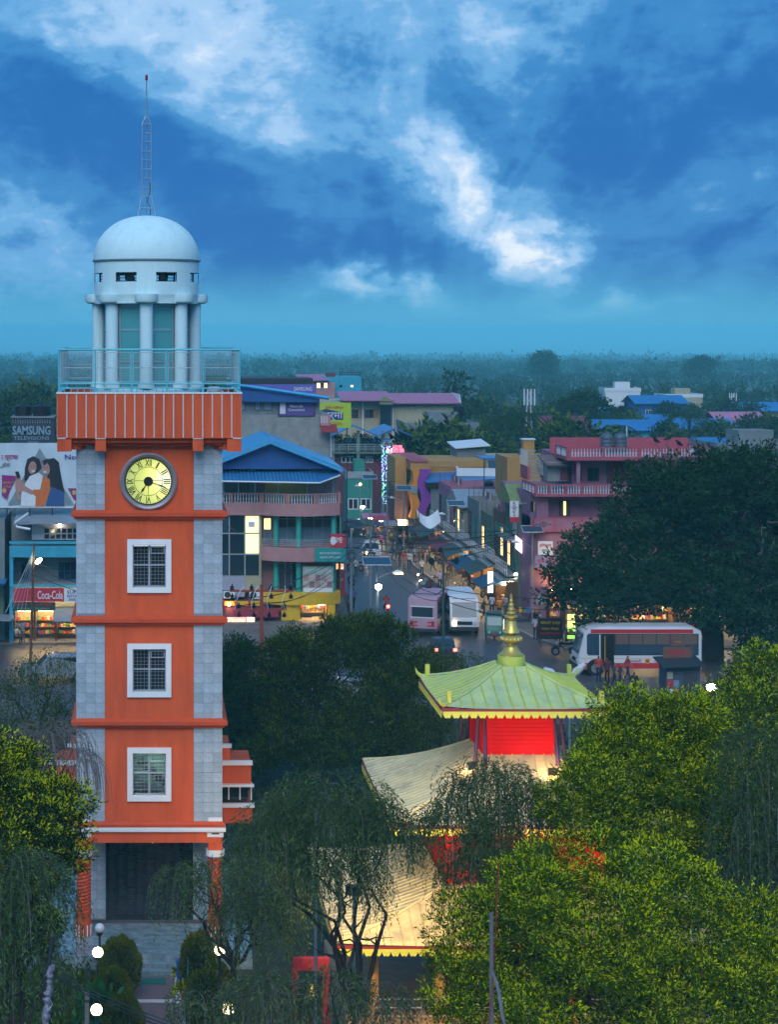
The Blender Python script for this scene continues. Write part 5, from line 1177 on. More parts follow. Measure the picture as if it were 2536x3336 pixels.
MB().prism([(elx, erz - .05), (erx - .2, erz - .05), (apx, apz - .12)], .5, .62).build('gable', M_BLUEDK, G)
for s_, ex in ((1, erx), (-1, elx)):
    q = [(apx, -.3, apz), (ex, -.3, erz), (ex, 12, erz), (apx, 12, apz)]
    roof_plane(G, q if s_ < 0 else q[::-1], .08, M_BLUELT, 0); 
    for k in range(1, 5):
        fk = k / 5; X, Z = apx + (ex - apx) * fk, apz + (erz - apz) * fk; MB().tube((X, -.32, Z + .02), (X, 12, Z + .02), .03, 4).build('roof_seam', M_BLUEROOF, G)
    MB().plate([(apx, -.31, apz - .02), (ex, -.31, erz - .02), (ex, -.31, erz - .26), (apx, -.31, apz - .26)], .05).build('barge_board', M_BLUELT, G)
gm = thing('shop_sign', 'red GME sign standing out from the curved balcony', 'sign', (f.X0, D - .9, 0)); sign(gm, f.x(1072), f.x(1123), f.z(1779), f.z(1735), 0, M_SIGNR, [('GME', .42, .55, .55, M_SIGNW)], 'sign_panel'); MB().prism([(f.x(1082) + .22 * math.cos(k * .5), f.z(1757) + .32 * math.sin(k * .5)) for k in range(12)], -.10, -.082).build('emblem', M_SIGNW, gm)
gm.rotation_euler = (0, 0, 0)
tm = thing('shop_sign', 'teal sign with white script under the GME sign', 'sign', (f.X0, D - 1.1, 0)); sign(tm, f.x(1022), f.x(1122), f.z(1824), f.z(1780), 0, M_SIGNG, [('बचत तथा ऋण सहकारी संस्था', .24, .62, .7, M_SIGNW), ('सहकारी लिमिटेड धरान', .18, .32, .66, M_SIGNW)], 'sign_panel')
rs = thing('fuel_sign', 'red shop boards stacked beside the yellow corner shop', 'sign', (f.X0, D + 1.5, 0)); sign(rs, f.x(1100), f.x(1130), f.z(1950), f.z(1862), 0, M_SIGNR, [('MAX', .10, .62, .6, M_SIGNW)], 'sign_panel'); B('light_box', glow('box_warm', (1, .45, .2), .9), rs, (f.x(1100), f.x(1126), -.12, -.081, f.z(1862), f.z(1844)))
# ---------------------------------------------------------------- concrete block behind it
D = 168.0; f = Fr(D, PX(900, D)); C = thing('concrete_building', 'bare concrete building with sloping blue roof and a purple screen', 'building', (f.X0, D, 0))
wall(C, f.x(640), f.x(1076), 0, 12, 0, f.z(1352), M_CONC); wall(C, f.x(640), f.x(1042), .1, 12, f.z(1352), f.z(1300), M_GREYW)
MB().prism([(f.x(640), f.z(1252)), (f.x(800), f.z(1263)), (f.x(1040), f.z(1298)), (f.x(1040), f.z(1310)), (f.x(640), f.z(1306))], -.6, 11).build('roof_block', M_BLUEDK, C)
MB().path([(f.x(640), -.8, f.z(1246)), (f.x(800), -.8, f.z(1258)), (f.x(1070), -.8, f.z(1296))], .16, 4).build('roof_edge', M_BLUELT, C)
for a, b in ((780, 800), (830, 850), (858, 886)): window(C, f.x(a), f.x(b), f.z(1337), f.z(1308), .1, M_DARK, [M_FROST, M_GLASS_D], 1, 1)
window(C, f.x(722), f.x(776), f.z(1337), f.z(1308), .1, M_DARK, M_GLASS_D, 3, 1)
pl = thing('advert_screen', 'violet lattice screen reading Make Life Convenient on the concrete building', 'billboard', (f.X0, D, 0)); sign(pl, f.x(908), f.x(1024), f.z(1354), f.z(1308), .05, mat('lattice_violet', (.10, .06, .24), .6, .3, 12), [('Make Life', .2, .68, .36, M_SIGNW), ('Convenient', .2, .42, .46, M_SIGNW)], 'sign_panel', .1); MB().box(f.x(912), f.x(930), -.075, -.052, f.z(1348), f.z(1311)).build('figure_print', M_SIGNW, pl)
B('frame', M_DARK, pl, (f.x(906), f.x(908), -.1, .05, f.z(1356), f.z(1306)), (f.x(1024), f.x(1026), -.1, .05, f.z(1356), f.z(1306)), (f.x(908), f.x(1024), -.1, .05, f.z(1356), f.z(1354)))
B('tile_awning_base', M_PINK, C, (f.x(1043), f.x(1076), -.4, 0, f.z(1386), f.z(1352)))
rw = node('red_tile_awning', C)
for i in range(9): MB().plate([(f.x(1042) + i * .16, -1.5, f.z(1405)), (f.x(1042) + i * .16 + .15, -1.5, f.z(1405)), (f.x(1042) + i * .16 + .15, -.0, f.z(1382)), (f.x(1042) + i * .16, -.0, f.z(1382))], .05).build('roof_tile', mat('red_roof_tile', (.28, .03, .035), .6, .2), rw)
for i in range(5): B('window_bar', M_BALUS, C, (f.x(1044 + i * 5), f.x(1046 + i * 5), -.44, -.401, f.z(1378), f.z(1355)))
B('rain_pipe', M_PIPE, C, (f.x(1077), f.x(1080), -.1, 0, f.z(1490), f.z(1410)))
ss = thing('roof_sign', 'violet SAMSUNG sign above the sloping blue roof', 'sign', (f.X0, D + 4, 0)); sign(ss, f.x(790) * 1.02, f.x(1040) * 1.02, PZ(1282, D + 4), PZ(1252, D + 4), 0, M_SIGNP, [('SAMSUNG', .42, .5, .24, M_SIGNW)], 'sign_panel')
ss.children[0].children[1].location.x += 2.2
B('dark_slab', M_DARK, ss, (f.x(640), f.x(1030) * 1.02, .3, 6, PZ(1254, D + 4), PZ(1233, D + 4)))
# ---------------------------------------------------------------- cream long hall with pink roof, teal block, green hoarding
D = 262.0; f = Fr(D, PX(1300, D)); H = thing('cream_hall', 'long cream hall with a pink sheet roof beyond the town roofs', 'building', (f.X0, D, 0))
wall(H, f.x(1040), f.x(1496), 0, 14, 0, f.z(1310), M_CREAM)
for (a, b, y0, y1, y2) in ((1110, 1280, -2, 1282, 1302), (1276, 1500, -1.0, 1288, 1312)): roof_plane(H, [(f.x(a), y0, f.z(y2)), (f.x(b), y0, f.z(y2)), (f.x(b), 7, f.z(y1 - 2)), (f.x(a), 7, f.z(y1 - 2))], .12, M_PINKROOF, 14)
MB().prism([(f.x(1496), f.z(1312)), (f.x(1500), f.z(1284)), (f.x(1504), f.z(1312))], 0, 7).build('gable', M_SIGNW, H)
for a, b in ((1146, 1178), (1188, 1232)): window(H, f.x(a), f.x(b), f.z(1362), f.z(1334), 0, M_MAROONW, [M_GLASS_B, M_GLASS_D, M_OCHRE], 3, 2)
B('porch_tower', M_GLASS_D, H, (f.x(1236), f.x(1270), -1.5, -.01, f.z(1390), f.z(1316))); MB().prism([(f.x(1232) + (f.x(1275) - f.x(1232)) * (.5 - .5 * math.cos(k * math.pi / 8)), f.z(1316) + 1.0 * math.sin(k * math.pi / 8)) for k in range(9)], -1.8, -.02).build('porch_canopy', M_GREENROOF, H)
for px in (1180, 1278): B('pilaster', M_SIGNW, H, (f.x(px), f.x(px + 4), -.25, -.01, 0, f.z(1310)))
D = 300.0; f = Fr(D, PX(1120, D)); H2 = thing('teal_block', 'teal flat roofed building with a lit window above the pink roofs', 'building', (f.X0, D, 0))
wall(H2, f.x(1050), f.x(1178), 0, 9, 0, f.z(1228), M_CYANP); wall(H2, f.x(980), f.x(1090), -1, 8, 0, f.z(1246), M_PINK, 'side_wing'); MB().plate([(f.x(972), -2, f.z(1236)), (f.x(1070), -2, f.z(1236)), (f.x(1070), 6, f.z(1222)), (f.x(972), 6, f.z(1222))], .15).build('pink_roof', M_PINKROOF, H2)
B('stair_head', M_MAROONW, H2, (f.x(1068), f.x(1094), .5, 4, f.z(1228), f.z(1216))); window(H2, f.x(1106), f.x(1116), f.z(1262), f.z(1254), 0, M_DARK, M_GLASS_D, 1); window(H2, f.x(1142), f.x(1152), f.z(1262), f.z(1254), 0, M_SIGNW, M_LITW, 1); window(H2, f.x(1030), f.x(1066), f.z(1264), f.z(1246), -1, M_SIGNW, [M_LITW, M_MAROONW], 3)
railing(H2, [(f.x(1108), .2), (f.x(1176), .2)], f.z(1228), f.z(1213), M_DARK, 2, 2.0, .05)
D = 190.0; f = Fr(D, PX(1095, D)); gh = thing('billboard', 'yellow green cement billboard reading NATION behind the concrete building', 'billboard', (f.X0, D, 0))
sign(gh, f.x(1035), f.x(1144), f.z(1394), f.z(1312), 0, mat('lime_print', (.40, .55, .03), .5, .05), [('देशी सिमेन्ट', .15, .80, .55, M_SIGNR), ('NATION', .13, .16, .45, M_SIGNR)], 'sign_panel'); MB().prism([(f.x(1036), f.z(1368)), (f.x(1118), f.z(1368)), (f.x(1118), f.z(1345)), (f.x(1122), f.z(1345)), (f.x(1062), f.z(1332)), (f.x(1036), f.z(1340))], -.095, -.082).build('house_print', M_SIGNB, gh); text('शर्मा', .8, 1.9, M_SIGNW, gh, (f.x(1085), -.11, f.z(1357))); B('post', M_DARK, gh, (f.x(1050), f.x(1053), .05, .2, 0, f.z(1390)), (f.x(1130), f.x(1133), .05, .2, 0, f.z(1390)))
# ---------------------------------------------------------------- left: shops, billboard, sign block
D = 136.0; f = Fr(D, PX(140, D)); Lb = thing('restaurant_building', 'cyan balconied shop building with red cola sign beside the tower', 'building', (f.X0, D, 0))
x0, x1 = f.x(30), f.x(420)
wall(Lb, x0, x1, 2.0, 10, f.z(1990), f.z(1690), M_GREYW); wall(Lb, x0, f.x(42), 0, 2, 0, f.z(1815), M_CYANP, 'end_pier'); wall(Lb, x0, x1, 3.0, 10, 0, f.z(1990), M_GREYW, 'shop_back')
for (a, b, m, nm) in ((1815, 1778, M_CYANP, 'balcony_band'), (1772, 1763, M_CYANP, 'balcony_rail'), (1912, 1904, M_CYANP, 'slab_edge')): B(nm, m, Lb, (x0, x1, -.1, .1, f.z(a), f.z(b)))
B('floor_slab', M_CONC, Lb, (x0, x1, .1, 2, f.z(1815), f.z(1810))); B('floor_slab', M_CONC, Lb, (x0, x1, .1, 2, f.z(1912), f.z(1906)))
for k in range(18): B('panel_joint', mat('cyan_joint', (.03, .28, .40), .7, 0), Lb, (x0 + k * .55, x0 + k * .55 + .03, -.104, -.1001, f.z(1814), f.z(1779)))
window(Lb, f.x(138), f.x(330), f.z(1764), f.z(1722), 1.0, M_BALUS, M_GLASS_D, 10, 2, .09); wall(Lb, f.x(100), f.x(340), 1.0, 1.9, f.z(1764), f.z(1700), M_SIGNW, 'upper_room')
window(Lb, f.x(185), f.x(340), f.z(1900), f.z(1842), 1.95, M_BLUEDK, M_GLASS_D, 8, 2); window(Lb, f.x(60), f.x(90), f.z(1900), f.z(1840), 1.95, M_BLUEDK, M_GLASS_D, 1, 1)
MB().plate([(f.x(45), -.8, f.z(1702)), (x1, -.8, f.z(1697)), (x1, 3, f.z(1676)), (f.x(45), 3, f.z(1680))], .08).build('roof_sheet', M_TIN, Lb)
MB().path([(f.x(95), -.9, f.z(1668)), (f.x(52), -.9, f.z(1698)), (f.x(56), -.9, f.z(1712)), (f.x(100), -.9, f.z(1720))], .09, 7).build('drain_pipe', M_PIPE, Lb)
cs = thing('cola_sign', 'red Coca-Cola board above the lit corner shops', 'sign', (f.X0, D - .25, 0)); sign(cs, f.x(44), f.x(208), f.z(1958), f.z(1914), 0, M_SIGNR, [('Coca-Cola', .62, .5, .50, M_SIGNW)], 'sign_panel'); cs.children[0].children[1].location.x += .8
sn = sign(cs, f.x(209), f.x(300), f.z(1960), f.z(1915), .02, M_SIGNW, [('SUNRISE', .24, .74, .8, M_SIGNB), ('RESTAURANT', .18, .45, .8, M_SIGNB), ('AND LODGE', .18, .2, .7, M_SIGNB)], 'sign_panel')
ls = thing('lodge_sign', 'dark green signboard with red lodge lettering over the lit shop', 'sign', (f.X0, D - .1, 0)); sign(ls, f.x(40), f.x(180), f.z(1990), f.z(1961), .0, mat('sign_bottle', (.02, .06, .05), .6, .1), [('सनराइज रेष्टुरेण्ट', .34, .28, .75, mat('sign_leaf', (.15, .3, .12), .5, 0))], 'sign_panel'); text('Rest     Lodge', .28, 2.6, M_SIGNR, ls, (f.x(110), -.11, f.z(1968)))
shop_front(Lb, f.x(45), f.x(110), .12, f.z(1992), .4, M_LITSHOP); shop_front(Lb, f.x(112), f.x(180), .12, f.z(1992), .4, M_LITSHOP); shop_front(Lb, f.x(182), f.x(260), .12, f.z(1992), .4, M_LITSHOP)
MB().plate([(f.x(175), -1.8, f.z(2012)), (f.x(250), -1.8, f.z(2012)), (f.x(250), .2, f.z(1980)), (f.x(175), .2, f.z(1980))], .05).build('tin_awning', M_TIN, Lb)
bulb = thing('wall_lamp', 'white wall lamp lit over the barred upper windows', 'lamp', (f.x(192) + f.X0, D + .7, f.z(1713))); MB().ball((0, 0, 0), .13, 10, 8).build('bulb', glow('lamp_peach', (1, .8, .6), 9), bulb); MB().tube((0, .05, 0), (0, .32, 0), .02, 5).build('stem', M_DARK, bulb)
# billboard on its roof: a sagging printed cloth on a frame
bb = thing('billboard', 'large white phone billboard with two smiling women on the roof beside the tower', 'billboard', (f.X0, D + 1.5, 0))
bx0, bx1, bz0, bz1 = f.x(-60), f.x(262), f.z(1655), f.z(1447)
mb = MB(); nx, nz = 28, 14
for i in range(nx + 1):
    for k in range(nz + 1): mb.v.append((bx0 + (bx1 - bx0) * i / nx, .05 * math.sin(i * 1.1 + k * .8) - .04, bz0 + (bz1 - bz0) * k / nz))
for i in range(nx):
    for k in range(nz): a = i * (nz + 1) + k; mb.f.append((a, a + nz + 1, a + nz + 2, a + 1))
mb.build('printed_cloth', mat('billboard_white', (.50, .60, .66), .6, .12, .6), bb, smooth=True)
B('back_frame', M_DARK, bb, *[(bx0 + k * 1.6, bx0 + k * 1.6 + .08, .1, .2, bz0 - .9, bz1) for k in range(5)]); B('edge_tube', M_PIPE, bb, (bx0, bx1, -.1, .05, bz0 - .12, bz0 - .005))
def flat(nm, pts, m, y): MB().prism([(f.x(a), f.z(b)) for a, b in pts], y - .012, y).build(nm, m, bb)
def oval(nm, cx, cy, rx, ry, m, y, rot=0): flat(nm, [(cx + rx * math.cos(a) * math.cos(rot) - ry * math.sin(a) * math.sin(rot), cy + rx * math.cos(a) * math.sin(rot) + ry * math.sin(a) * math.cos(rot)) for a in [2 * math.pi * k / 24 for k in range(24)]], m, y)
P_SK = mat('print_skin', (.42, .22, .18), .6, 0); P_HR = mat('print_hair', (.015, .014, .02), .6, 0); P_OR = mat('print_orange', (.60, .14, .02), .6, 0.15, 4); P_WH = mat('print_white', (.66, .68, .70), .6, .1, 5); P_ST = mat('print_stone', (.20, .25, .27), .7, .3, 3); P_BL = mat('print_denim', (.03, .08, .22), .6, .1); P_MG = mat('print_magenta', (.28, .01, .16), .6, 0)
flat('triangle_print', [(20, 1650), (125, 1464), (238, 1650)], P_ST, -.10); flat('triangle_print', [(0, 1552), (48, 1556), (16, 1632), (0, 1620)], P_MG, -.11); flat('triangle_print', [(217, 1596), (247, 1596), (247, 1640), (238, 1634)], P_MG, -.11)
flat('hair_print', [(152, 1500), (172, 1496), (188, 1510), (196, 1560), (207, 1612), (200, 1620), (160, 1622), (150, 1560)], P_HR, -.13); flat('jacket_print', [(160, 1590), (205, 1608), (206, 1655), (145, 1655)], P_BL, -.135)
flat('hair_print', [(84, 1500), (104, 1490), (124, 1500), (132, 1530), (92, 1566), (74, 1572), (76, 1530)], P_HR, -.14); oval('face_print', 101, 1528, 13, 21, P_SK, -.15, .12); oval('face_print', 146, 1532, 12, 20, P_SK, -.15, -.15)
flat('hair_print', [(134, 1506), (150, 1498), (164, 1506), (150, 1512), (139, 1522)], P_HR, -.16)
flat('dress_print', [(92, 1556), (122, 1544), (136, 1556), (126, 1600), (118, 1655), (62, 1655), (66, 1600)], P_WH, -.145); flat('sleeve_print', [(134, 1558), (158, 1566), (160, 1600), (140, 1655), (110, 1655), (112, 1622), (98, 1612), (104, 1600), (130, 1600)], P_OR, -.15); flat('arm_print', [(46, 1562), (58, 1562), (80, 1590), (106, 1606), (100, 1618), (70, 1604), (56, 1612), (60, 1640), (50, 1630), (44, 1590)], P_SK, -.155); flat('phone_print', [(43, 1541), (55, 1540), (62, 1560), (52, 1566)], P_HR, -.16)
for cx, cy in ((104, 1538), (142, 1541)): oval('mouth_print', cx, cy + 1, 6, 2.6, P_WH, -.165, .1)
for cx, cy in ((96, 1524), (107, 1523), (140, 1527), (150, 1527)): oval('eye_print', cx, cy, 2.6, 1.2, P_HR, -.165)
text('Ncell', f.z(1484) - f.z(1500), f.x(266) - f.x(207), mat('ncell_violet', (.05, .03, .30), .5, 0), bb, (f.x(237), -.12, f.z(1493)), bold=.015); text('ा प्याक', f.z(1484) - f.z(1504), f.x(54) - f.x(-2), mat('print_pink', (.45, .02, .18), .5, 0), bb, (f.x(26), -.12, f.z(1497)), bold=.01); text('ुहोस', .36, .7, P_HR, bb, (f.x(10), -.12, f.z(1519))); text('UJJABKO', .2, .8, mat('print_gold', (.5, .4, .08), .5, 0), bb, (f.x(20), -.135, f.z(1578))); text('to Pack', .18, .6, mat('print_gold', (.5, .4, .08), .5, 0), bb, (f.x(18), -.135, f.z(1590))); oval('badge_print', 8, 1604, 7, 8, mat('print_gold', (.5, .4, .08), .5, 0), -.13); oval('badge_print', 238, 1610, 7, 8, mat('print_gold', (.5, .4, .08), .5, 0), -.13)
D = 143.0; f = Fr(D, PX(105, D)); sb = thing('sign_block', 'dark rooftop sign block reading SAMSUNG TELEVISIONS under two black tanks', 'sign', (f.X0, D, 0))
M_SLATE = mat('slate_sign', (.035, .05, .065), .6, .3, 2); wall(sb, f.x(38), f.x(174), 0, 3, f.z(1480), f.z(1362), M_SLATE, 'block'); B('cornice', M_GREYW, sb, (f.x(34), f.x(176), -.15, 3.1, f.z(1362), f.z(1357))); B('lower_block', M_GREYW, sb, (f.x(30), f.x(190), .5, 4, 0, f.z(1480)))
for k in range(16): B('slat', M_GREYW, sb, (f.x(40 + k * 8), f.x(43 + k * 8), -.04, -.001, f.z(1379), f.z(1365)))
M_SLET = mat('sign_letters_pale', (.22, .34, .42), .5, .1); text('SAMSUNG', f.z(1387) - f.z(1416), f.x(164) - f.x(40), M_SLET, sb, (f.x(102), -.06, f.z(1402)), depth=.05, bold=.02); text('TELEVISIONS', .26, f.x(160) - f.x(44), M_SLET, sb, (f.x(102), -.03, f.z(1427))); text('YEARS', .2, f.x(120) - f.x(84), M_SLET, sb, (f.x(106), -.03, f.z(1442)))
tank('black tank over the letters SAM of the television sign', f.x(70) + f.X0, D + 1.4, f.z(1357), .65, .85); tank('black tank over the letters UNG of the television sign', f.x(133) + f.X0, D + 1.4, f.z(1357), .68, .85)
ob = thing('shop_row', 'dim grey and green shop fronts at the picture edge beside the cola sign', 'building', (PX(-60, 137), 137, 0)); wall(ob, -2.5, 1.6, 0, 8, 0, 8.6, M_GREYW); B('tarpaulin', M_BLUEROOF, ob, (-1.0, 1.8, -2.2, 0, 4.3, 4.4)); B('green_front', M_GREENW, ob, (-1, 1.55, -.4, -.01, 1.5, 4.2)); B('tin_canopy', M_TIN, ob, (-1, 2.3, -3.2, -.41, 1.9, 1.98))
# ---------------------------------------------------------------- pink house with white balusters on the far corner
D = 144.0; f = Fr(D, 28.2); K = thing('pink_house', 'pink balconied corner house with white balusters behind the fig tree', 'building', (28.2, D, 0)); k2 = f.x(1860); xe = 13.0
wall(K, 0, xe, 1.8, 14, 0, f.z(1615), M_PINKP); wall(K, k2 + .6, xe, 2.2, 14, f.z(1615), f.z(1500), M_PINKP, 'upper_wall'); wall(K, .3, 1.2, .9, 1.798, f.z(1850), f.z(1625), M_PINKP, 'corner_pier')
def slab(nm, x_0, x_1, y_0, y_1, za, zb_, m=M_PINKTRIM): B(nm, m, K, (x_0, x_1, y_0, y_1, za, zb_))
slab('floor_slab', 0, xe, 0, 1.79, f.z(1618), f.z(1612)); balustrade(K, (0, .07), (8, .07), f.z(1612), f.z(1578), .20, 1.15, trim=M_PINKTRIM); balustrade(K, (.07, 5), (.07, .07), f.z(1612), f.z(1578), .20, 1.15, trim=M_PINKTRIM)
slab('floor_slab', k2 - .3, xe, -.1, 6, f.z(1500), f.z(1490)); balustrade(K, (k2 - .2, -.03), (xe, -.03), f.z(1490), f.z(1457), .22, 3.0, trim=M_PINKTRIM); balustrade(K, (k2 - .23, 4), (k2 - .23, -.03), f.z(1490), f.z(1457), .22, 2.0, trim=M_PINKTRIM); balustrade(K, (xe, -.03), (xe, 6), f.z(1490), f.z(1457), .22, 2.0, trim=M_PINKTRIM)
slab('parapet_wall', k2 - .3, xe, 6, 6.15, f.z(1490), f.z(1440))
slab('floor_slab', 0, 8, .3, 1.79, f.z(1735), f.z(1729)); slab('balcony_wall', 0, 8, .3, .42, f.z(1729), f.z(1692), M_PINKP); slab('balcony_coping', -.02, 8, .26, .46, f.z(1692), f.z(1688)); slab('balcony_wall', 0, .12, .421, 5, f.z(1729), f.z(1692), M_PINKP)
for px in (1737, 1812, 1890): slab('balcony_post', f.x(px) - .08, f.x(px) + .08, .24, .299, f.z(1733), f.z(1692))
for gx_, gz_ in ((0, 0), (-1, 0), (1, 0), (0, .16), (0, -.16), (-.5, .1), (.5, .1), (-.5, -.1), (.5, -.1), (2, 0), (-2, 0)): B('vent_hole', M_DARK, K, (f.x(1774) + gx_ * .26 - .09, f.x(1774) + gx_ * .26 + .09, .294, .299, f.z(1710) + gz_ - .03, f.z(1710) + gz_ + .03))
for (a, b, c, d, pm, n) in ((1744, 1766, 1675, 1640, [M_GLASS_D, M_LITW], 2), (1782, 1806, 1676, 1638, M_GLASS_D, 1), (1840, 1875, 1688, 1638, [M_WOOD, M_LITW, M_WOOD], 3), (1895, 1917, 1575, 1530, M_GLASS_D, 1), (1937, 1975, 1575, 1532, M_GLASS_D, 2), (2000, 2060, 1575, 1510, M_MAROONW, 2)): window(K, f.x(a), f.x(b), f.z(c), f.z(d), 1.78 if c > 1600 else 2.18, M_DARK, pm, n)
B('post', M_PINKP, K, (f.x(1882), f.x(1894), .2, .5, f.z(1575), f.z(1500)))
stn = node('outside_stair', K)
for k in range(9): B('tread', M_CONC, stn, (f.x(1758), f.x(1798), 3.6 + k * .28, 3.9 + k * .28, f.z(1572) + k * .24, f.z(1572) + k * .24 + .1))
B('stringer', M_PINKTRIM, stn, (f.x(1748), f.x(1757), 3.4, 6.2, f.z(1575), f.z(1530)))
railing(stn, [(f.x(1748), 3.4), (f.x(1748), 6.2)], f.z(1530), f.z(1478), M_SIGNW, 2, .4); railing(stn, [(f.x(1800), 3.4), (f.x(1800), 6.2)], f.z(1560), f.z(1505), M_SIGNW, 2, .4)
B('stair_shed', M_CONC, K, (f.x(1805), f.x(1872), 2.2, 5, f.z(1575), f.z(1512))); MB().plate([(f.x(1795), 1.4, f.z(1520)), (f.x(1875), 1.4, f.z(1520)), (f.x(1875), 5, f.z(1495)), (f.x(1795), 5, f.z(1495))], .06).build('shed_roof', mat('rusty_tin', (.16, .10, .09), .7, .4, 3), K); B('shed_door', M_MAROONW, K, (f.x(1846), f.x(1872), 2.17, 2.199, f.z(1572), f.z(1532)))
tank('grey tank on the pink roof terrace, nearer the stair', f.x(2022) + f.X0, D + 4.2, f.z(1490), .5, 1.6, M_TANKG); tank('grey tank on the pink roof terrace, nearer the fig tree crows', f.x(2068) + f.X0, D + 4.2, f.z(1490), .5, 1.6, M_TANKG)
MB().tube((f.x(2106), 5.8, f.z(1490)), (f.x(2106), 5.8, f.z(1400)), .05, 6).build('vent_pipe', M_PIPE, K)
hb = thing('wall_banner', 'white and red lettered banner on the pink house below its balcony', 'banner', (28.2, D - .2, 0)); sign(hb, f.x(1752), f.x(1800), f.z(1806), f.z(1762), 0, M_SIGNW, [('हिमालय', .3, .7, .8, M_SIGNR), ('धरान', .2, .3, .5, M_SIGNB)], 'sign_panel'); sign(hb, f.x(1742), f.x(1822), f.z(1848), f.z(1808), 0, mat('banner_mauve', (.22, .20, .34), .5, .2, 4), [('शुभ कामना', .4, .5, .8, M_SIGNR)], 'sign_panel')
wall(K, 0, xe, .6, 1.78, f.z(1850), f.z(1740), M_PINKP, 'lower_front')
shop_front(K, 1.2, 4.2, .14, 2.6, .6); shop_front(K, 4.4, 7.4, .14, 2.6, .6); shop_front(K, 7.6, 10.8, .14, 2.6, .6)
# market stalls with blue awnings in front of it (behind the bus)
for i, (a, b, lab, m) in enumerate(((29.4, 33.0, 'brightly lit stall with tin canopy behind the front of the bus', M_LITSHOP), (33.4, 37.2, 'lit grocery stall under a blue awning behind the middle of the bus', M_LITSHOP), (37.6, 41.5, 'lit stall under a blue awning behind the fig tree trunk', M_LITSHOP))):
    st = thing('market_stall', lab, 'stall', (a, 139.2, .12)); shop_front(st, 0, b - a, 0, 2.5, 0, m)
    MB().plate([(-.2, -1.6, 2.35), (b - a + .2, -1.6, 2.35), (b - a + .2, .9, 2.95), (-.2, .9, 2.95)], .04).build('awning', M_BLUEROOF if i else M_TIN, st)
    for x in (0, b - a): B('pole', M_STEEL, st, (x - .03, x + .03, -1.5, -1.44, 0, 2.36))
# ---------------------------------------------------------------- row of narrow houses along the street (fronts face the street)
def street_house(label, y_near, w, h, wm, floors, roof=None, lit=(), sgn=None, awn=None, xf=28.0, extra=None, depth=8.0):
    """front on x = xf facing -x; spans w metres back from y_near"""
    S_ = thing('street_house', label, 'house', (xf, y_near, 0), R(-90), None)   # local x runs toward the camera, local y away from the street
    wall(S_, -w, 0, 0, depth, 0, h, wm); fh = (h - .3) / floors
    for k in range(1, floors):
        zb_ = .3 + k * fh; B('floor_slab', M_CONC, S_, (-w + .05, -.05, -.9, -.01, zb_ - .12, zb_))
        railing(S_, [(-w + .08, -.86), (-.08, -.86)], zb_, zb_ + .9, (M_STEEL, M_SIGNW, M_TEAL)[k % 3], 3, .8, .025)
        n = max(1, int(w / 2.2))
        for i in range(n):
            c = -w + (i + .5) * w / n; window(S_, c - .6, c + .6, zb_ + .3, zb_ + fh - .5, 0, (M_BALUS, M_DARK, M_TEAL)[(k + i) % 3], M_LITW if (k, i) in lit else M_GLASS_D, 2, 2)
    n = max(1, int(w / 3)); 
    for i in range(n): shop_front(S_, -w + i * w / n + .1, -w + (i + 1) * w / n - .1, .12, .3 + fh - .5, -.9, M_LITSHOP, True)
    B('shop_slab', M_CONC, S_, (-w + .05, -.05, -1.4, -.01, .3 + fh - .48, .3 + fh - .32))
    if awn: MB().plate([(-w, -2.8, .3 + fh - 1.0), (0, -2.8, .3 + fh - 1.0), (0, -1.0, .3 + fh - .3), (-w, -1.0, .3 + fh - .3)], .05).build('awning', awn, S_)
    if roof == 'flat':
        for bx in ((-w, 0, 0, .12), (-w, 0, depth - .12, depth), (-w, -w + .12, .121, depth - .121), (-.12, 0, .121, depth - .121)): B('parapet_wall', wm, S_, (*bx, h, h + .7))
    if roof == 'flat':
        rf = node('roof_clutter', S_, (0, 0, h)); mb = MB()
        for i in range(5): xx, yy = -w + .2 + i * (w - .4) / 4, .06 + (i % 2) * (depth - .2); [mb.tube((xx + dx, yy, .5), (xx + dx + .02, yy, 1.5 + .2 * (i % 3)), .015, 4) for dx in (-.06, .06)]
        tag(mb.build('rebar', M_RUSTY, rf), None, kind='stuff'); MB().lathe([(.5, 0), (.5, .9), (.3, 1.1), (.01, 1.15)], 14, (-w * .3, depth * .5, 0)).build('roof_tank', M_TANK, rf)
        MB().tube((-w + .3, 1.2, 1.3), (-.3, 1.4, 1.25), .012, 4).build('washing_line', M_DARK, rf)
        for i in range(int(w / .7)): B('washing', (M_SIGNW, M_SIGNR, M_BLUEDK, M_OCHRE)[(i + int(w * 3)) % 4], rf, (-w + .5 + i * .62, -w + .95 + i * .62, 1.24, 1.27, .65 + .1 * (i % 3), 1.27))
    elif roof: MB().prism([(-w - .4, h), (-w / 2, h + 1.3), (.4, h), (.4, h - .1), (-w - .4, h - .1)], -.6, depth).build('roof_sheet', roof, S_)
    return S_
street_house('narrow green roofed house next to the pink house', 149.5, 5.0, 8.6, M_GREENW, 3, M_GREENROOF, {(1, 0)}, awn=M_AWN1)
street_house('low dark brick house with balcony rail beyond the green roofed one', 155.0, 5.4, 6.6, M_BRICKW, 2, 'flat', {(1, 1)}, awn=M_AWN2)
street_house('faded green house with lit upper room in the street row', 161.0, 5.6, 5.8, M_GREENW, 2, 'flat', {(1, 0)}, awn=M_AWN1)
street_house('grey plastered house with flower covered terrace in the street row', 167.5, 6.0, 6.4, M_GREYW, 2, 'flat', (), awn=M_AWN2)
street_house('pale green low shop house halfway up the street', 175.0, 7.0, 6.0, M_CREAM, 2, M_TIN, {(1, 1)}, awn=M_MAROONW)
street_house('violet grey house near the waving facade', 183.5, 7.6, 6.4, M_PINKP, 2, 'flat', (), awn=M_AWN2)
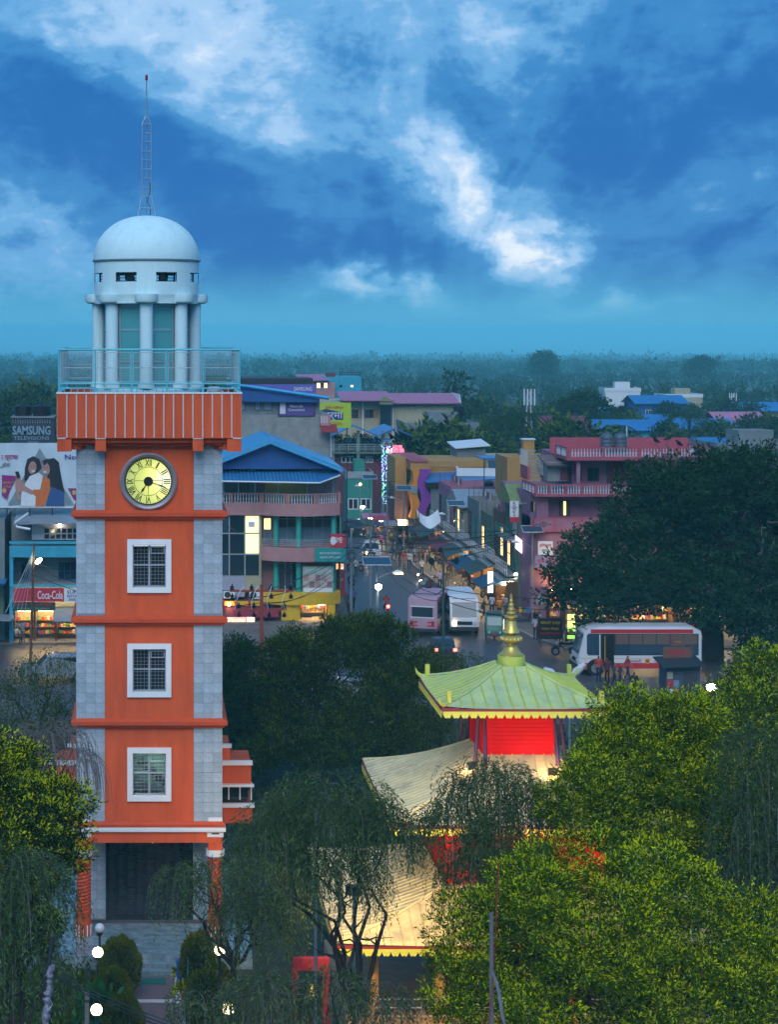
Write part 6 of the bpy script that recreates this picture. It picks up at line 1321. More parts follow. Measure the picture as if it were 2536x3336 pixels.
ks = thing('shop_sign', 'white vertical KONKA sign with red foot on the street row', 'sign', (PX(1676, 147), 147, 0)); B('board', M_SIGNW, ks, (-.33, .33, -.1, 0, PZ(1684, 147), PZ(1632, 147))); B('board', M_SIGNR, ks, (-.33, .33, -.1, 0, PZ(1701, 147), PZ(1684, 147) - .002))
for i, ch_ in enumerate('KONKA'): text(ch_, .2, .2, M_SIGNB, ks, (0, -.112, PZ(1638 + i * 10, 147)), bold=.02)
B('bracket', M_STEEL, ks, (.33, 1.0, -.07, -.03, PZ(1640, 147), PZ(1640, 147) + .05))
text('KONKA', .1, .55, M_SIGNR, ks, (0, -.115, PZ(1653, 147)))
# ochre hall with the waving purple and amber facade
D = 196.0; f = Fr(D, PX(1340, D)); O = thing('ochre_hall', 'long ochre hall with waving amber and purple front up the street', 'building', (f.X0, D, 0))
wall(O, f.x(1402), f.x(1680), 2, 12, 0, f.z(1508), M_OCHRE); wall(O, f.x(1338), f.x(1402), 0, 12, f.z(1530), f.z(1500), M_OCHRE, 'corner_block'); B('red_cornice', M_PINKTRIM, O, (f.x(1336), f.x(1396), -.12, 12.05, f.z(1505), f.z(1499))); wall(O, f.x(1300), f.x(1338), 3, 10, f.z(1592), f.z(1498), M_OCHRE, 'rear_wing'); wall(O, f.x(1296), f.x(1339), 2.6, 9, 0, f.z(1593), M_BRICKW, 'rear_shop'); shop_front(O, f.x(1298), f.x(1336), 0, 2.6, .9)
for k, (a, b) in enumerate(((1500, 1508), (1508, 1516))): B('string_course', M_OCHRE, O, (f.x(1402), f.x(1680), 1.94, 1.999, f.z(b + 18), f.z(a + 22)))
for (xa, xb, m, nm) in ((1340, 1364, M_ORW, 'amber_wave'), (1364, 1392, M_PURPW, 'purple_wave')):
    pts = [(f.x(xa + 6 * math.sin(k * .62 + (0 if m is M_ORW else 2))), f.z(1528 + k * 10)) for k in range(17)] + [(f.x(xb + (6 if m is M_ORW else 10) * math.sin(k * .62 + (0 if m is M_ORW else 2))), f.z(1528 + k * 10)) for k in range(16, -1, -1)]
    MB().prism(pts, -.5 if m is M_ORW else -.9, 1.5).build(nm, m, O)
MB().plate([(f.x(1380), -2.2, f.z(1566)), (f.x(1660), -2.2, f.z(1552)), (f.x(1660), 2, f.z(1535)), (f.x(1380), 2, f.z(1546))], .08).build('blue_canopy', M_BLUEROOF, O)
B('window_strip', M_FROST, O, (f.x(1338), f.x(1358), -.6, -.501, f.z(1606), f.z(1582)))
B('lower_front', M_GREYW, O, (f.x(1400), f.x(1600), -1.0, 1.99, 0, f.z(1590))); window(O, f.x(1470), f.x(1530), f.z(1640), f.z(1600), -1.0, M_SIGNW, M_GLASS_D, 3); B('canopy_lamp', glow('canopy_glow', (.8, .8, .2), 2), O, (f.x(1420), f.x(1440), 1.5, 1.6, f.z(1558), f.z(1556)))
hs = thing('hotel_sign', 'red HOTEL SANDHYA INN sign with yellow half moon', 'sign', (PX(1284, 205), 205, 0)); F2 = Fr(205, PX(1284, 205)); B('board', M_SIGNR, hs, (F2.x(1269), F2.x(1299), -.1, 0, F2.z(1574), F2.z(1506)))
for s_, py, h_ in (('HOTEL', 1524, .3), ('SANDHYA', 1535, .28), ('INN', 1547, .3)): text(s_, h_, .85 if s_ != 'INN' else .45, M_SIGNW, hs, (0, -.115, F2.z(py)), bold=.02)
MB().prism([(.45 * math.cos(math.pi * k / 12), F2.z(1571) + .5 * math.sin(math.pi * k / 12)) for k in range(13)], -.12, -.102).build('moon', mat('sign_yellow', (.65, .5, .05), .5, 0), hs); MB().prism([(.14 * math.cos(math.pi * k / 6), F2.z(1516) + .14 * math.sin(math.pi * k / 6)) for k in range(12)], -.12, -.102).build('emblem', mat('sign_yellow', (.65, .5, .05), .5, 0), hs); B('post', M_STEEL, hs, (-.05, .05, .01, .1, 0, F2.z(1560)))
# hotel with strings of coloured bulbs hanging down its front
D = 232.0; f = Fr(D, PX(1200, D)); Ho = thing('garden_hotel', 'dark maroon hotel with planted terrace and blue gabled canopies', 'building', (f.X0, D, 0))
wall(Ho, f.x(1070), f.x(1330), 0, 12, 0, f.z(1470), M_MAROONW); B('terrace_edge', M_GREENW, Ho, (f.x(1070), f.x(1310), -1.2, -.01, f.z(1476), f.z(1470))); railing(Ho, [(f.x(1075), -1.1), (f.x(1245), -1.1)], f.z(1470), f.z(1446), M_STEEL, 4, .9, .035)
for px in (1078, 1160, 1240): B('pillar', M_GREYW, Ho, (f.x(px), f.x(px) + .35, -1.1, -.8, 0, f.z(1402)))
for a, m_, b, t_, e_ in ((1074, 1146, 1226, 1383, 1416), (1226, 1280, 1340, 1392, 1416)):
    for q in ([(f.x(a), -2, f.z(e_)), (f.x(m_), -2, f.z(t_)), (f.x(m_), 9, f.z(t_)), (f.x(a), 9, f.z(e_))], [(f.x(m_), -2, f.z(t_)), (f.x(b), -2, f.z(e_)), (f.x(b), 9, f.z(e_)), (f.x(m_), 9, f.z(t_))]): MB().plate(q, .12).build('canopy_sheet', M_BLUEROOF, Ho)
for a, b in ((1112, 1156), (1192, 1216), (1256, 1280)): window(Ho, f.x(a), f.x(b), f.z(1508), f.z(1486), 0, M_BALUS, M_GLASS_D, 3, 1, .12)
n = 3500; p = np.stack([RN.uniform(f.x(1090), f.x(1240), n), RN.uniform(-1, 2, n), RN.uniform(f.z(1468), f.z(1415), n)], 1); p[:, 2] -= RN.random(n) * 1.2 * (np.sin(p[:, 0] * 2) > 0); tag(put('terrace_plants', leaf_mesh('terrace_plants', p, unit(RN.normal(size=(n, 3))), .3, .12, [LM_DARK, LM_MID], (RN.random(n) < .3).astype('i')), Ho), None, kind='stuff')
rsn = thing('roof_letters', 'white mirrored HOTEL SANDHYA INN letters on the hotel terrace', 'sign', (f.X0, D - 1.4, 0)); text('HOTEL', .34, 1.0, M_SIGNW, rsn, (f.x(1258), 0, f.z(1437)), flip=True); text('SANDHYA INN', .3, 1.9, M_SIGNW, rsn, (f.x(1262), 0, f.z(1447)), flip=True); B('letter_rail', M_DARK, rsn, (f.x(1242), f.x(1286), .03, .08, f.z(1455), f.z(1452)))
neon = thing('neon_sign', 'red neon HOTEL sign glowing over the street', 'sign', (PX(1292, 212), 212, 0)); F2 = Fr(212, PX(1292, 212)); M_NEON = glow('red_neon', (1, .02, .06), 3.2); text('HOTEL', .42, 1.1, M_NEON, neon, (.15, -.08, F2.z(1457)), bold=.03); text('SANDHYA INN', .4, 1.8, M_NEON, neon, (-.1, -.08, F2.z(1468)), bold=.03); B('backing', M_DARK, neon, (F2.x(1262), F2.x(1322), -.05, 0, F2.z(1474), F2.z(1450))); B('post', M_STEEL, neon, (F2.x(1290), F2.x(1292), .01, .1, 0, F2.z(1474)))
Lg = [glow('bulb_green', (.03, 1, .30), 1.1), glow('bulb_blue', (.04, .14, 1), 1.2), glow('bulb_violet', (.35, .1, 1), 1.1), glow('bulb_white', (.5, .95, 1), .9)]
ball_me = [MB().ball((0, 0, 0), .07, 6, 4).mesh('bulb', m) for m in Lg]
for i, px in enumerate((1249, 1260, 1266, 1273)):
    s_ = thing('light_string', ['string of coloured bulbs hanging by the mirrored hotel letters, outermost on the road side', 'second hanging string of coloured bulbs under the neon sign', 'third hanging string of coloured bulbs under the neon sign', 'hanging string of coloured bulbs nearest the red hotel sign'][i], 'string lights', (PX(px, 211), 211, 0), 0, 'strings of coloured bulbs')
    z0_, z1_ = PZ(1640 - (i == 3) * 60, 211), PZ(1452, 211); z = z0_; MB().path([(0, .05, z0_), (0, .05, z1_)], .015, 4).build('cable', M_DARK, s_)
    while z < z1_:
        put('bulb', random.choice(ball_me), s_, (random.uniform(-.14, .14), random.uniform(-.1, 0), z)); z += .11
# houses closing the street and roofs beyond it
def far_house(label, px, D, w, h, wm, rm, gable=True, d=8, nwin=3, lit=None, name='far_house', group='houses among the far trees'):
    X = PX(px, D); S_ = thing(name, label, 'house', (X, D, 0), random.uniform(-.15, .15), group); wall(S_, -w / 2, w / 2, 0, d, 0, h, wm)
    if gable:
        for s__ in (-1, 1): q = [(-w / 2 - .5, -.8, h - .1), (w / 2 + .5, -.8, h - .1), (w / 2 + .5, d / 2, h + 1.5), (-w / 2 - .5, d / 2, h + 1.5)] if s__ < 0 else [(w / 2 + .5, d + .8, h - .1), (-w / 2 - .5, d + .8, h - .1), (-w / 2 - .5, d / 2, h + 1.5), (w / 2 + .5, d / 2, h + 1.5)]; MB().plate(q, .1).build('roof_sheet', rm, S_)
        MB().prism([(0, h), (d, h), (d / 2, h + 1.4)], -w / 2 + .01, -w / 2 + .2).build('gable', wm, S_, (0, 0, 0), R(90)).location = (0, 0, 0)
    else:
        B('parapet_wall', rm, S_, (-w / 2 - .1, w / 2 + .1, -.1, .1, h + .001, h + .8)); B('parapet_wall', rm, S_, (-w / 2 - .1, -w / 2 + .1, .101, d, h + .001, h + .8)); B('parapet_wall', rm, S_, (w / 2 - .1, w / 2 + .1, .101, d, h + .001, h + .8)); B('stair_head', wm, S_, (-w / 6, w / 4, 2, 5, h + .001, h + 2))
    for k in range(int(h // 3)):
        for i in range(nwin): c = -w / 2 + (i + .5) * w / nwin; window(S_, c - .6, c + .6, 1.0 + k * 3, 2.3 + k * 3, 0, M_BALUS, M_LITW if lit == (k, i) else M_GLASS_D, 2, 1, .1)
    return S_
G2 = 'houses closing the street'
far_house('green fronted shop house at the head of the street', 1172, 226, 3.0, 4.6, M_TEAL, M_TIN, False, 6, 2, name='street_end_house', group=G2); far_house('pink house half hidden behind street poles at the street head', 1215, 240, 4.5, 6.8, M_PINK, M_BLUEROOF, True, 7, 2, (0, 0), 'street_end_house', G2)
far_house('grey terrace house with black tanks above the ochre hall', 1440, 240, 9.0, 9.6, M_GREYW, M_GREYW, False, 9, 3, name='street_end_house', group=G2)
tank('black tank on the grey terrace house, first of its three', PX(1440, 243), 243, 9.7, .8, 1.5); tank('black tank on the grey terrace house, middle of three', PX(1478, 243), 243, 9.7, .8, 1.5); tank('tall black tank on the grey terrace house beside the leafy tree', PX(1495, 244), 244, 11.0, .7, 1.5)
Y = far_house('pale yellow flat house with solar heater behind the green roof', 1640, 195, 9.0, 7.2, M_CREAM, M_SIGNW, False, 8, 2, name='street_end_house', group=G2)
sh_ = thing('solar_heater', 'silver solar water heater drum on the pale yellow house', 'water heater', (PX(1625, 197), 197, 8.0)); MB().tube((-1.1, 0, .8), (1.1, 0, .8), .24, 12).build('drum', M_STEEL, sh_); B('stand', M_DARK, sh_, (-1, -.95, -.05, .05, -.8, .6), (.95, 1, -.05, .05, -.8, .6)); MB().plate([(-1, -1.2, -.4), (1, -1.2, -.4), (1, -.2, .6), (-1, -.2, .6)], .06).build('collector', M_GLASS_B, sh_)
tin = thing('tin_shed', 'white tin roofed shed between the ochre hall and yellow house', 'shed', (PX(1540, 205), 205, 0)); wall(tin, -1.6, 1.4, 0, 5, 0, 9.3, M_GREYW); MB().plate([(-1.9, -.6, 9.45), (1.8, -.6, 9.75), (1.8, 5.4, 10.1), (-1.9, 5.4, 9.8)], .08).build('roof_sheet', M_SIGNW, tin)
bc = thing('blue_canopy', 'flat blue canopy on thin posts over the roof by the yellow house', 'canopy', (PX(1625, 178), 178, 0)); B('canopy_sheet', M_BLUEROOF, bc, (-1.5, 2.0, 0, 4, 10.05, 10.15)); 
for x in (-1.3, 1.7): B('post', M_DARK, bc, (x, x + .08, .2, .28, 6.2, 10.05))
ofs = thing('orange_flat_house', 'small orange roof room next to the pink terrace stair', 'house', (PX(1735, 172), 172, 0)); wall(ofs, -2.2, 3, 0, 6, 0, 10.6, M_OCHRE); B('chimney', M_OCHRE, ofs, (-.6, .4, 1, 2, 10.601, 12.1)); B('chimney_cap', M_SIGNW, ofs, (-.7, .5, .9, 2.1, 12.101, 12.2)); tank('black tank beside the orange roof room', PX(1712, 176), 176, 10.4, .6, 1.5)
gr = far_house('grey house with dark doorway at the picture edge beyond the fig tree', 2480, 205, 9.5, 9.2, M_GREYW, M_GREYW, False, 8, 3, name='far_house')
spec_far = [('blue twin roofed house behind the radio mast', 1765, 330, 8, 4.6, M_CREAM, M_BLUEROOF), ('pink gabled house with dark tank tower', 1850, 300, 7, 6.0, M_PINK, M_MAROONW), ('blue roofed long house beside the pink gabled one', 2000, 320, 14, 4.5, M_CYANP, M_BLUEROOF), ('white flat house high among the trees', 2030, 420, 8, 7.5, M_SIGNW, M_SIGNW), ('big blue roofed house in the middle distance', 2155, 400, 11, 5.8, M_BLUEDK, M_BLUEROOF), ('small blue roofed house below the big one', 2185, 360, 8, 3.6, M_GREYW, M_BLUEROOF), ('pale house behind palms in the haze', 2230, 440, 9, 5.5, M_CREAM, M_SIGNW), ('blue roofed house near the second mast', 2310, 330, 10, 4.2, M_GREYW, M_BLUEROOF), ('pink roofed house at the far edge', 2420, 350, 9, 4.5, M_PINK, M_PINKROOF), ('blue roofed house at the far edge behind the pink one', 2480, 370, 12, 5.5, M_CREAM, M_BLUEROOF), ('low blue roof peeping between the trees', 2360, 290, 8, 3.2, M_GREYW, M_BLUEROOF), ('cream gabled house left of the tower top', 20, 300, 9, 6.5, M_CREAM, M_TIN), ('blue roofed house between the tank tower and the palms', 1920, 370, 8, 4.5, M_GREYW, M_BLUEROOF), ('teal roofed house low in the distance', 2090, 345, 8, 4.2, M_CYANP, M_BLUEROOF)]
for lab, px, D_, w_, h_, a_, b_ in spec_far: far_house(lab, px, D_, w_ * .95, h_ + .9, a_, b_, 'flat' not in lab and 'pale house' not in lab, 8, 2, (0, 1) if 'big blue' in lab else None)
def mast(label, px, py, D, top):
    X = PX(px, D); zt_ = PZ(top, D); t = thing('radio_mast', label, 'mast', (X, D, 0)); w = .7
    for sx_ in (-1, 1):
        for sy_ in (-1, 1): MB().path([(sx_ * w, sy_ * w, 0), (sx_ * .2, sy_ * .2, zt_)], .05, 4).build('mast_leg', M_SIGNW, t)
    for k in range(10): z = zt_ * (k + .5) / 10; a = w + (.2 - w) * (k + .5) / 10; mb = MB(); [mb.tube((p[0] * a, p[1] * a, z), (q_[0] * a, q_[1] * a, z + zt_ / 12), .03, 4) for p, q_ in (((-1, -1), (1, -1)), ((1, -1), (1, 1)), ((1, 1), (-1, 1)), ((-1, 1), (-1, -1)))]; mb.build('lattice', M_SIGNR if k % 2 else M_SIGNW, t)
    for k in range(4): B('antenna_panel', M_SIGNW, t, (-.9 + k * .55, -.7 + k * .55, -.5, -.35, zt_ - 2.2, zt_ + .4))
mast('red and white radio mast above the blue twin roofs', 1724, 0, 310, 1275); mast('thin pale radio mast in the haze at the far side', 2388, 0, 480, 1285)
# ================================================================== people
M_SKIN = mat('skin', (.28, .15, .09), .6, 0); M_HAIR = mat('black_hair', (.012, .010, .010), .5, 0)
M_TOP = mat('clothing_top', (1, 1, 1), .8, .1, 6, ocol=True)
M_LEGS = {k: mat('trousers_' + k, c, .85, .1, 6) for k, c in {'navy': (.02, .025, .06), 'black': (.012, .012, .014), 'khaki': (.20, .15, .09), 'grey': (.09, .09, .10)}.items()}
M_SHOE = mat('shoes', (.02, .015, .012), .6, 0)
BONES = {}
def person_mesh(name, J, legm):
    """J: joint -> position. One skinned surface, coloured by nearest bone."""
    E = [('pelvis', 'waist', 't'), ('waist', 'chest', 't'), ('chest', 'neck', 't'), ('neck', 'head', 's'), ('head', 'crown', 'h'), ('head', 'nose', 's')]
    rad = {'pelvis': .125, 'waist': .115, 'chest': .14, 'neck': .055, 'head': .085, 'crown': .072, 'nose': .035}
    for s in 'lr':
        E += [('chest', 'sh' + s, 't'), ('sh' + s, 'el' + s, 't'), ('el' + s, 'wr' + s, 's'), ('wr' + s, 'ha' + s, 's'), ('ha' + s, 'th' + s, 's'), ('pelvis', 'hi' + s, 'l'), ('hi' + s, 'kn' + s, 'l'), ('kn' + s, 'an' + s, 'l'), ('an' + s, 'to' + s, 'f')]
        rad.update({'sh' + s: .07, 'el' + s: .045, 'wr' + s: .03, 'ha' + s: .034, 'th' + s: .014, 'hi' + s: .088, 'kn' + s: .06, 'an' + s: .042, 'to' + s: .04})
    J = dict(J)
    for s, sg in (('l', -1), ('r', 1)):
        h = Vector(J['ha' + s]); J.setdefault('th' + s, tuple(h + Vector((-sg * .03, -.05, .02))))
    names = list(J); me = bpy.data.meshes.new(name); me.from_pydata([J[n] for n in names], [(names.index(a), names.index(b)) for a, b, _ in E], [])
    ob = bpy.data.objects.new(name, me); COL.objects.link(ob); sk = ob.modifiers.new('s', 'SKIN'); sk.use_smooth_shade = True; ss_ = ob.modifiers.new('d', 'SUBSURF'); ss_.levels = ss_.render_levels = 1
    for i, n in enumerate(names): me.skin_vertices[0].data[i].radius = (rad[n], rad[n] * (.72 if n in ('pelvis', 'waist', 'chest') else 1)); me.skin_vertices[0].data[i].use_root = n == 'pelvis'
    bpy.context.view_layer.update(); out = bpy.data.meshes.new_from_object(ob.evaluated_get(bpy.context.evaluated_depsgraph_get())); bpy.data.objects.remove(ob); out.name = name
    out.materials.clear()
    for m in (M_TOP, M_SKIN, M_HAIR, legm, M_SHOE): out.materials.append(m)
    idx = {'t': 0, 's': 1, 'h': 2, 'l': 3, 'f': 4}; hd = Vector(J['head'])
    segs = [(Vector(J[a]), Vector(J[b]), idx[k]) for a, b, k in E]
    for p in out.polygons:
        c = p.center; best = 9; mi = 0
        for a, b, k in segs:
            ab = b - a; t = max(0, min(1, (c - a).dot(ab) / max(ab.length_squared, 1e-9))); d = (c - a - ab * t).length
            if d < best: best, mi = d, k
        if mi in (1, 2) and (c - hd).length < .16: mi = 2 if (c.z > hd.z + .05 or c.y > hd.y + .03) else 1
        p.material_index = mi; p.use_smooth = True
    return out
def pose(kind):
    J = {'pelvis': (0, 0, .92), 'waist': (0, 0, 1.08), 'chest': (0, .01, 1.32), 'neck': (0, .0, 1.47), 'head': (0, -.02, 1.57), 'crown': (0, .0, 1.65), 'nose': (0, -.10, 1.555)}
    for s, g in (('l', -1), ('r', 1)):
        J['sh' + s] = (g * .17, 0, 1.40); J['el' + s] = (g * .22, .03, 1.14); J['wr' + s] = (g * .22, -.05, .90); J['ha' + s] = (g * .21, -.08, .80)
        J['hi' + s] = (g * .09, 0, .88); J['kn' + s] = (g * .10, -.02, .48); J['an' + s] = (g * .10, .02, .07); J['to' + s] = (g * .11, -.13, .035)
    if kind == 'walk':
        J['knl'] = (-.09, -.14, .50); J['anl'] = (-.09, -.18, .09); J['tol'] = (-.09, -.33, .06); J['knr'] = (.09, .05, .46); J['anr'] = (.09, .30, .12); J['tor'] = (.09, .20, .035)
        J['ell'] = (-.22, .14, 1.16); J['wrl'] = (-.22, .16, .93); J['hal'] = (-.21, .14, .84); J['elr'] = (.22, -.10, 1.16); J['wrr'] = (.20, -.26, .98); J['har'] = (.19, -.33, .92)
    if kind == 'fold':
        J['ell'] = (-.24, -.06, 1.16); J['wrl'] = (-.05, -.20, 1.18); J['hal'] = (.04, -.21, 1.20); J['elr'] = (.25, -.02, 1.15); J['wrr'] = (.10, -.22, 1.10); J['har'] = (.02, -.24, 1.12)
    if kind in ('sit', 'ride'):
        dz = -.42 if kind == 'sit' else -.10
        for k in list(J):
            if k[:2] not in ('kn', 'an', 'to'): J[k] = (J[k][0], J[k][1], J[k][2] + dz)
        for s, g in (('l', -1), ('r', 1)):
            w = .12 if kind == 'sit' else .20
            J['kn' + s] = (g * w, -.40, J['pelvis'][2] - .02 if kind == 'sit' else .62); J['an' + s] = (g * w, -.36 if kind == 'sit' else -.18, .07 if kind == 'sit' else .30); J['to' + s] = (g * w, -.50 if kind == 'sit' else -.32, .035 if kind == 'sit' else .26)
            if kind == 'ride': J['el' + s] = (g * .27, -.24, 1.10); J['wr' + s] = (g * .28, -.46, 1.04); J['ha' + s] = (g * .27, -.54, 1.03)
            else: J['el' + s] = (g * .22, -.12, .76); J['wr' + s] = (g * .13, -.34, .60); J['ha' + s] = (g * .10, -.42, .58)
    return J
PM = {(k, l): person_mesh('person', pose(k), M_LEGS[l]) for k, l in (('stand', 'navy'), ('stand', 'black'), ('walk', 'navy'), ('walk', 'khaki'), ('fold', 'grey'), ('sit', 'black'), ('ride', 'navy'))}
def person(label, px, py, kind, legs, col, rz=0.0, D=None, z=0.0, scale=1.0, group=None):
    D = D or GD(py, z); o = put('person', PM[(kind, legs)], None, (PX(px, D), D, z), rz, scale=scale); o.color = (*col, 1); return tag(o, label, 'person', group)
# ================================================================== wheels and vehicles
M_TYRE = mat('tyre_rubber', (.012, .012, .013), .8, .1); M_RIMS = mat('steel_rim', (.30, .31, .32), .4, .1, metal=.6); M_CHROME = mat('chrome', (.55, .57, .6), .2, 0, metal=.9)
M_HEAD = glow('headlight_on', (1, .62, .25), 30); M_HEADW = glow('headlight_white', (1, .85, .6), 16); M_TAIL = glow('tail_on', (1, .03, .01), 16); M_LENS = mat('clear_lens', (.5, .52, .55), .15, 0); M_TAILOFF = mat('tail_lens', (.3, .01, .01), .3, 0)
def wheel(parent, x, y, z, r, w):
    n = node('wheel', parent, (x, y, z)); ty = MB(); prof = [(r * .62, -w / 2), (r * .95, -w / 2), (r, -w * .3), (r, w * .3), (r * .95, w / 2), (r * .62, w / 2)]; k_ = 20
    for rr_, yy in prof:
        for k in range(k_): ty.v.append((rr_ * math.cos(2 * math.pi * k / k_), yy, rr_ * math.sin(2 * math.pi * k / k_)))
    for i in range(5):
        for k in range(k_): k2_ = (k + 1) % k_; ty.f.append((i * k_ + k, i * k_ + k2_, (i + 1) * k_ + k2_, (i + 1) * k_ + k))
    ty.build('tyre', M_TYRE, n, smooth=True); ydisc(MB(), r * .62, -w * .36, w * .36, 16).build('rim', M_RIMS, n); ydisc(MB(), r * .2, -w * .5, w * .5, 10).build('hub', M_CHROME, n)
def bus(label, X, Y, rz, L_, W, Hh, body, stripe, roof_m, kind, group='buses at the junction'):
    """front toward local -x, door side toward local -y"""
    b = thing('bus', label, 'bus', (X, Y, 0), rz, group); x0, x1 = -L_ / 2, L_ / 2; z0 = .42; zb_ = 1.28; zt_ = Hh - .42; hw = W / 2
    prof = [(x0, z0), (x0 - .02, 1.0), (x0 + .06, zb_ + .05), (x0 + .42, zt_ + .1), (x0 + .75, Hh - .10), (x0 + 1.2, Hh), (x1 - .5, Hh), (x1 - .12, Hh - .18), (x1, zt_ - .3), (x1, z0)]
    mb = MB(); rows = [(-hw + .10, -.0), (-hw, .0), (hw, .0), (hw - .10, 0)]
    n = len(prof)
    def ring_(y, ins): return [(min(max(x, x0 + ins), x1 - ins), y, min(z, Hh - ins)) for x, z in prof]
    secs = [ring_(-hw, .10), ring_(-hw + .08, .02), ring_(-hw + .2, 0), ring_(hw - .2, 0), ring_(hw - .08, .02), ring_(hw, .10)]
    for s_ in secs: mb.v += s_
    for i in range(len(secs) - 1):
        for k in range(n): k2_ = (k + 1) % n; mb.f.append((i * n + k, i * n + k2_, (i + 1) * n + k2_, (i + 1) * n + k))
    mb.f += [tuple(range(n)), tuple(reversed(range((len(secs) - 1) * n, len(secs) * n)))]
    bd = mb.build('body', body, b, smooth=True)
    B('roof_panel', roof_m, b, (x0 + 1.25, x1 - .55, -hw + .22, hw - .22, Hh + .002, Hh + .05))
    for s_ in (-1, 1):
        ys = s_ * (hw + .006); a, c = sorted((ys, s_ * (hw - .03)))
        B('lower_stripe', stripe, b, (x0 + .1, x1 - .1, a, c, z0 + .02, z0 + .38)); B('cant_rail', stripe, b, (x0 + .80, x1 - .6, a, c, zt_ + .08, Hh - .09)); B('waist_line', M_YELLOW, b, (x0 + .15, x1 - .1, a, c, zb_ - .22, zb_ - .18))
        B('window_band', M_DARK, b, (x0 + .62, x1 - .25, a, c, zb_ + .0, zt_ + .06))
        nw = 6; wd = (x1 - .3 - (x0 + 2.35 if s_ < 0 else x0 + .9)) / nw; xs = x0 + 2.35 if s_ < 0 else x0 + .9
        for k in range(nw):
            a2, c2 = sorted((s_ * (hw + .012), s_ * (hw + .004))); w = node('side_window', b)
            B('pane', M_GLASS_B, w, (xs + k * wd + .04, xs + (k + 1) * wd - .04, a2, c2, zb_ + .08, zb_ + .66)); B('pane', mat('tinted_brown', (.16, .10, .08), .15, 0), w, (xs + k * wd + .04, xs + (k + 1) * wd - .04, a2, c2, zb_ + .70, zt_ + .02))
        if s_ < 0:
            B('side_window', M_GLASS_B, b, (x0 + .55, x0 + 1.3, -hw - .012, -hw - .004, zb_ + .08, zt_ - .02)); dr_ = node('door', b); B('door_dark_panel', M_BLACK, dr_, (x0 + 1.42, x0 + 2.28, -hw - .012, -hw - .004, z0 + .05, zt_ + .04)); MB().tube((x0 + 1.7, -hw - .03, z0 + .3), (x0 + 1.7, -hw - .03, zt_ - .1), .02, 6).build('grab_rail', M_YELLOW, dr_); B('door_leaf', M_SIGNW, dr_, (x0 + 1.34, x0 + 1.41, -hw - .06, -hw - .001, z0 + .05, zt_))  # black panel proud of the side paints the dark inside of the doorway
            B('step', M_DARK, dr_, (x0 + 1.42, x0 + 2.28, -hw - .08, -hw - .013, z0 + .02, z0 + .08))
    # windscreen following the raked front
    def fp(z):
        for (xa, za), (xb, zb2) in zip(prof[:5], prof[1:6]):
            if za <= z <= zb2: return xa + (xb - xa) * (z - za) / max(zb2 - za, 1e-6)
        return x0
    zs = [zb_ + .06, zt_ - .02, zt_ + .06]; y_ = hw - .16
    MB().plate([(fp(zs[0]) - .02, y_, zs[0]), (fp(zs[0]) - .02, -y_, zs[0]), (fp(zs[1]) - .02, -y_, zs[1]), (fp(zs[1]) - .02, y_, zs[1])], .012).build('windscreen', M_GLASS_B, b)
    MB().plate([(fp(zt_) - .02, y_ - .05, zt_), (fp(zt_) - .02, -y_ + .05, zt_), (fp(zt_ + .28) - .02, -y_ + .05, zt_ + .28), (fp(zt_ + .28) - .02, y_ - .05, zt_ + .28)], .012).build('destination_board', mat('dest_amber', (.40, .14, .03), .5, .2, 9), b)
    B('bumper', M_DARK, b, (x0 - .12, x0 + .05, -hw + .02, hw - .02, z0 - .02, z0 + .24)); B('grille', M_BLACK, b, (x0 - .035, x0 + .02, -.55, .55, .80, 1.04)); B('bumper', M_DARK, b, (x1 - .05, x1 + .08, -hw + .02, hw - .02, z0 - .02, z0 + .2))
    for s_ in (-1, 1):
        h = MB(); h.prism([(.13 * math.cos(k * math.pi / 8), .13 * math.sin(k * math.pi / 8)) for k in range(16)], -.03, .03); ho = h.build('headlight', (M_HEAD if (kind == 'lit' and s_ > 0) else M_LENS), b, (x0 - .04, s_ * (hw - .3), .92), R(90))
        B('tail_light', M_TAILOFF, b, (x1 + .001, x1 + .03, s_ * (hw - .3) - .1, s_ * (hw - .3) + .1, .85, 1.15))
        mr_ = MB().tube((x0 + .1, s_ * hw, zt_), (x0 - .18, s_ * (hw + .22), zt_ + .02), .015, 5).box(x0 - .24, x0 - .16, s_ * (hw + .22) - .08, s_ * (hw + .22) + .08, zt_ - .36, zt_); mr_.build('mirror', M_DARK, b)
    B('rear_window', M_GLASS_D, b, (x1 - .14, x1 + .012, -hw + .25, hw - .25, zb_ + .1, zb_ + .72)) if kind != 'rear' else None
    for xw in (x0 + 1.25 if kind != 'side' else x0 + 1.1, x1 - 1.75):
        for s_ in (-1, 1):
            ydisc(MB(), .55, -.02, .02, 20).build('wheel_arch', M_BLACK, b, (xw, s_ * (hw - .012), .50)); wheel(b, xw, s_ * (hw - .08), .46, .46, .26)
    return b, x0, x1, hw, z0, zb_, zt_
M_BUSW = mat('bus_white_paint', (.62, .63, .66), .35, .06, 1.5, stain=.15, stain_col=(.35, .33, .33)); M_BUSR = mat('bus_red_paint', (.52, .025, .03), .35, .1); M_BUSP = mat('faded_pink_bus', (.42, .26, .32), .45, .12, 2)
b1, x0, x1, hw, z0, zb_, zt_ = bus('white and red bus parked under the fig tree, door open, facing the temple side', PX(2087, 123.6), 124.6, 0, 7.9, 2.15, 3.02, M_BUSW, M_BUSR, M_BUSW, 'side')
for bd, px_, w_, c_ in (('जलहरी', -.35, .85, M_BUSR), ('यातायात', 1.35, .95, M_BUSR)): text(bd, .26, w_, c_, b1, (px_, -hw - .012, zb_ - .36))
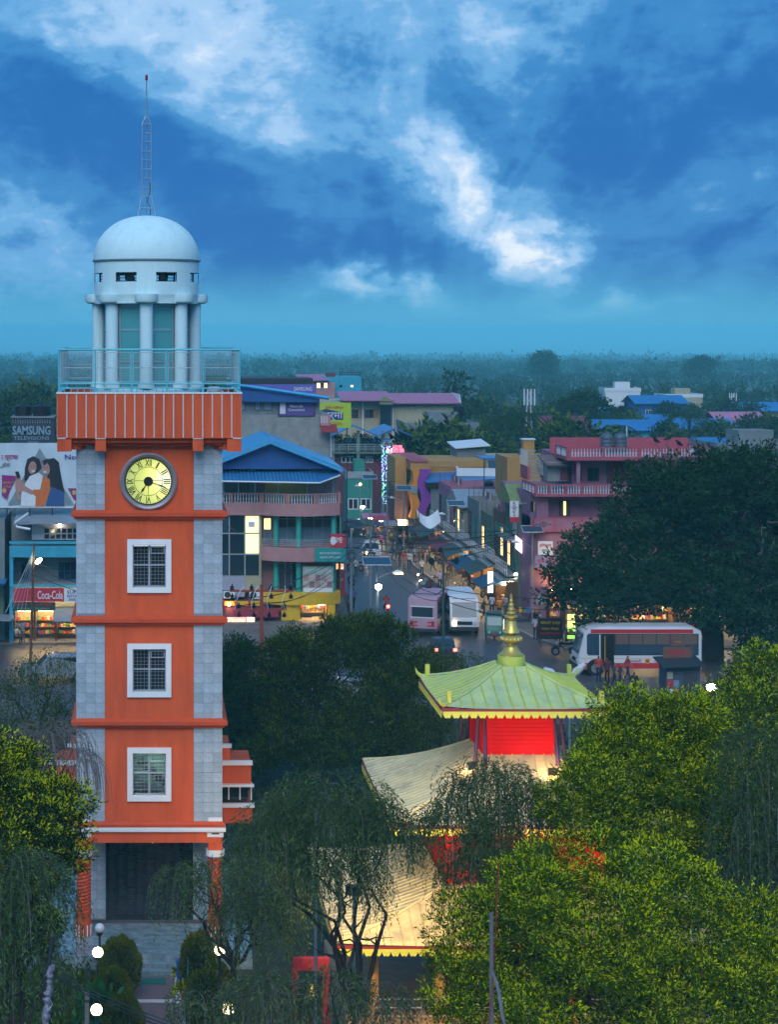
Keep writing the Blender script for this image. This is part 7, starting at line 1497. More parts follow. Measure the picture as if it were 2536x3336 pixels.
text('STARLINE', .12, .95, M_SIGNB, b1, (2.35, -hw - .012, zb_ - .48), shear=.2); ydisc(MB(), .17, -.012, -.004, 20).build('badge', M_YELLOW, b1, (.45, -hw, zb_ - .36)); ydisc(MB(), .11, -.018, -.013, 20).build('badge', M_BUSR, b1, (.45, -hw, zb_ - .36))
b2, x0, x1, hw, z0, zb_, zt_ = bus('white bus with one headlight glowing, coming toward the temple', PX(1513, 141), 142.5, R(86), 6.2, 2.05, 2.75, M_BUSW, M_BLUEDK, M_BUSW, 'lit')
b3, x0, x1, hw, z0, zb_, zt_ = bus('faded pink bus seen from behind with luggage on its roof', PX(1415, 140), 142.0, R(-108), 6.4, 2.1, 2.85, M_BUSP, M_BUSR, M_BUSP, 'rear')
rw = node('rear_window', b3); B('pane', M_GLASS_D, rw, (x1 - .10, x1 + .02, -hw + .3, hw - .3, zb_ + .15, zb_ + .85))
MB().box(x1 - .05, x1 + .03, -hw + .2, hw - .2, zb_ + .85, zb_ + .93).box(x1 - .05, x1 + .03, -hw + .2, hw - .2, zb_ + .07, zb_ + .15).build('window_frame', M_SIGNW, rw)
for z in (.75, 1.0): B('rear_stripe', M_BUSR, b3, (x1 - .03, x1 + .022, -hw + .15, -.35, z, z + .12), (x1 - .03, x1 + .022, .35, hw - .15, z, z + .12))
MB().path([(x1 - 1.0, -hw + .2, 2.95), (x1 - 1.0, hw - .2, 2.95), (x0 + 1.6, hw - .2, 2.95), (x0 + 1.6, -hw + .2, 2.95), (x1 - 1.0, -hw + .2, 2.95)], .03, 5).build('roof_rack', M_DARK, b3)
lug = thing('luggage_bundle', 'pale bundle tied on the roof of the pink bus', 'bundle', (PX(1380, 144), 144.2, 2.92)); MB().ball((0, 0, .22), .35, 10, 8, .7).build('sack', M_GREYW, lug, smooth=True); MB().ball((.45, .1, .18), .28, 10, 8, .7).build('sack', M_BLUEDK, lug, smooth=True)
person('person in dark shirt sitting on the roof of the pink bus', 1400, 0, 'sit', 'black', (.10, .03, .03), R(200), D=143.4, z=2.46)
# three-wheeler
def tuktuk(label, X, Y, rz):
    t = thing('auto_rickshaw', label, 'rickshaw', (X, Y, 0), rz); Gm = mat('rickshaw_green', (.012, .11, .085), .4, .1)
    sec = [(-1.25, .55, .38, .75), (-1.05, .60, .32, 1.05), (-.75, .60, .30, 1.72), (-.3, .62, .30, 1.80), (1.0, .62, .32, 1.76), (1.2, .60, .40, 1.2)]; mb = MB()
    for x, w, a, b_ in sec: mb.v += [(x, -w, a), (x, w, a), (x, w, b_ - .08), (x, w - .1, b_), (x, -w + .1, b_), (x, -w, b_ - .08)]
    for i in range(len(sec) - 1):
        for k in range(6): k2_ = (k + 1) % 6; mb.f.append((i * 6 + k, i * 6 + k2_, (i + 1) * 6 + k2_, (i + 1) * 6 + k))
    mb.f += [tuple(range(6)), tuple(reversed(range(30, 36)))]; mb.build('body', Gm, t, smooth=True)
    MB().plate([(-1.09, .48, 1.08), (-1.09, -.48, 1.08), (-.80, -.48, 1.62), (-.80, .48, 1.62)], .03).build('windscreen', glass('rickshaw_glass', (.03, .12, .14)), t)
    for s_ in (-1, 1): a, b_ = sorted((s_ * .61, s_ * .635)); B('side_dark_panel', M_BLACK, t, (-.6, .8, a, b_, .85, 1.6)); B('headlight', M_LENS, t, (-1.29, -1.24, s_ * .38 - .07, s_ * .38 + .07, .56, .70)); wheel(t, .75, s_ * .52, .22, .22, .12)  # black side panels paint the shade inside the open cab
    B('side_glow', glow('rickshaw_strip', (1, .75, .3), 5), t, (-1.0, -.95, -.66, -.641, .7, 1.5)); wheel(t, -.95, 0, .22, .22, .12); B('number_plate', M_SIGNR, t, (-1.30, -1.26, -.18, .18, .42, .52)); B('roof_cap', mat('rickshaw_hood', (.01, .06, .06), .6, .1), t, (-.7, .95, -.5, .5, 1.805, 1.86)); return t
tuktuk('dark green three wheeled rickshaw beside the gilded finial', PX(1621, 137), 138.3, R(82))
def car(label, X, Y, rz, m, lamp='front', L_=4.4, W=1.75, Hh=1.65):
    c = thing('car', label, 'car', (X, Y, 0), rz); prof = [(-2.2, .35), (-2.25, .75), (-2.05, .95), (-1.1, 1.05), (-.55, Hh - .08), (-.2, Hh), (1.4, Hh - .02), (1.95, 1.1), (2.2, 1.0), (2.22, .35)]; k_ = len(prof); mb = MB(); k = L_ / 4.45
    secs = [(-W / 2, .06), (-W / 2 + .1, .0), (W / 2 - .1, 0), (W / 2, .06)]
    for y, ins in secs: mb.v += [(x * k * (1 - ins * .3), y * (1 if z < 1.06 else .86), z - (ins if z > 1.2 else 0)) for x, z in prof]
    for i in range(3):
        for j in range(k_): j2 = (j + 1) % k_; mb.f.append((i * k_ + j, i * k_ + j2, (i + 1) * k_ + j2, (i + 1) * k_ + j))
    mb.f += [tuple(range(k_)), tuple(reversed(range(3 * k_, 4 * k_)))]; mb.build('body', m, c, smooth=True)
    MB().plate([(-1.10 * k, W * .38, 1.08), (-1.10 * k, -W * .38, 1.08), (-.58 * k, -W * .36, Hh - .1), (-.58 * k, W * .36, Hh - .1)], .02).build('windscreen', M_GLASS_D, c); MB().plate([(1.95 * k + .02, -W * .38, 1.12), (1.95 * k + .02, W * .38, 1.12), (1.45 * k + .02, W * .36, Hh - .1), (1.45 * k + .02, -W * .36, Hh - .1)], .02).build('rear_window', M_GLASS_D, c)
    for s_ in (-1, 1):
        a, b_ = sorted((s_ * (W * .43 + .01), s_ * (W * .43 - .05))); B('side_window', M_GLASS_D, c, (-.6 * k, .35 * k, a, b_, 1.10, Hh - .14)); B('side_window', M_GLASS_D, c, (.42 * k, 1.35 * k, a, b_, 1.10, Hh - .14))
        B('headlight', M_HEAD if lamp == 'front' and s_ > 0 else M_LENS, c, (-2.26 * k, -2.18 * k, s_ * .62 - .16, s_ * .62 + .16, .72, .90)); B('tail_light', M_TAIL if lamp == 'rear' else M_TAILOFF, c, (2.19 * k, 2.25 * k, s_ * .62 - .1, s_ * .62 + .1, .85, 1.02))
        for x in (-1.4 * k, 1.35 * k): wheel(c, x, s_ * (W / 2 - .1), .33, .33, .2)
    B('bumper', M_DARK, c, (-2.33 * k, -2.24 * k, -W / 2 + .1, W / 2 - .1, .38, .58)); B('bumper', M_DARK, c, (2.21 * k, 2.3 * k, -W / 2 + .1, W / 2 - .1, .38, .58)); B('grille', M_BLACK, c, (-2.275 * k, -2.24 * k, -.4, .4, .72, .88)); return c
M_CARW = mat('white_car_paint', (.62, .64, .67), .25, .03); M_CARD = mat('dark_car_paint', (.03, .035, .05), .25, .03); M_CARS = mat('silver_car_paint', (.30, .32, .35), .25, .03, metal=.3)
car('white car with one headlight lit coming down the street', PX(1220, 184), 186.2, R(84), M_CARW); car('dark car with red tail lights behind the weeping tree', PX(1432, 131), 129.5, R(-92), M_CARD, 'rear', 3.6, 1.5, 1.5); car('dark blue car parked at the street head', PX(1160, 206), 208, R(95), M_CARD, None); car('white van parked among the dark trees', PX(930, 112), 112.5, R(15), M_CARW, None, 4.4, 1.75, 1.8); car('silver car parked among the dark trees under the yellow shop', PX(1130, 113.5), 114, R(-12), M_CARS, None); car('silver car parked by the tower side hedge', PX(180, 122), 122, R(8), M_CARS, None)
def bike_proto(col, lamp, name='motorcycle'):
    t = thing(name, 'x', 'motorcycle', (0, 0, 0)); 
    for x in (-.62, .62): wheel(t, x, 0, .29, .29, .09)
    MB().path([(-.62, 0, .29), (-.50, 0, .62), (-.42, 0, .92)], .03, 6).build('fork', M_CHROME, t); MB().path([(-.42, 0, .80), (-.05, 0, .50), (.3, 0, .45), (.62, 0, .29)], .035, 6).build('frame', M_DARK, t); B('engine', M_RIMS, t, (-.15, .2, -.12, .12, .28, .52))
    MB().path([(-.40, 0, .80), (-.15, 0, .84), (.05, 0, .76)], [.07, .14, .08], 8).build('tank', mat('bike_' + col[0], col[1], .3, 0), t, smooth=True); MB().path([(.02, 0, .78), (.35, 0, .76), (.72, 0, .84)], [.09, .11, .06], 8).build('seat', M_BLACK, t, smooth=True); MB().path([(-.36, -.34, .98), (-.43, -.15, .98), (-.43, .15, .98), (-.36, .34, .98)], .014, 5).build('handlebar', M_CHROME, t)
    MB().ball((-.50, 0, .84), .15 if lamp == 'front' else .09, 10, 6).build('headlight', M_HEAD if lamp == 'front' else M_LENS, t); MB().ball((.76, 0, .74), .13 if lamp == 'rear' else .05, 8, 6).build('tail_light', M_TAIL if lamp == 'rear' else M_TAILOFF, t); MB().path([(.05, .13, .34), (.4, .15, .32), (.75, .15, .38)], [.03, .04, .05], 7).build('exhaust', M_CHROME, t); MB().path([(-.92, 0, .38), (-.80, 0, .58), (-.6, 0, .64), (-.42, 0, .56)], .05, 4).build('mudguard', mat('bike_' + col[0], col[1], .3, 0), t); return t
GB = 'motorcycles on the pavement'
KB = bike_proto(('black', (.012, .012, .014)), None); KR = bike_proto(('red', (.35, .02, .02)), None); KL = bike_proto(('blue', (.03, .06, .25)), None)
bl_ = bike_proto(('grey', (.05, .05, .06)), 'front'); bl_['label'] = 'motorcycle with glowing headlight riding down the street'; bl_.location = (PX(1373, GD(1925)), GD(1925), 0); bl_.rotation_euler = (0, 0, R(80))
person('rider in dark jacket on the motorcycle with the headlight', 1374, 0, 'ride', 'navy', (.03, .03, .04), R(-10), D=GD(1925) + .15, z=.02)
br_ = bike_proto(('maroon', (.10, .01, .02)), 'rear'); br_['label'] = 'motorcycle with red tail light heading away by the corner shop'; br_.location = (PX(1260, GD(2003)), GD(2003), 0); br_.rotation_euler = (0, 0, R(-88))
person('rider in red top on the motorcycle with the red tail light', 1260, 0, 'ride', 'navy', (.30, .02, .02), R(178), D=GD(2003) - .1, z=.02)
spots = [(1490, 1930, KB, 60, 'black motorcycle parked before the lit stalls, nearest the loudspeaker pole'), (1515, 1918, KB, 70, 'black motorcycle parked second from the loudspeaker pole'), (1540, 1908, KR, 75, 'red motorcycle parked in the row by the lit shop'), (1562, 1922, KL, 150, 'blue motorcycle parked side on by the lit shop'), (1590, 1945, KB, 40, 'black motorcycle parked near the white shop sign'), (1300, 1790, KB, 30, 'black motorcycle parked far up the street by the poles'), (1325, 1800, KB, 50, 'second black motorcycle parked far up the street'), (1785, 2068, KL, 20, 'blue motorcycle parked by the warning triangle'), (1840, 2135, KB, 10, 'black motorcycle parked side on ahead of the bus'), (1858, 2085, KR, 60, 'red motorcycle parked behind the yellow lettered board'), (1420, 1905, KB, 45, 'black motorcycle standing beside the one with the headlight'), (1625, 1960, KB, 5, 'black motorcycle lying along the pavement stalls'), (1760, 2040, KB, 80, 'black motorcycle parked close to the solar lamp post')]
used = set()
for px, py, pr, a, lab in spots:
    D = GD(py, .12); o = pr if pr.name not in used else copy_tree(pr); used.add(pr.name); o['label'] = lab; o['group'] = GB; o.location = (PX(px, D), D, .12 if px > 1460 and D < 200 else 0.0); o.rotation_euler = (0, 0, R(a))
mcr = copy_tree(KB); mcr['label'] = 'motorcycle ridden across the junction behind the white bus'; mcr.location = (PX(1487, 151), 151, 0); mcr.rotation_euler = (0, 0, R(70)); person('rider with white helmet behind the white bus', 1487, 0, 'ride', 'navy', (.04, .05, .12), R(-15), D=151.2, z=.02)
# ---- people on foot
people = [('person in red shirt walking down the middle of the street', 1316, 1855, 'walk', 'khaki', (.40, .03, .03), 10), ('person in pale blue shirt walking beside the one in red', 1334, 1857, 'walk', 'navy', (.38, .42, .50), -10), ('person in black walking ahead of the one in red', 1303, 1850, 'walk', 'navy', (.02, .02, .03), 0), ('person in white vest standing in the street centre', 1375, 1880, 'stand', 'black', (.55, .55, .58), 20), ('person in lilac shirt standing by the loudspeaker pole', 1434, 1922, 'stand', 'black', (.30, .26, .48), 180), ('person in dark shirt standing by the loudspeaker pole', 1457, 1923, 'fold', 'grey', (.05, .04, .04), 170), ('person in yellow shirt by the parked motorcycles', 1518, 1872, 'stand', 'navy', (.50, .42, .22), 30), ('person in dark clothes walking past the rickshaw', 1578, 2022, 'walk', 'navy', (.02, .025, .03), 60), ('person in white shirt behind the rickshaw', 1604, 2008, 'stand', 'navy', (.45, .45, .52), 150), ('person in orange shirt behind the rickshaw roof', 1628, 2018, 'stand', 'black', (.70, .22, .02), 0), ('person in grey shirt carrying a bowl by the stalls', 1648, 2010, 'fold', 'grey', (.35, .33, .38), -60), ('person in blue shirt behind the white bus', 1535, 1990, 'stand', 'navy', (.20, .24, .40), 90),
          ('person in pink scarf walking on the corner pavement', 1760, 2098, 'walk', 'khaki', (.50, .06, .12), 20), ('person in white shirt on the corner pavement', 1746, 2085, 'stand', 'navy', (.50, .50, .55), 160), ('person in red squatting place by the corner pavement goods', 1796, 2088, 'sit', 'black', (.45, .03, .03), 100),
          ('person in red vest standing at the open bus door', 1952, 2222, 'stand', 'navy', (.50, .06, .04), 150), ('person in maroon clothes beside the bus door', 1980, 2230, 'stand', 'black', (.12, .02, .03), 190), ('person in red shirt walking along the side of the bus', 2046, 2222, 'walk', 'navy', (.32, .04, .06), 60), ('person in dark grey crossing in front of the bus', 2003, 2246, 'walk', 'navy', (.05, .06, .08), 80), ('person in dark blue crossing behind the one in grey', 2022, 2250, 'walk', 'navy', (.03, .04, .08), 70), ('person in black standing by the iron railing', 2068, 2280, 'stand', 'black', (.012, .012, .016), 170),
          ('person in white shirt sitting outside the lit corner shop', 52, 2098, 'sit', 'black', (.50, .48, .46), 60), ('person in grey shirt beside the lit corner shop counter', 74, 2098, 'fold', 'grey', (.20, .20, .22), 200), ('person in dark shirt at the red boards by the yellow shop', 1135, 2000, 'stand', 'navy', (.06, .06, .16), 80), ('person in blue walking past the yellow shop', 1152, 1985, 'walk', 'navy', (.08, .12, .30), 190),
          ('person in teal shirt in the crowd by the tarpaulin', 1352, 1838, 'stand', 'navy', (.20, .30, .38), 20), ('person in cream shirt in the crowd by the tarpaulin', 1366, 1834, 'fold', 'grey', (.42, .38, .32), -30), ('person in brown shirt in the crowd by the tarpaulin', 1378, 1836, 'stand', 'black', (.16, .09, .06), 40), ('person in white shirt in the crowd by the tarpaulin', 1392, 1840, 'stand', 'navy', (.50, .50, .52), 90), ('person with pink top far up the street', 1242, 1790, 'stand', 'black', (.60, .12, .30), 0), ('person in maroon at the street head', 1260, 1795, 'walk', 'navy', (.22, .04, .06), 180), ('person in dark green near the street head stalls', 1285, 1785, 'stand', 'black', (.04, .12, .08), 60)]
for lab, px, py, k, l, c, a in people:
    D = GD(py); zz = 0.0
    if px > 1700 and D > 133 or (1480 < px < 1660 and D > 146 and PX(px, D) > 26): zz = .12
    person(lab, px, py, k, l, c, R(a), D=GD(py, zz), z=zz)
for i in range(16):            # more walkers and parked motorcycles thicken the street
    px = (1160, 1188, 1206, 1285, 1342, 1400, 1412, 1425, 1470, 1500, 1530, 1552, 1665, 1690, 1715, 1728)[i]; py = (1880, 1832, 1770, 1820, 1795, 1825, 1865, 1810, 1890, 1862, 1850, 1880, 1992, 1975, 2012, 1990)[i]; cn_ = ('white', 'blue', 'maroon', 'grey', 'green', 'ochre')[i % 6]
    person('person in %s shirt %s' % (cn_, ('crossing by the corner building', 'walking behind the white car', 'at the street head stalls', 'by the far utility pole', 'near the far solar lamp', 'under the white tarpaulin', 'beside the headlight motorcycle', 'far along the stalls', 'near the loudspeaker pole foot', 'before the dark tarpaulin stall', 'at the blue tarpaulin stall', 'among the parked motorcycles', 'at the first lit fruit stall', 'under the violet sign', 'by the yellow lit stall', 'at the pink house shops')[i]), px, py, ('walk', 'stand', 'fold')[i % 3], ('navy', 'black', 'grey')[i % 3], ((.5, .5, .5), (.08, .12, .3), (.2, .03, .05), (.15, .15, .16), (.04, .14, .08), (.4, .24, .06))[i % 6], R(i * 47))
for i, (px, py) in enumerate(((1480, 1862), (1462, 1850), (1448, 1842), (1436, 1832), (1340, 1775), (1352, 1768), (1145, 1905), (1158, 1860), (1600, 1925), (1640, 1950))):
    o = copy_tree((KB, KR, KL)[i % 3]); o['label'] = '%s motorcycle %s' % (('black', 'red', 'blue')[i % 3], ('parked in the pavement row nearest the tarpaulin stalls', 'second in the row by the tarpaulin stalls', 'third in the row by the tarpaulin stalls', 'last in the row by the tarpaulin stalls', 'parked past the far solar lamp', 'parked below the white tarpaulin', 'waiting by the curved building', 'riding past the curved building', 'parked behind the tall white sign', 'parked at the first lit stall')[i]); o.location = (PX(px, GD(py)), GD(py), 0); o.rotation_euler = (0, 0, R(35 + 41 * i)); o['group'] = GB
# people on the tower balcony
person('person in white leaning at the balcony corner of the tower', 697, 0, 'fold', 'grey', (.55, .55, .58), R(180), D=69.3, z=18.47); person('person in dark clothes on the tower balcony by the green bench', 672, 0, 'stand', 'black', (.05, .05, .07), R(150), D=70.2, z=18.47, scale=.97)
gb = thing('balcony_bench', 'green slatted bench rack on the tower balcony', 'bench', (PX(693, 73.5), 73.5, 18.46))
for k in range(5): B('slat', M_TEAL, gb, (-.5, .5, .0, .04, 1.25 + k * .11, 1.34 + k * .11))
for x in (-.5, .46): B('leg', M_TEAL, gb, (x, x + .05, .05, .1, 0, 1.8))
for k in range(7): B('baluster', M_SIGNW, gb, (-.44 + k * .13, -.38 + k * .13, .01, .04, .85, 1.2))
# ================================================================== poles, lamps, signs
M_POLE = mat('grey_pole', (.20, .23, .25), .55, .15, 4, metal=.3)
def solar_lamp(label, px, D, ztop, lit=False, arm=-1, h_lamp=None, pw_=1.5, group='solar street lamps'):
    t = thing('solar_street_lamp', label, 'street lamp', (PX(px, D), D, .0), 0, group); MB().tube((0, 0, 0), (0, 0, ztop), .07, 8, .05).build('pole', M_POLE, t)
    pn = node('solar_panel', t, (0, 0, ztop)); MB().plate([(-pw_ / 2, -.5, -.08), (pw_ / 2, -.5, -.08), (pw_ / 2, .4, .28), (-pw_ / 2, .4, .28)], .05).build('panel_sheet', M_GLASS_B, pn); MB().path([(-pw_ / 2, -.52, -.10), (pw_ / 2, -.52, -.10), (pw_ / 2, .42, .28), (-pw_ / 2, .42, .28), (-pw_ / 2, -.52, -.10)], .025, 4).build('panel_frame', M_SIGNW, pn)
    zl = h_lamp or ztop - 1.0; MB().path([(0, 0, zl - .3), (arm * .5, -.1, zl), (arm * 1.0, -.15, zl + .12)], .03, 6).build('arm', M_POLE, t); hd = MB().path([(arm * .95, -.15, zl + .10), (arm * 1.25, -.15, zl + .16), (arm * 1.55, -.15, zl + .16)], [.05, .13, .06], 8); hd.build('lamp_head', M_SIGNW, t, smooth=True)
    if lit: B('lamp_lens', glow('solar_amber', (1, .55, .12), 9), t, (min(arm * 1.1, arm * 1.6), max(arm * 1.1, arm * 1.6), -.26, -.02, zl + .02, zl + .07))
    return t
solar_lamp('solar street lamp with glowing amber head above the dark trees', 1228, 120, PZ(1832, 120), True, 1, PZ(1870, 120), 1.7); solar_lamp('solar street lamp by the warning triangle on the corner', 1735, 144, PZ(1727, 144), False, -1); solar_lamp('solar street lamp halfway up the street', 1486, 172, PZ(1642, 172), False, -1); solar_lamp('farthest solar street lamp before the waving facade', 1316, 191, PZ(1592, 191), False, -1); solar_lamp('solar street lamp far behind the corner building', 1205, 205, PZ(1556, 205), False, -1)
def star_lamp(label, px, py, D, s, r=.16, col=(1, .9, .7), base=True, arm=0):
    X, Z = PX(px, D), PZ(py, D); t = thing('lamp_post', label, 'lamp', (X + arm, D, 0)); MB().path([(0, .12, 0), (0, .12, Z - .1), (-arm, .1, Z)], .05, 7).build('pole', M_POLE, t); MB().ball((-arm, -.1, Z), r, 12, 8).build('bulb', glow('bulb_%d' % int(s), col, s), t); MB().lathe([(r * .5, r * 1.3), (r * 1.2, r * .6), (r * 1.25, r * .55)], 12, (-arm, -.02, Z)).build('shade', M_DARK, t); return t
star_lamp('glaring white lamp post over the road behind the dark trees', 1233, 1910, 119, 45, .19); star_lamp('glaring white lamp between the lime trees beside the kiosk', 2316, 2236, 84, 60, .19, arm=.3); star_lamp('bright white lamp by the lit shop sign', 1681, 1872, 150, 32, .15, (1, .85, .6)); star_lamp('small white lamp under the tarpaulins up the street', 1182, 1651, 215, 26, .2); star_lamp('white lamp over the middle stall behind the bus', 2105, 2045, 136.5, 40, .15, (1, .85, .55)); star_lamp('small amber lamp high in the street head', 1174, 1577, 215, 10, .14, (1, .5, .1)); star_lamp('small bulb over the parked motorcycles', 1363, 1872, 170, 12, .09)
t = thing('lamp_post', 'leaning wooden pole with a bright oval lamp over the cola shops', 'lamp', (PX(98, 128), 128, 0)); MB().tube((0, 0, 0), (.25, 0, PZ(1770, 128)), .10, 8, .07).build('pole', M_WOOD, t); MB().path([(.2, 0, PZ(1832, 128)), (.35, -.2, PZ(1828, 128)), (.5, -.3, PZ(1826, 128))], .03, 5).build('arm', M_POLE, t); MB().path([(.38, -.3, PZ(1834, 128)), (.55, -.3, PZ(1826, 128)), (.75, -.3, PZ(1818, 128))], [.08, .16, .08], 8).build('lamp_head', glow('oval_lamp', (1, .85, .5), 14), t)
t = thing('street_lamp', 'white unlit street lamp head above the yellow temple roof', 'street lamp', (PX(1857, 80), 80, 0)); MB().path([(0, 0, 0), (0, 0, PZ(2200, 80)), (-.05, -.1, PZ(2190, 80))], .06, 7).build('pole', M_POLE, t); MB().path([(0, -.05, PZ(2210, 80)), (.25, -.2, PZ(2185, 80)), (.55, -.3, PZ(2158, 80))], [.06, .17, .10], 8).build('lamp_head', M_SIGNW, t, smooth=True); MB().path([(-.5, -.05, PZ(2212, 80)), (-.8, -.2, PZ(2188, 80)), (-1.1, -.3, PZ(2176, 80))], [.06, .17, .10], 8).build('lamp_head', M_SIGNW, t, smooth=True); MB().path([(0, 0, PZ(2215, 80)), (-.5, -.05, PZ(2212, 80))], .03, 5).build('arm', M_POLE, t)
# loudspeaker pole
t = thing('loudspeaker_pole', 'black horn loudspeakers on a tall green pole over the junction', 'loudspeaker', (PX(1445, 116), 116, 0)); zc = PZ(1826, 116); MB().tube((0, 0, 0), (0, 0, PZ(1790, 116)), .09, 8, .07).build('pole', mat('green_pole', (.03, .07, .06), .6, .1), t); MB().tube((-.6, 0, zc), (.6, 0, zc), .035, 6).build('crossarm', M_DARK, t)
for x, dx in ((-.5, -1), (.5, 1)): MB().path([(x, 0, zc), (x + dx * .12, -.12, zc), (x + dx * .26, -.28, zc)], [.06, .12, .22], 12).build('horn', M_BLACK, t, smooth=True)
MB().path([(0, 0, PZ(1792, 116)), (-.1, -.15, PZ(1790, 116)), (-.2, -.3, PZ(1790, 116))], [.06, .1, .17], 12).build('horn', M_BLACK, t, smooth=True)
# high tension pole with insulators
D = 116.0; t = thing('power_pole', 'red oxide power pole with black insulators beside the tower', 'power pole', (PX(852, D), D, 0)); MB().tube((0, 0, 0), (0, 0, PZ(1905, D)), .14, 8, .10).build('pole', M_RUSTY, t)
ins_me = MB().lathe([(.05, 0), (.16, .02), (.05, .08), (.18, .10), (.05, .16), (.16, .18), (.04, .24), (.04, .34)], 12).mesh('insulator', M_BLACK, True)
for z_, n_, w_ in ((PZ(1925, D), 4, 1.9), (PZ(1985, D), 4, 1.5)):
    B('crossarm', M_RUSTY, t, (-w_, w_, -.06, .06, z_ - .06, z_ + .06))
    for k in range(n_): put('insulator', ins_me, t, (-w_ + .15 + k * (2 * w_ - .3) / (n_ - 1), -.12, z_ - .45)); put('insulator', ins_me, t, (-w_ + .15 + k * (2 * w_ - .3) / (n_ - 1), .05, z_ + .06))
for k in range(4): MB().path([(-1.6 + k, -.1, PZ(1985, D)), (-1.5 + k * .9, -.3, PZ(1955, D)), (-1.3 + k * .9, -.2, PZ(1925, D)), (-1.0 + k * .8, -.1, PZ(1908, D))], .02, 4).build('jumper_wire', M_PIPE, t)
for px in (1208, 1262, 1145): D_ = 140 if px < 1250 else 190; p = thing('utility_pole', {1208: 'thin utility pole with wire tangle beside the white star lamp', 1262: 'utility pole in the street near the coloured bulbs', 1145: 'utility pole with wire tangle at the curved building corner'}[px], 'utility pole', (PX(px, D_), D_, 0)); MB().tube((0, 0, 0), (0, 0, 7.6), .11, 8, .08).build('pole', M_POLE, p); B('crossarm', M_DARK, p, (-.7, .7, -.05, .05, 7.0, 7.1), (-.55, .55, -.05, .05, 6.2, 6.3)); mb = MB(); [mb.path([(.25 * math.cos(a * .9 + k), -.15, 5.6 + .35 * math.sin(a * .9 + k) + .2 * math.sin(k)) for a in range(8)], .02, 4) for k in range(4)]; tag(mb.build('wire_coil', M_BLACK, p), None, kind='stuff')
# overhead cables
def cable(label, a, b, sag, r=.022, m=None):
    A, Bp = Vector(a), Vector(b); pts = [tuple(A.lerp(Bp, i / 14) - Vector((0, 0, sag * 4 * (i / 14) * (1 - i / 14)))) for i in range(15)]; tag(MB().path(pts, r, 4).build('cable', m or M_BLACK), label, 'cable', 'overhead cables')
pts_ = [(PX(852, 116), 116, PZ(1925, 116)), (PX(1208, 140), 140, 7.0), (PX(1262, 190), 190, 7.0), (PX(1445, 116), 116, 6.5), (28.0, 150, 6.5), (PX(98, 128), 128, 6.6), (PX(1145, 140), 140, 6.6), (PX(2150, 118), 118, 6.0), (14.2, 147, 7.5)]
pairs = [(0, 1, 'from the insulator pole to the thin utility pole'), (0, 6, 'from the insulator pole to the curved building corner'), (1, 2, 'up the street to the coloured bulbs'), (1, 4, 'across the street to the houses'), (6, 2, 'along the tower side of the street'), (6, 4, 'across the street from the curved building'), (3, 1, 'from the loudspeakers to the star lamp pole'), (3, 7, 'from the loudspeakers over the bus'), (5, 0, 'behind the tower'), (8, 4, 'from the curved balcony across the street')]
for i, j, lab in pairs:
    for k, hh in enumerate(('upper', 'middle', 'lower')): A = pts_[i]; Bp = pts_[j]; cable(hh + ' black cable ' + lab, (A[0], A[1], A[2] - k * .35), (Bp[0], Bp[1], Bp[2] - k * .35), .5 + .3 * k)
for k in range(5): cable('guy wire %s on the lamp pole over the cola shops' % ('first', 'second', 'third', 'fourth', 'fifth')[k], (PX(98, 128) + .2, 128, PZ(1795, 128)), (PX(20 + k * 14, 128), 127, PZ(1990 + k * 12, 128)), .05, .016, M_STEEL)
# kiosk, boards, railing, triangle sign
D = 114.0; t = thing('ticket_kiosk', 'small dark kiosk papered with posters in front of the bus', 'kiosk', (PX(2228, D), D, 0)); B('cabin', mat('kiosk_blue', (.06, .08, .12), .7, .2), t, (-1.0, 1.0, 0, 1.6, 0, 2.3)); MB().plate([(-1.3, -.5, 2.25), (1.2, -.5, 2.35), (1.2, 1.9, 2.6), (-1.3, 1.9, 2.5)], .06).build('roof_sheet', M_DARK, t)
for i in range(5): B('poster', [M_SIGNW, M_OCHRE, M_SIGNR, M_FROST, M_CREAM][i], t, (-.95 + .38 * (i % 2), -.62 + .38 * (i % 2), -.02, -.001, .5 + .5 * (i // 2), .92 + .5 * (i // 2)))
B('poster', mat('poster_dark', (.05, .05, .06), .6, .3, 4), t, (.0, .8, -.02, -.001, .8, 1.9))
t = thing('board_sign', 'brown signboard with red script on a post above the kiosk', 'sign', (PX(2218, 115), 115.5, 0)); sign(t, -.9, .75, PZ(2152, 115), PZ(2112, 115), 0, mat('board_brown', (.16, .07, .05), .7, .15), [('हिमाल', .55, .55, .6, M_SIGNR)], 'sign_panel'); sign(t, -.45, .4, PZ(2108, 115), PZ(2085, 115), 0, mat('board_brown', (.16, .07, .05), .7, .15), [('अन्न', .4, .5, .5, M_OCHRE)], 'sign_panel'); B('post', M_WOOD, t, (.78, .86, -.05, .05, 0, PZ(2105, 115)))
t = thing('board_sign', 'dark board with yellow lettering on the corner pavement', 'sign', (PX(1821, 131), 133.8, .12)); sign(t, -.85, .85, .55, 2.0, 0, mat('board_black', (.03, .025, .03), .6, .1), [('चोकटी एण्ड', .2, .78, .8, M_YELLOW), ('मर्मत केन्द्र', .16, .5, .7, M_YELLOW), ('सम्पर्क', .16, .25, .8, M_SIGNR)], 'sign_panel'); B('leg', M_WOOD, t, (-.7, -.62, -.05, 0, 0, .549), (.62, .7, -.05, 0, 0, .549))
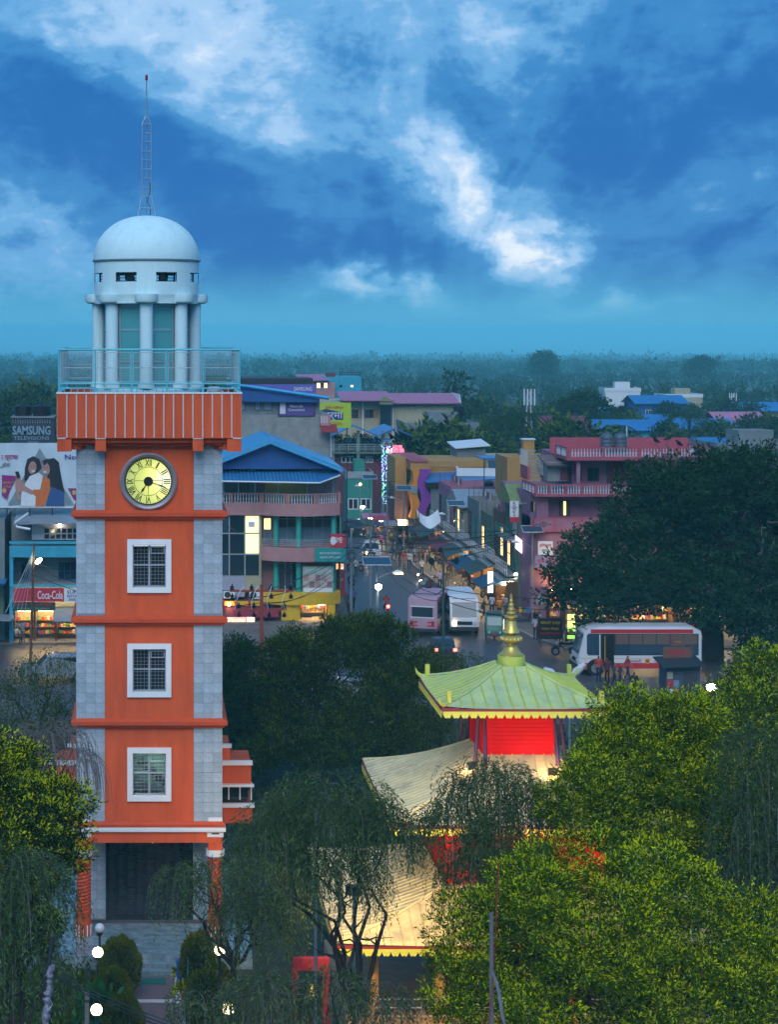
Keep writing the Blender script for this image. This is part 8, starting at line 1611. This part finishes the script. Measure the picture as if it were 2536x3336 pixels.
t = thing('light_box_sign', 'narrow glowing green and yellow banner by the blue stall', 'sign', (PX(1873, 134), 135.0, .12)); B('panel', glow('banner_green', (.35, .85, .1), .9), t, (-.28, .28, -.05, 0, .4, 1.2)); B('panel', glow('banner_yellow', (.9, .85, .2), .9), t, (-.28, .28, -.05, 0, 1.201, 2.1)); B('foot', M_DARK, t, (-.3, .3, -.15, .1, 0, .05)); B('pole', M_DARK, t, (-.03, .03, .001, .05, .05, 1.9))
t = thing('light_box_sign', 'tall white glowing sign standing before the stalls', 'sign', (PX(1602, 150), 150.5, .12)); B('panel', glow('white_box', (.95, .95, 1), 1.9), t, (-.2, .2, -.08, 0, 1.5, 3.1)); B('post', M_DARK, t, (-.04, .04, .001, .06, 0, 1.6))
t = thing('light_box_sign', 'violet white glowing sign hung over the street stalls', 'sign', (PX(1693, 149), 149, 0)); MB().plate([(-.3, -.05, 5.2), (.3, -.05, 4.7), (.3, -.05, 5.7), (-.3, -.05, 6.2)], .08).build('panel', glow('violet_box', (.95, .6, 1), 1.8), t); B('hanger', M_DARK, t, (-.02, .02, 0, .8, 6.0, 6.06))
t = thing('warning_triangle', 'grey back of a triangular road sign on the corner', 'road sign', (PX(1766, 140), 140, .12)); MB().prism([(-.55, 2.1), (.55, 2.1), (0, 3.05)], -.02, .02).build('plate', M_TIN, t); MB().tube((0, .04, 0), (0, .04, 3.0), .04, 6).build('post', M_POLE, t)
t = thing('iron_railing', 'thin iron railing along the park edge below the bus', 'railing', (PX(2090, 104), 104, 0))
for k in range(9): MB().tube((-3 + k * .9, 0, 0), (-3 + k * .9, 0, 1.15), .025, 5).build('rail_post', M_DARK, t)
for z in (.5, 1.1): MB().tube((-3.1, 0, z), (4.3, 0, z), .02, 5).build('rail', M_DARK, t)
ydisc(MB(), .27, -.02, .02, 20).build('disc', M_RUSTY, t, (.75, -.05, 1.4))
# stalls and heaps along the street pavement
def stall(label, px, py, w, m, lit=None, h=2.0):
    D = GD(py, .12); s_ = thing('street_stall', label, 'stall', (PX(px, D), D, .12), 0, 'small street stalls'); B('table', M_WOOD, s_, (-w / 2, w / 2, 0, .9, .75, .8)); 
    for x in (-w / 2, w / 2 - .06):
        for y in (0, .84): B('leg', M_WOOD, s_, (x, x + .06, y, y + .06, 0, .749))
    for i in range(int(w / .3)): B('goods', mat('goods_%d' % (i % 6), (.5, .3, .1), .6, 0), s_, (-w / 2 + .05 + i * .3, -.0 - w / 2 + .27 + i * .3, .1, .5, .801, .95 + .15 * (i % 2)))
    if m: MB().plate([(-w / 2 - .3, -.5, h), (w / 2 + .3, -.5, h), (w / 2 + .3, 1.3, h + .35), (-w / 2 - .3, 1.3, h + .35)], .03).build('canopy', m, s_); [B('pole', M_WOOD, s_, (x, x + .05, -.4, -.35, 0, h)) for x in (-w / 2, w / 2 - .05)]
    if lit: B('lamp', lit, s_, (-w / 3, w / 3, .3, .36, h - .15, h - .1))
M_STL = glow('stall_lamp', (1, .66, .26), 60)
stall('lit fruit stall with blue canopy, first before the shop row', 1672, 1985, 2.4, M_BLUEROOF, M_STL); stall('stall under dark tarpaulin beside the white glowing sign', 1560, 1890, 2.6, M_BLUEDK, M_STL); stall('stall with blue tarpaulin halfway along the street row', 1510, 1850, 2.6, M_BLUEROOF, M_STL); stall('stall with green tarpaulin far along the street row', 1440, 1800, 2.6, M_GREENW, None); stall('yellow lit stall by the corner lamp', 1708, 1990, 1.8, M_YELLOW, glow('stall_lamp_bright', (1, .78, .3), 90)); stall('low table of goods near the corner solar lamp', 1722, 2030, 2.0, None); stall('brown crate stall in front of the bus bonnet', 1885, 2105, 1.8, None); stall('stall at the street head with red canopy', 1262, 1758, 2.4, M_SIGNR, M_STL); stall('stall at the street head with pink canopy', 1225, 1748, 2.2, M_PINKROOF, M_STL); stall('stall at the street head with grey canopy', 1300, 1775, 2.4, M_TIN, None)
tp = thing('tarpaulin', 'white tarpaulin slung between poles over the street stalls', 'tarpaulin', (PX(1397, 178), 178, 0)); mb = MB()
for i in range(11):
    for k in range(7): a, c = i / 10, k / 6; mb.v.append((-1.0 + 2.0 * a, -1 + 2.0 * c, 4.7 - 1.5 * c * 0 + .7 * abs(2 * a - 1) ** 1.5 - .9 * (1 - c)))
for i in range(10):
    for k in range(6): a = i * 7 + k; mb.f.append((a, a + 7, a + 8, a + 1))
mb.build('cloth', M_SIGNW, tp, smooth=True); [B('pole', M_WOOD, tp, (x - .03, x + .03, y - .03, y + .03, 0, 5.3)) for x in (-1.0, 1.0) for y in (-1, 1)]
# ================================================================== park furniture
def globe_lamp(label, px, py, D, lit=True, r=.165):
    X, Z = PX(px, D), PZ(py, D); t = thing('globe_lamp', label, 'garden lamp', (X, D, 0), 0, 'globe lamps in the garden'); MB().path([(0, 0, 0), (0, 0, Z - r)], [.05, .035], 8).build('post', M_DARK, t); MB().lathe([(.09, -r - .06), (.10, -r), (.13, -r + .05), (.04, -r + .06)], 12, (0, 0, Z)).build('collar', M_DARK, t); MB().ball((0, 0, Z), r, 18, 12).build('globe', glow('globe_lit', (1.0, .78, .34), 6.0) if lit else M_BALUS, t, smooth=True)
globe_lamp('lit globe lamp above the big leaved shrub', 318, 3103, 60.5); globe_lamp('lit globe lamp across the path behind the dark conifers', 716, 3096, 60.5); globe_lamp('lit globe lamp at the bottom edge by the grey post', 314, 3290, 55.5); globe_lamp('lit globe lamp behind the bottom twigs of the weeping bush', 744, 3286, 53.0); globe_lamp('unlit globe lamp beside the twisted column', 324, 3024, 64.8, False)
t = thing('blue_drum', 'blue plastic drum at the top of the path', 'drum', (PX(601, 65.2), 65.2, 0)); MB().lathe([(.24, 0), (.27, .2), (.25, .22), (.28, .45), (.26, .5), (.29, .8), (.27, .82), (.01, .83)], 18).build('drum_body', mat('blue_plastic', (.015, .07, .30), .4, .1), t, smooth=True); MB().lathe([(.29, .8), (.29, .86), (.27, .86)], 18).build('drum_rim', mat('blue_plastic', (.015, .07, .30), .4, .1), t)
for i, (px, py) in enumerate(((588, 3205), (592, 3262))):
    D = GD(py); t = thing('plant_pot', ['white square planter with yellow green plant by the conifers', 'second white square planter nearer the cross kerb'][i], 'planter', (PX(px, D), D, 0)); B('pot', M_WHITE, t, (-.2, .2, -.2, .2, 0, .35)); n = 260; d_ = unit(RN.normal(size=(n, 3)) + np.array([0, 0, .6])); put('foliage', leaf_mesh('foliage', np.array([0, 0, .34]) + d_ * .15 * RN.random(n)[:, None], d_, .28, .06, LIME, (RN.random(n) < .5).astype('i')), t)
t = thing('plant_pot', 'terracotta pot with tall stem beside the blue drum', 'planter', (PX(608, 63.5), 63.5, 0)); MB().lathe([(.13, 0), (.2, .34), (.23, .35), (.23, .42), (.18, .42)], 16).build('pot', mat('terracotta', (.30, .10, .05), .8, .1), t, smooth=True); MB().tube((0, 0, .3), (.05, 0, 1.5), .02, 5).build('stem', M_TEAL, t)
# foreground posts and cables on the near roof line
D = 45.0; t = thing('wrapped_pole', 'leaning pole wrapped in torn cloth and wire at the bottom corner', 'pole', (PX(150, D), D, 0)); MB().path([(-.15, 0, 0), (.0, 0, PZ(3200, D)), (.16, 0, PZ(3050, D))], [.07, .06, .045], 7).build('pole', M_DARK, t); M_RAG = mat('torn_plastic', (.22, .20, .26), .6, .4, 9)
for k in range(4):
    pr = random.Random(k); zz = [PZ(3336 - 46 * k - i * 9, D) for i in range(7)]; MB().path([(-.03 + .10 * (z - PZ(3336, D)) + pr.uniform(-.02, .02), pr.uniform(-.02, .02), z) for z in zz], [pr.uniform(.06, .10) for _ in zz], 7).build('wrapping', M_RAG, t)
MB().path([(.05 + .09 * math.cos(a * .9), .09 * math.sin(a * .9), PZ(3330, D) + a * .06) for a in range(22)], .008, 4).build('binding_wire', M_STEEL, t)
for k, (dy, dz) in enumerate(((0, 0), (.2, -.12), (.3, -.2))): cable(['thick', 'slack', 'thin'][k] + ' cable running down from the wrapped pole', (PX(168, 45), 45, PZ(3168, 45) + dz * .3), (PX(640, 45), 45 + dy, PZ(3360, 45) + dz), .06 + .05 * k, .014, M_DARK)
D = 46.0; t = thing('timber_post', 'weathered grey timber post under the cables', 'post', (PX(283, D), D, 0)); B('post', mat('weathered_timber', (.16, .15, .15), .9, .3, 5, stretch=(1, 1, 6)), t, (-.05, .05, -.05, .05, 0, PZ(3232, D))); B('clamp', M_DARK, t, (-.065, .065, -.065, .065, PZ(3262, D), PZ(3256, D)))
D = 43.0; t = thing('timber_post', 'tall grey timber post with rope in front of the lime tree', 'post', (PX(1605, D), D, 0)); MB().tube((0, 0, 0), (-.02, 0, PZ(2975, D)), .055, 8, .048).build('post', mat('weathered_timber', (.16, .15, .15), .9, .3, 5), t); MB().path([(.08, .2, PZ(3150, D)), (.12, .2, PZ(3000, D)), (.18, .2, PZ(2820, D))], .016, 5).build('rod', M_RUSTY, t); MB().path([(0, -.06, PZ(3165, D)), (.12, -.08, PZ(3220, D)), (.20, -.1, PZ(3300, D)), (.30, -.1, PZ(3360, D))], [.03, .045, .04, .03], 5).build('rope', M_RAG, t); MB().path([(0, -.06, PZ(3165, D)), (-.04, -.08, PZ(3260, D)), (-.12, -.1, PZ(3350, D))], .014, 5).build('rod', M_RUSTY, t)
t = thing('tin_shed', 'corner of a corrugated tin roof at the picture edge', 'shed', (PX(2545, 44), 44, 0)); mb = MB(); 
for k in range(8): mb.path([(-.05, 0, PZ(2640, 44) - .09 * k), (1.6, 0, PZ(2640, 44) - .09 * k)], .055, 7)
tag(mb.build('corrugated_sheet', M_TIN, t), None, kind='stuff'); B('post', M_WOOD, t, (.4, .5, .1, .2, 0, PZ(2640, 44)))
# ================================================================== far trees and forest
def proto_tree(seed_lobes, clumps, per, leaf, wid, cs, mats, h, r0): 
    return bushy('crown', seed_lobes, clumps, per, leaf, wid, cs, mats, tip=.2, leaves_per=2), trunk_mesh(h, r0, seed_lobes, 1, 1).mesh('trunk', M_BARK)
FP = [proto_tree([(0, 0, 4.2, 2.2, 2.2, 1.9), (1.1, .3, 3.4, 1.5, 1.5, 1.3), (-1.2, -.2, 3.5, 1.6, 1.5, 1.4)], 70, 26, .55, .26, .8, [LM_FAR, LM_MID_TIP], 2.2, .22),
      proto_tree([(0, 0, 5.2, 1.7, 1.7, 2.4), (.4, .3, 3.2, 1.8, 1.7, 1.5)], 60, 26, .55, .24, .8, [LM_FAR, LM_FAR], 2.0, .2),
      proto_tree([(0, 0, 5.6, 2.6, 2.6, 1.1), (-1.8, 0, 4.6, 1.6, 1.6, .9), (1.9, .4, 4.7, 1.5, 1.5, .9), (.2, .2, 6.5, 1.5, 1.5, .7)], 64, 26, .5, .24, .7, [LM_FAR, LM_DARK_TIP], 3.2, .25),
      proto_tree([(0, 0, 2.2, 1.2, 1.2, .30), (0, 0, 3.4, 1.9, 1.9, .35), (0, 0, 4.7, 1.7, 1.7, .35), (0, 0, 5.9, 1.2, 1.2, .3), (0, 0, 7.0, .8, .8, .3)], 60, 20, .4, .16, .5, [LM_FAR, LM_FAR], 6.8, .16)]
# palm: arching fronds
def palm_mesh():
    b, d, l = [], [], []
    for k in range(16):
        a = 2 * math.pi * k / 16 + random.uniform(-.2, .2); e = random.uniform(.1, .9)
        for i in range(16):
            t_ = i / 15; p = np.array([math.cos(a) * 2.4 * t_, math.sin(a) * 2.4 * t_, 6.0 + e * 1.6 * t_ - 2.2 * t_ * t_]); tg = np.array([math.cos(a), math.sin(a), e - 1.6 * t_])
            for s_ in (-1, 1): sd = np.cross(tg / np.linalg.norm(tg), [0, 0, 1]) * s_; b.append(p); d.append(sd + tg * .5 + np.array([0, 0, -.5])); l.append(.75 * (1 - .5 * t_))
    return leaf_mesh('crown', np.array(b), unit(np.array(d)), np.array(l), .10, [LM_FAR], np.zeros(len(b), 'i'))
FP.append((palm_mesh(), MB().path(limb_path((0, 0, 0), (.2, 0, 6.0), 5, .03), [.2, .17, .15, .14, .13, .12], 7).mesh('trunk', M_BARK)))
rs_ = random.Random(5)
def far_tree(label, px, D, h, kind, group='trees beyond the town'):
    c, tr = FP[kind]; base = (6.2, 7.4, 7.2, 7.4, 6.8)[kind]; k = h / base; t = thing('palm_tree' if kind == 4 else 'far_tree', label, 'tree', (PX(px, D), D, min(0.0, ground_z(D))), rs_.uniform(0, 6), group); t.scale = (k * rs_.uniform(.95, 1.25), k * rs_.uniform(.95, 1.25), k); put('trunk', tr, t); put('crown', c, t)
named = [('leafy tree rising over the pink roofed hall', 1385, 236, 9.5, 0), ('second leafy tree in front of the pink roofed hall', 1435, 238, 10.0, 0), ('tall layered conifer standing above the pink roof', 1482, 330, 14.0, 3), ('flat topped giant tree in the haze', 1770, 900, 17.5, 2), ('broad crowned giant tree far off in the haze', 2285, 900, 15.5, 2), ('small round tree above the tank tower', 1900, 330, 11.0, 2), ('dark round tree behind the pink terrace', 1865, 235, 10.5, 0), ('palm next to the radio mast', 1700, 270, 11.5, 4), ('palm leaning beside the grey terrace house', 1640, 262, 11.5, 4), ('palm in front of the grey house at the edge', 2430, 195, 9.5, 4), ('second palm at the edge beyond the fig tree', 2395, 200, 8.6, 4), ('palm between the blue roofs', 2240, 300, 10, 4), ('palm beside the pink gabled house', 2010, 280, 9, 4), ('palm at the picture edge over the billboard', 5, 200, 12.5, 4), ('dark tree behind the television sign block', 105, 330, 12.0, 0), ('tree over the television sign block edge', 40, 300, 11, 1)]
for lab, px, D, h, k in named: far_tree(lab, px, D, h, k)
hedge = []
for i in range(98):
    D = rs_.uniform(205, 430); px = rs_.uniform(1530, 2560) if i < 66 else (rs_.uniform(1250, 1600) if i < 84 else rs_.uniform(-40, 200))
    if D < 250 and px < 1760 and px > 300: D += 60
    if 1090 < px < 1510 and D < 275: D = rs_.uniform(282, 430)
    k_ = rs_.choice((0, 0, 1, 1, 2)); h_ = rs_.uniform(4.6, 8.2); nb = min(spec_far, key=lambda q: abs(q[1] - px) + abs(q[2] - D) * .25)
    rk = sorted(spec_far, key=lambda q: abs(q[1] - px) + abs(q[2] - D) * .25); cut = lambda q: ' '.join(q[0].replace(' in the haze', '').split()[:4]).replace(' in the', '').replace(' behind', '').replace(' below', '').replace(' near', '')
    lab = '%s %s tree %s the %s' % ('tall' if h_ > 6.9 else ('low' if h_ < 5.6 else 'mid sized'), ('round', 'slim', 'flat topped')[k_], ('before' if D < nb[2] - 25 else 'behind' if D > nb[2] + 25 else 'left of' if px < nb[1] else 'right of'), cut(nb))
    for q in rk[1:]:
        if lab not in hedge: break
        lab = lab.split(', near')[0] + ', near ' + cut(q)
    hedge.append(lab); far_tree(lab, px, D, h_, k_, 'tree belt behind the town')
# forest: one hazy mass reaching the plain's end
def forest(label, n, d0, d1, h0, h1, blades, size):
    D = np.sqrt(RN.uniform(d0 ** 2, d1 ** 2, n)); px = RN.uniform(-500, 3100, n); X = (px - PPX) * D / F_PX; H = (h0 + (h1 - h0) * RN.beta(1.6, 3.2, n) * 1.5) * (1 + .25 * np.sin(X * .02) * np.sin(D * .011)); W = H * RN.uniform(.32, .55, n); k = np.repeat(np.arange(n), blades); m = len(k)
    d = unit(RN.normal(size=(m, 3))); r = RN.uniform(.5, 1, m)[:, None]; c = np.stack([X[k], D[k], H[k] * .6 - np.maximum(0, D[k] - SLOPE0) * SLOPE], 1); p = c + d * r * np.stack([W[k], W[k], H[k] * .42], 1)
    tag(put('forest', leaf_mesh('forest', p, unit(d + np.array([0, 0, .5])), size * RN.uniform(.6, 1.5, m), size * .7 * RN.uniform(.6, 1.3, m), [LM_FAR], np.zeros(m, 'i'))), label, None, None, 'stuff')
forest('hazy forest edge behind the last houses', 1000, 450, 1200, 4.5, 8.0, 70, 1.1)
forest('blue hazed forest covering the plain', 2000, 1200, 2800, 8, 13, 44, 2.4)
forest('faintest forest line against the sky', 2600, 2800, 6000, 12, 20, 22, 5.0)
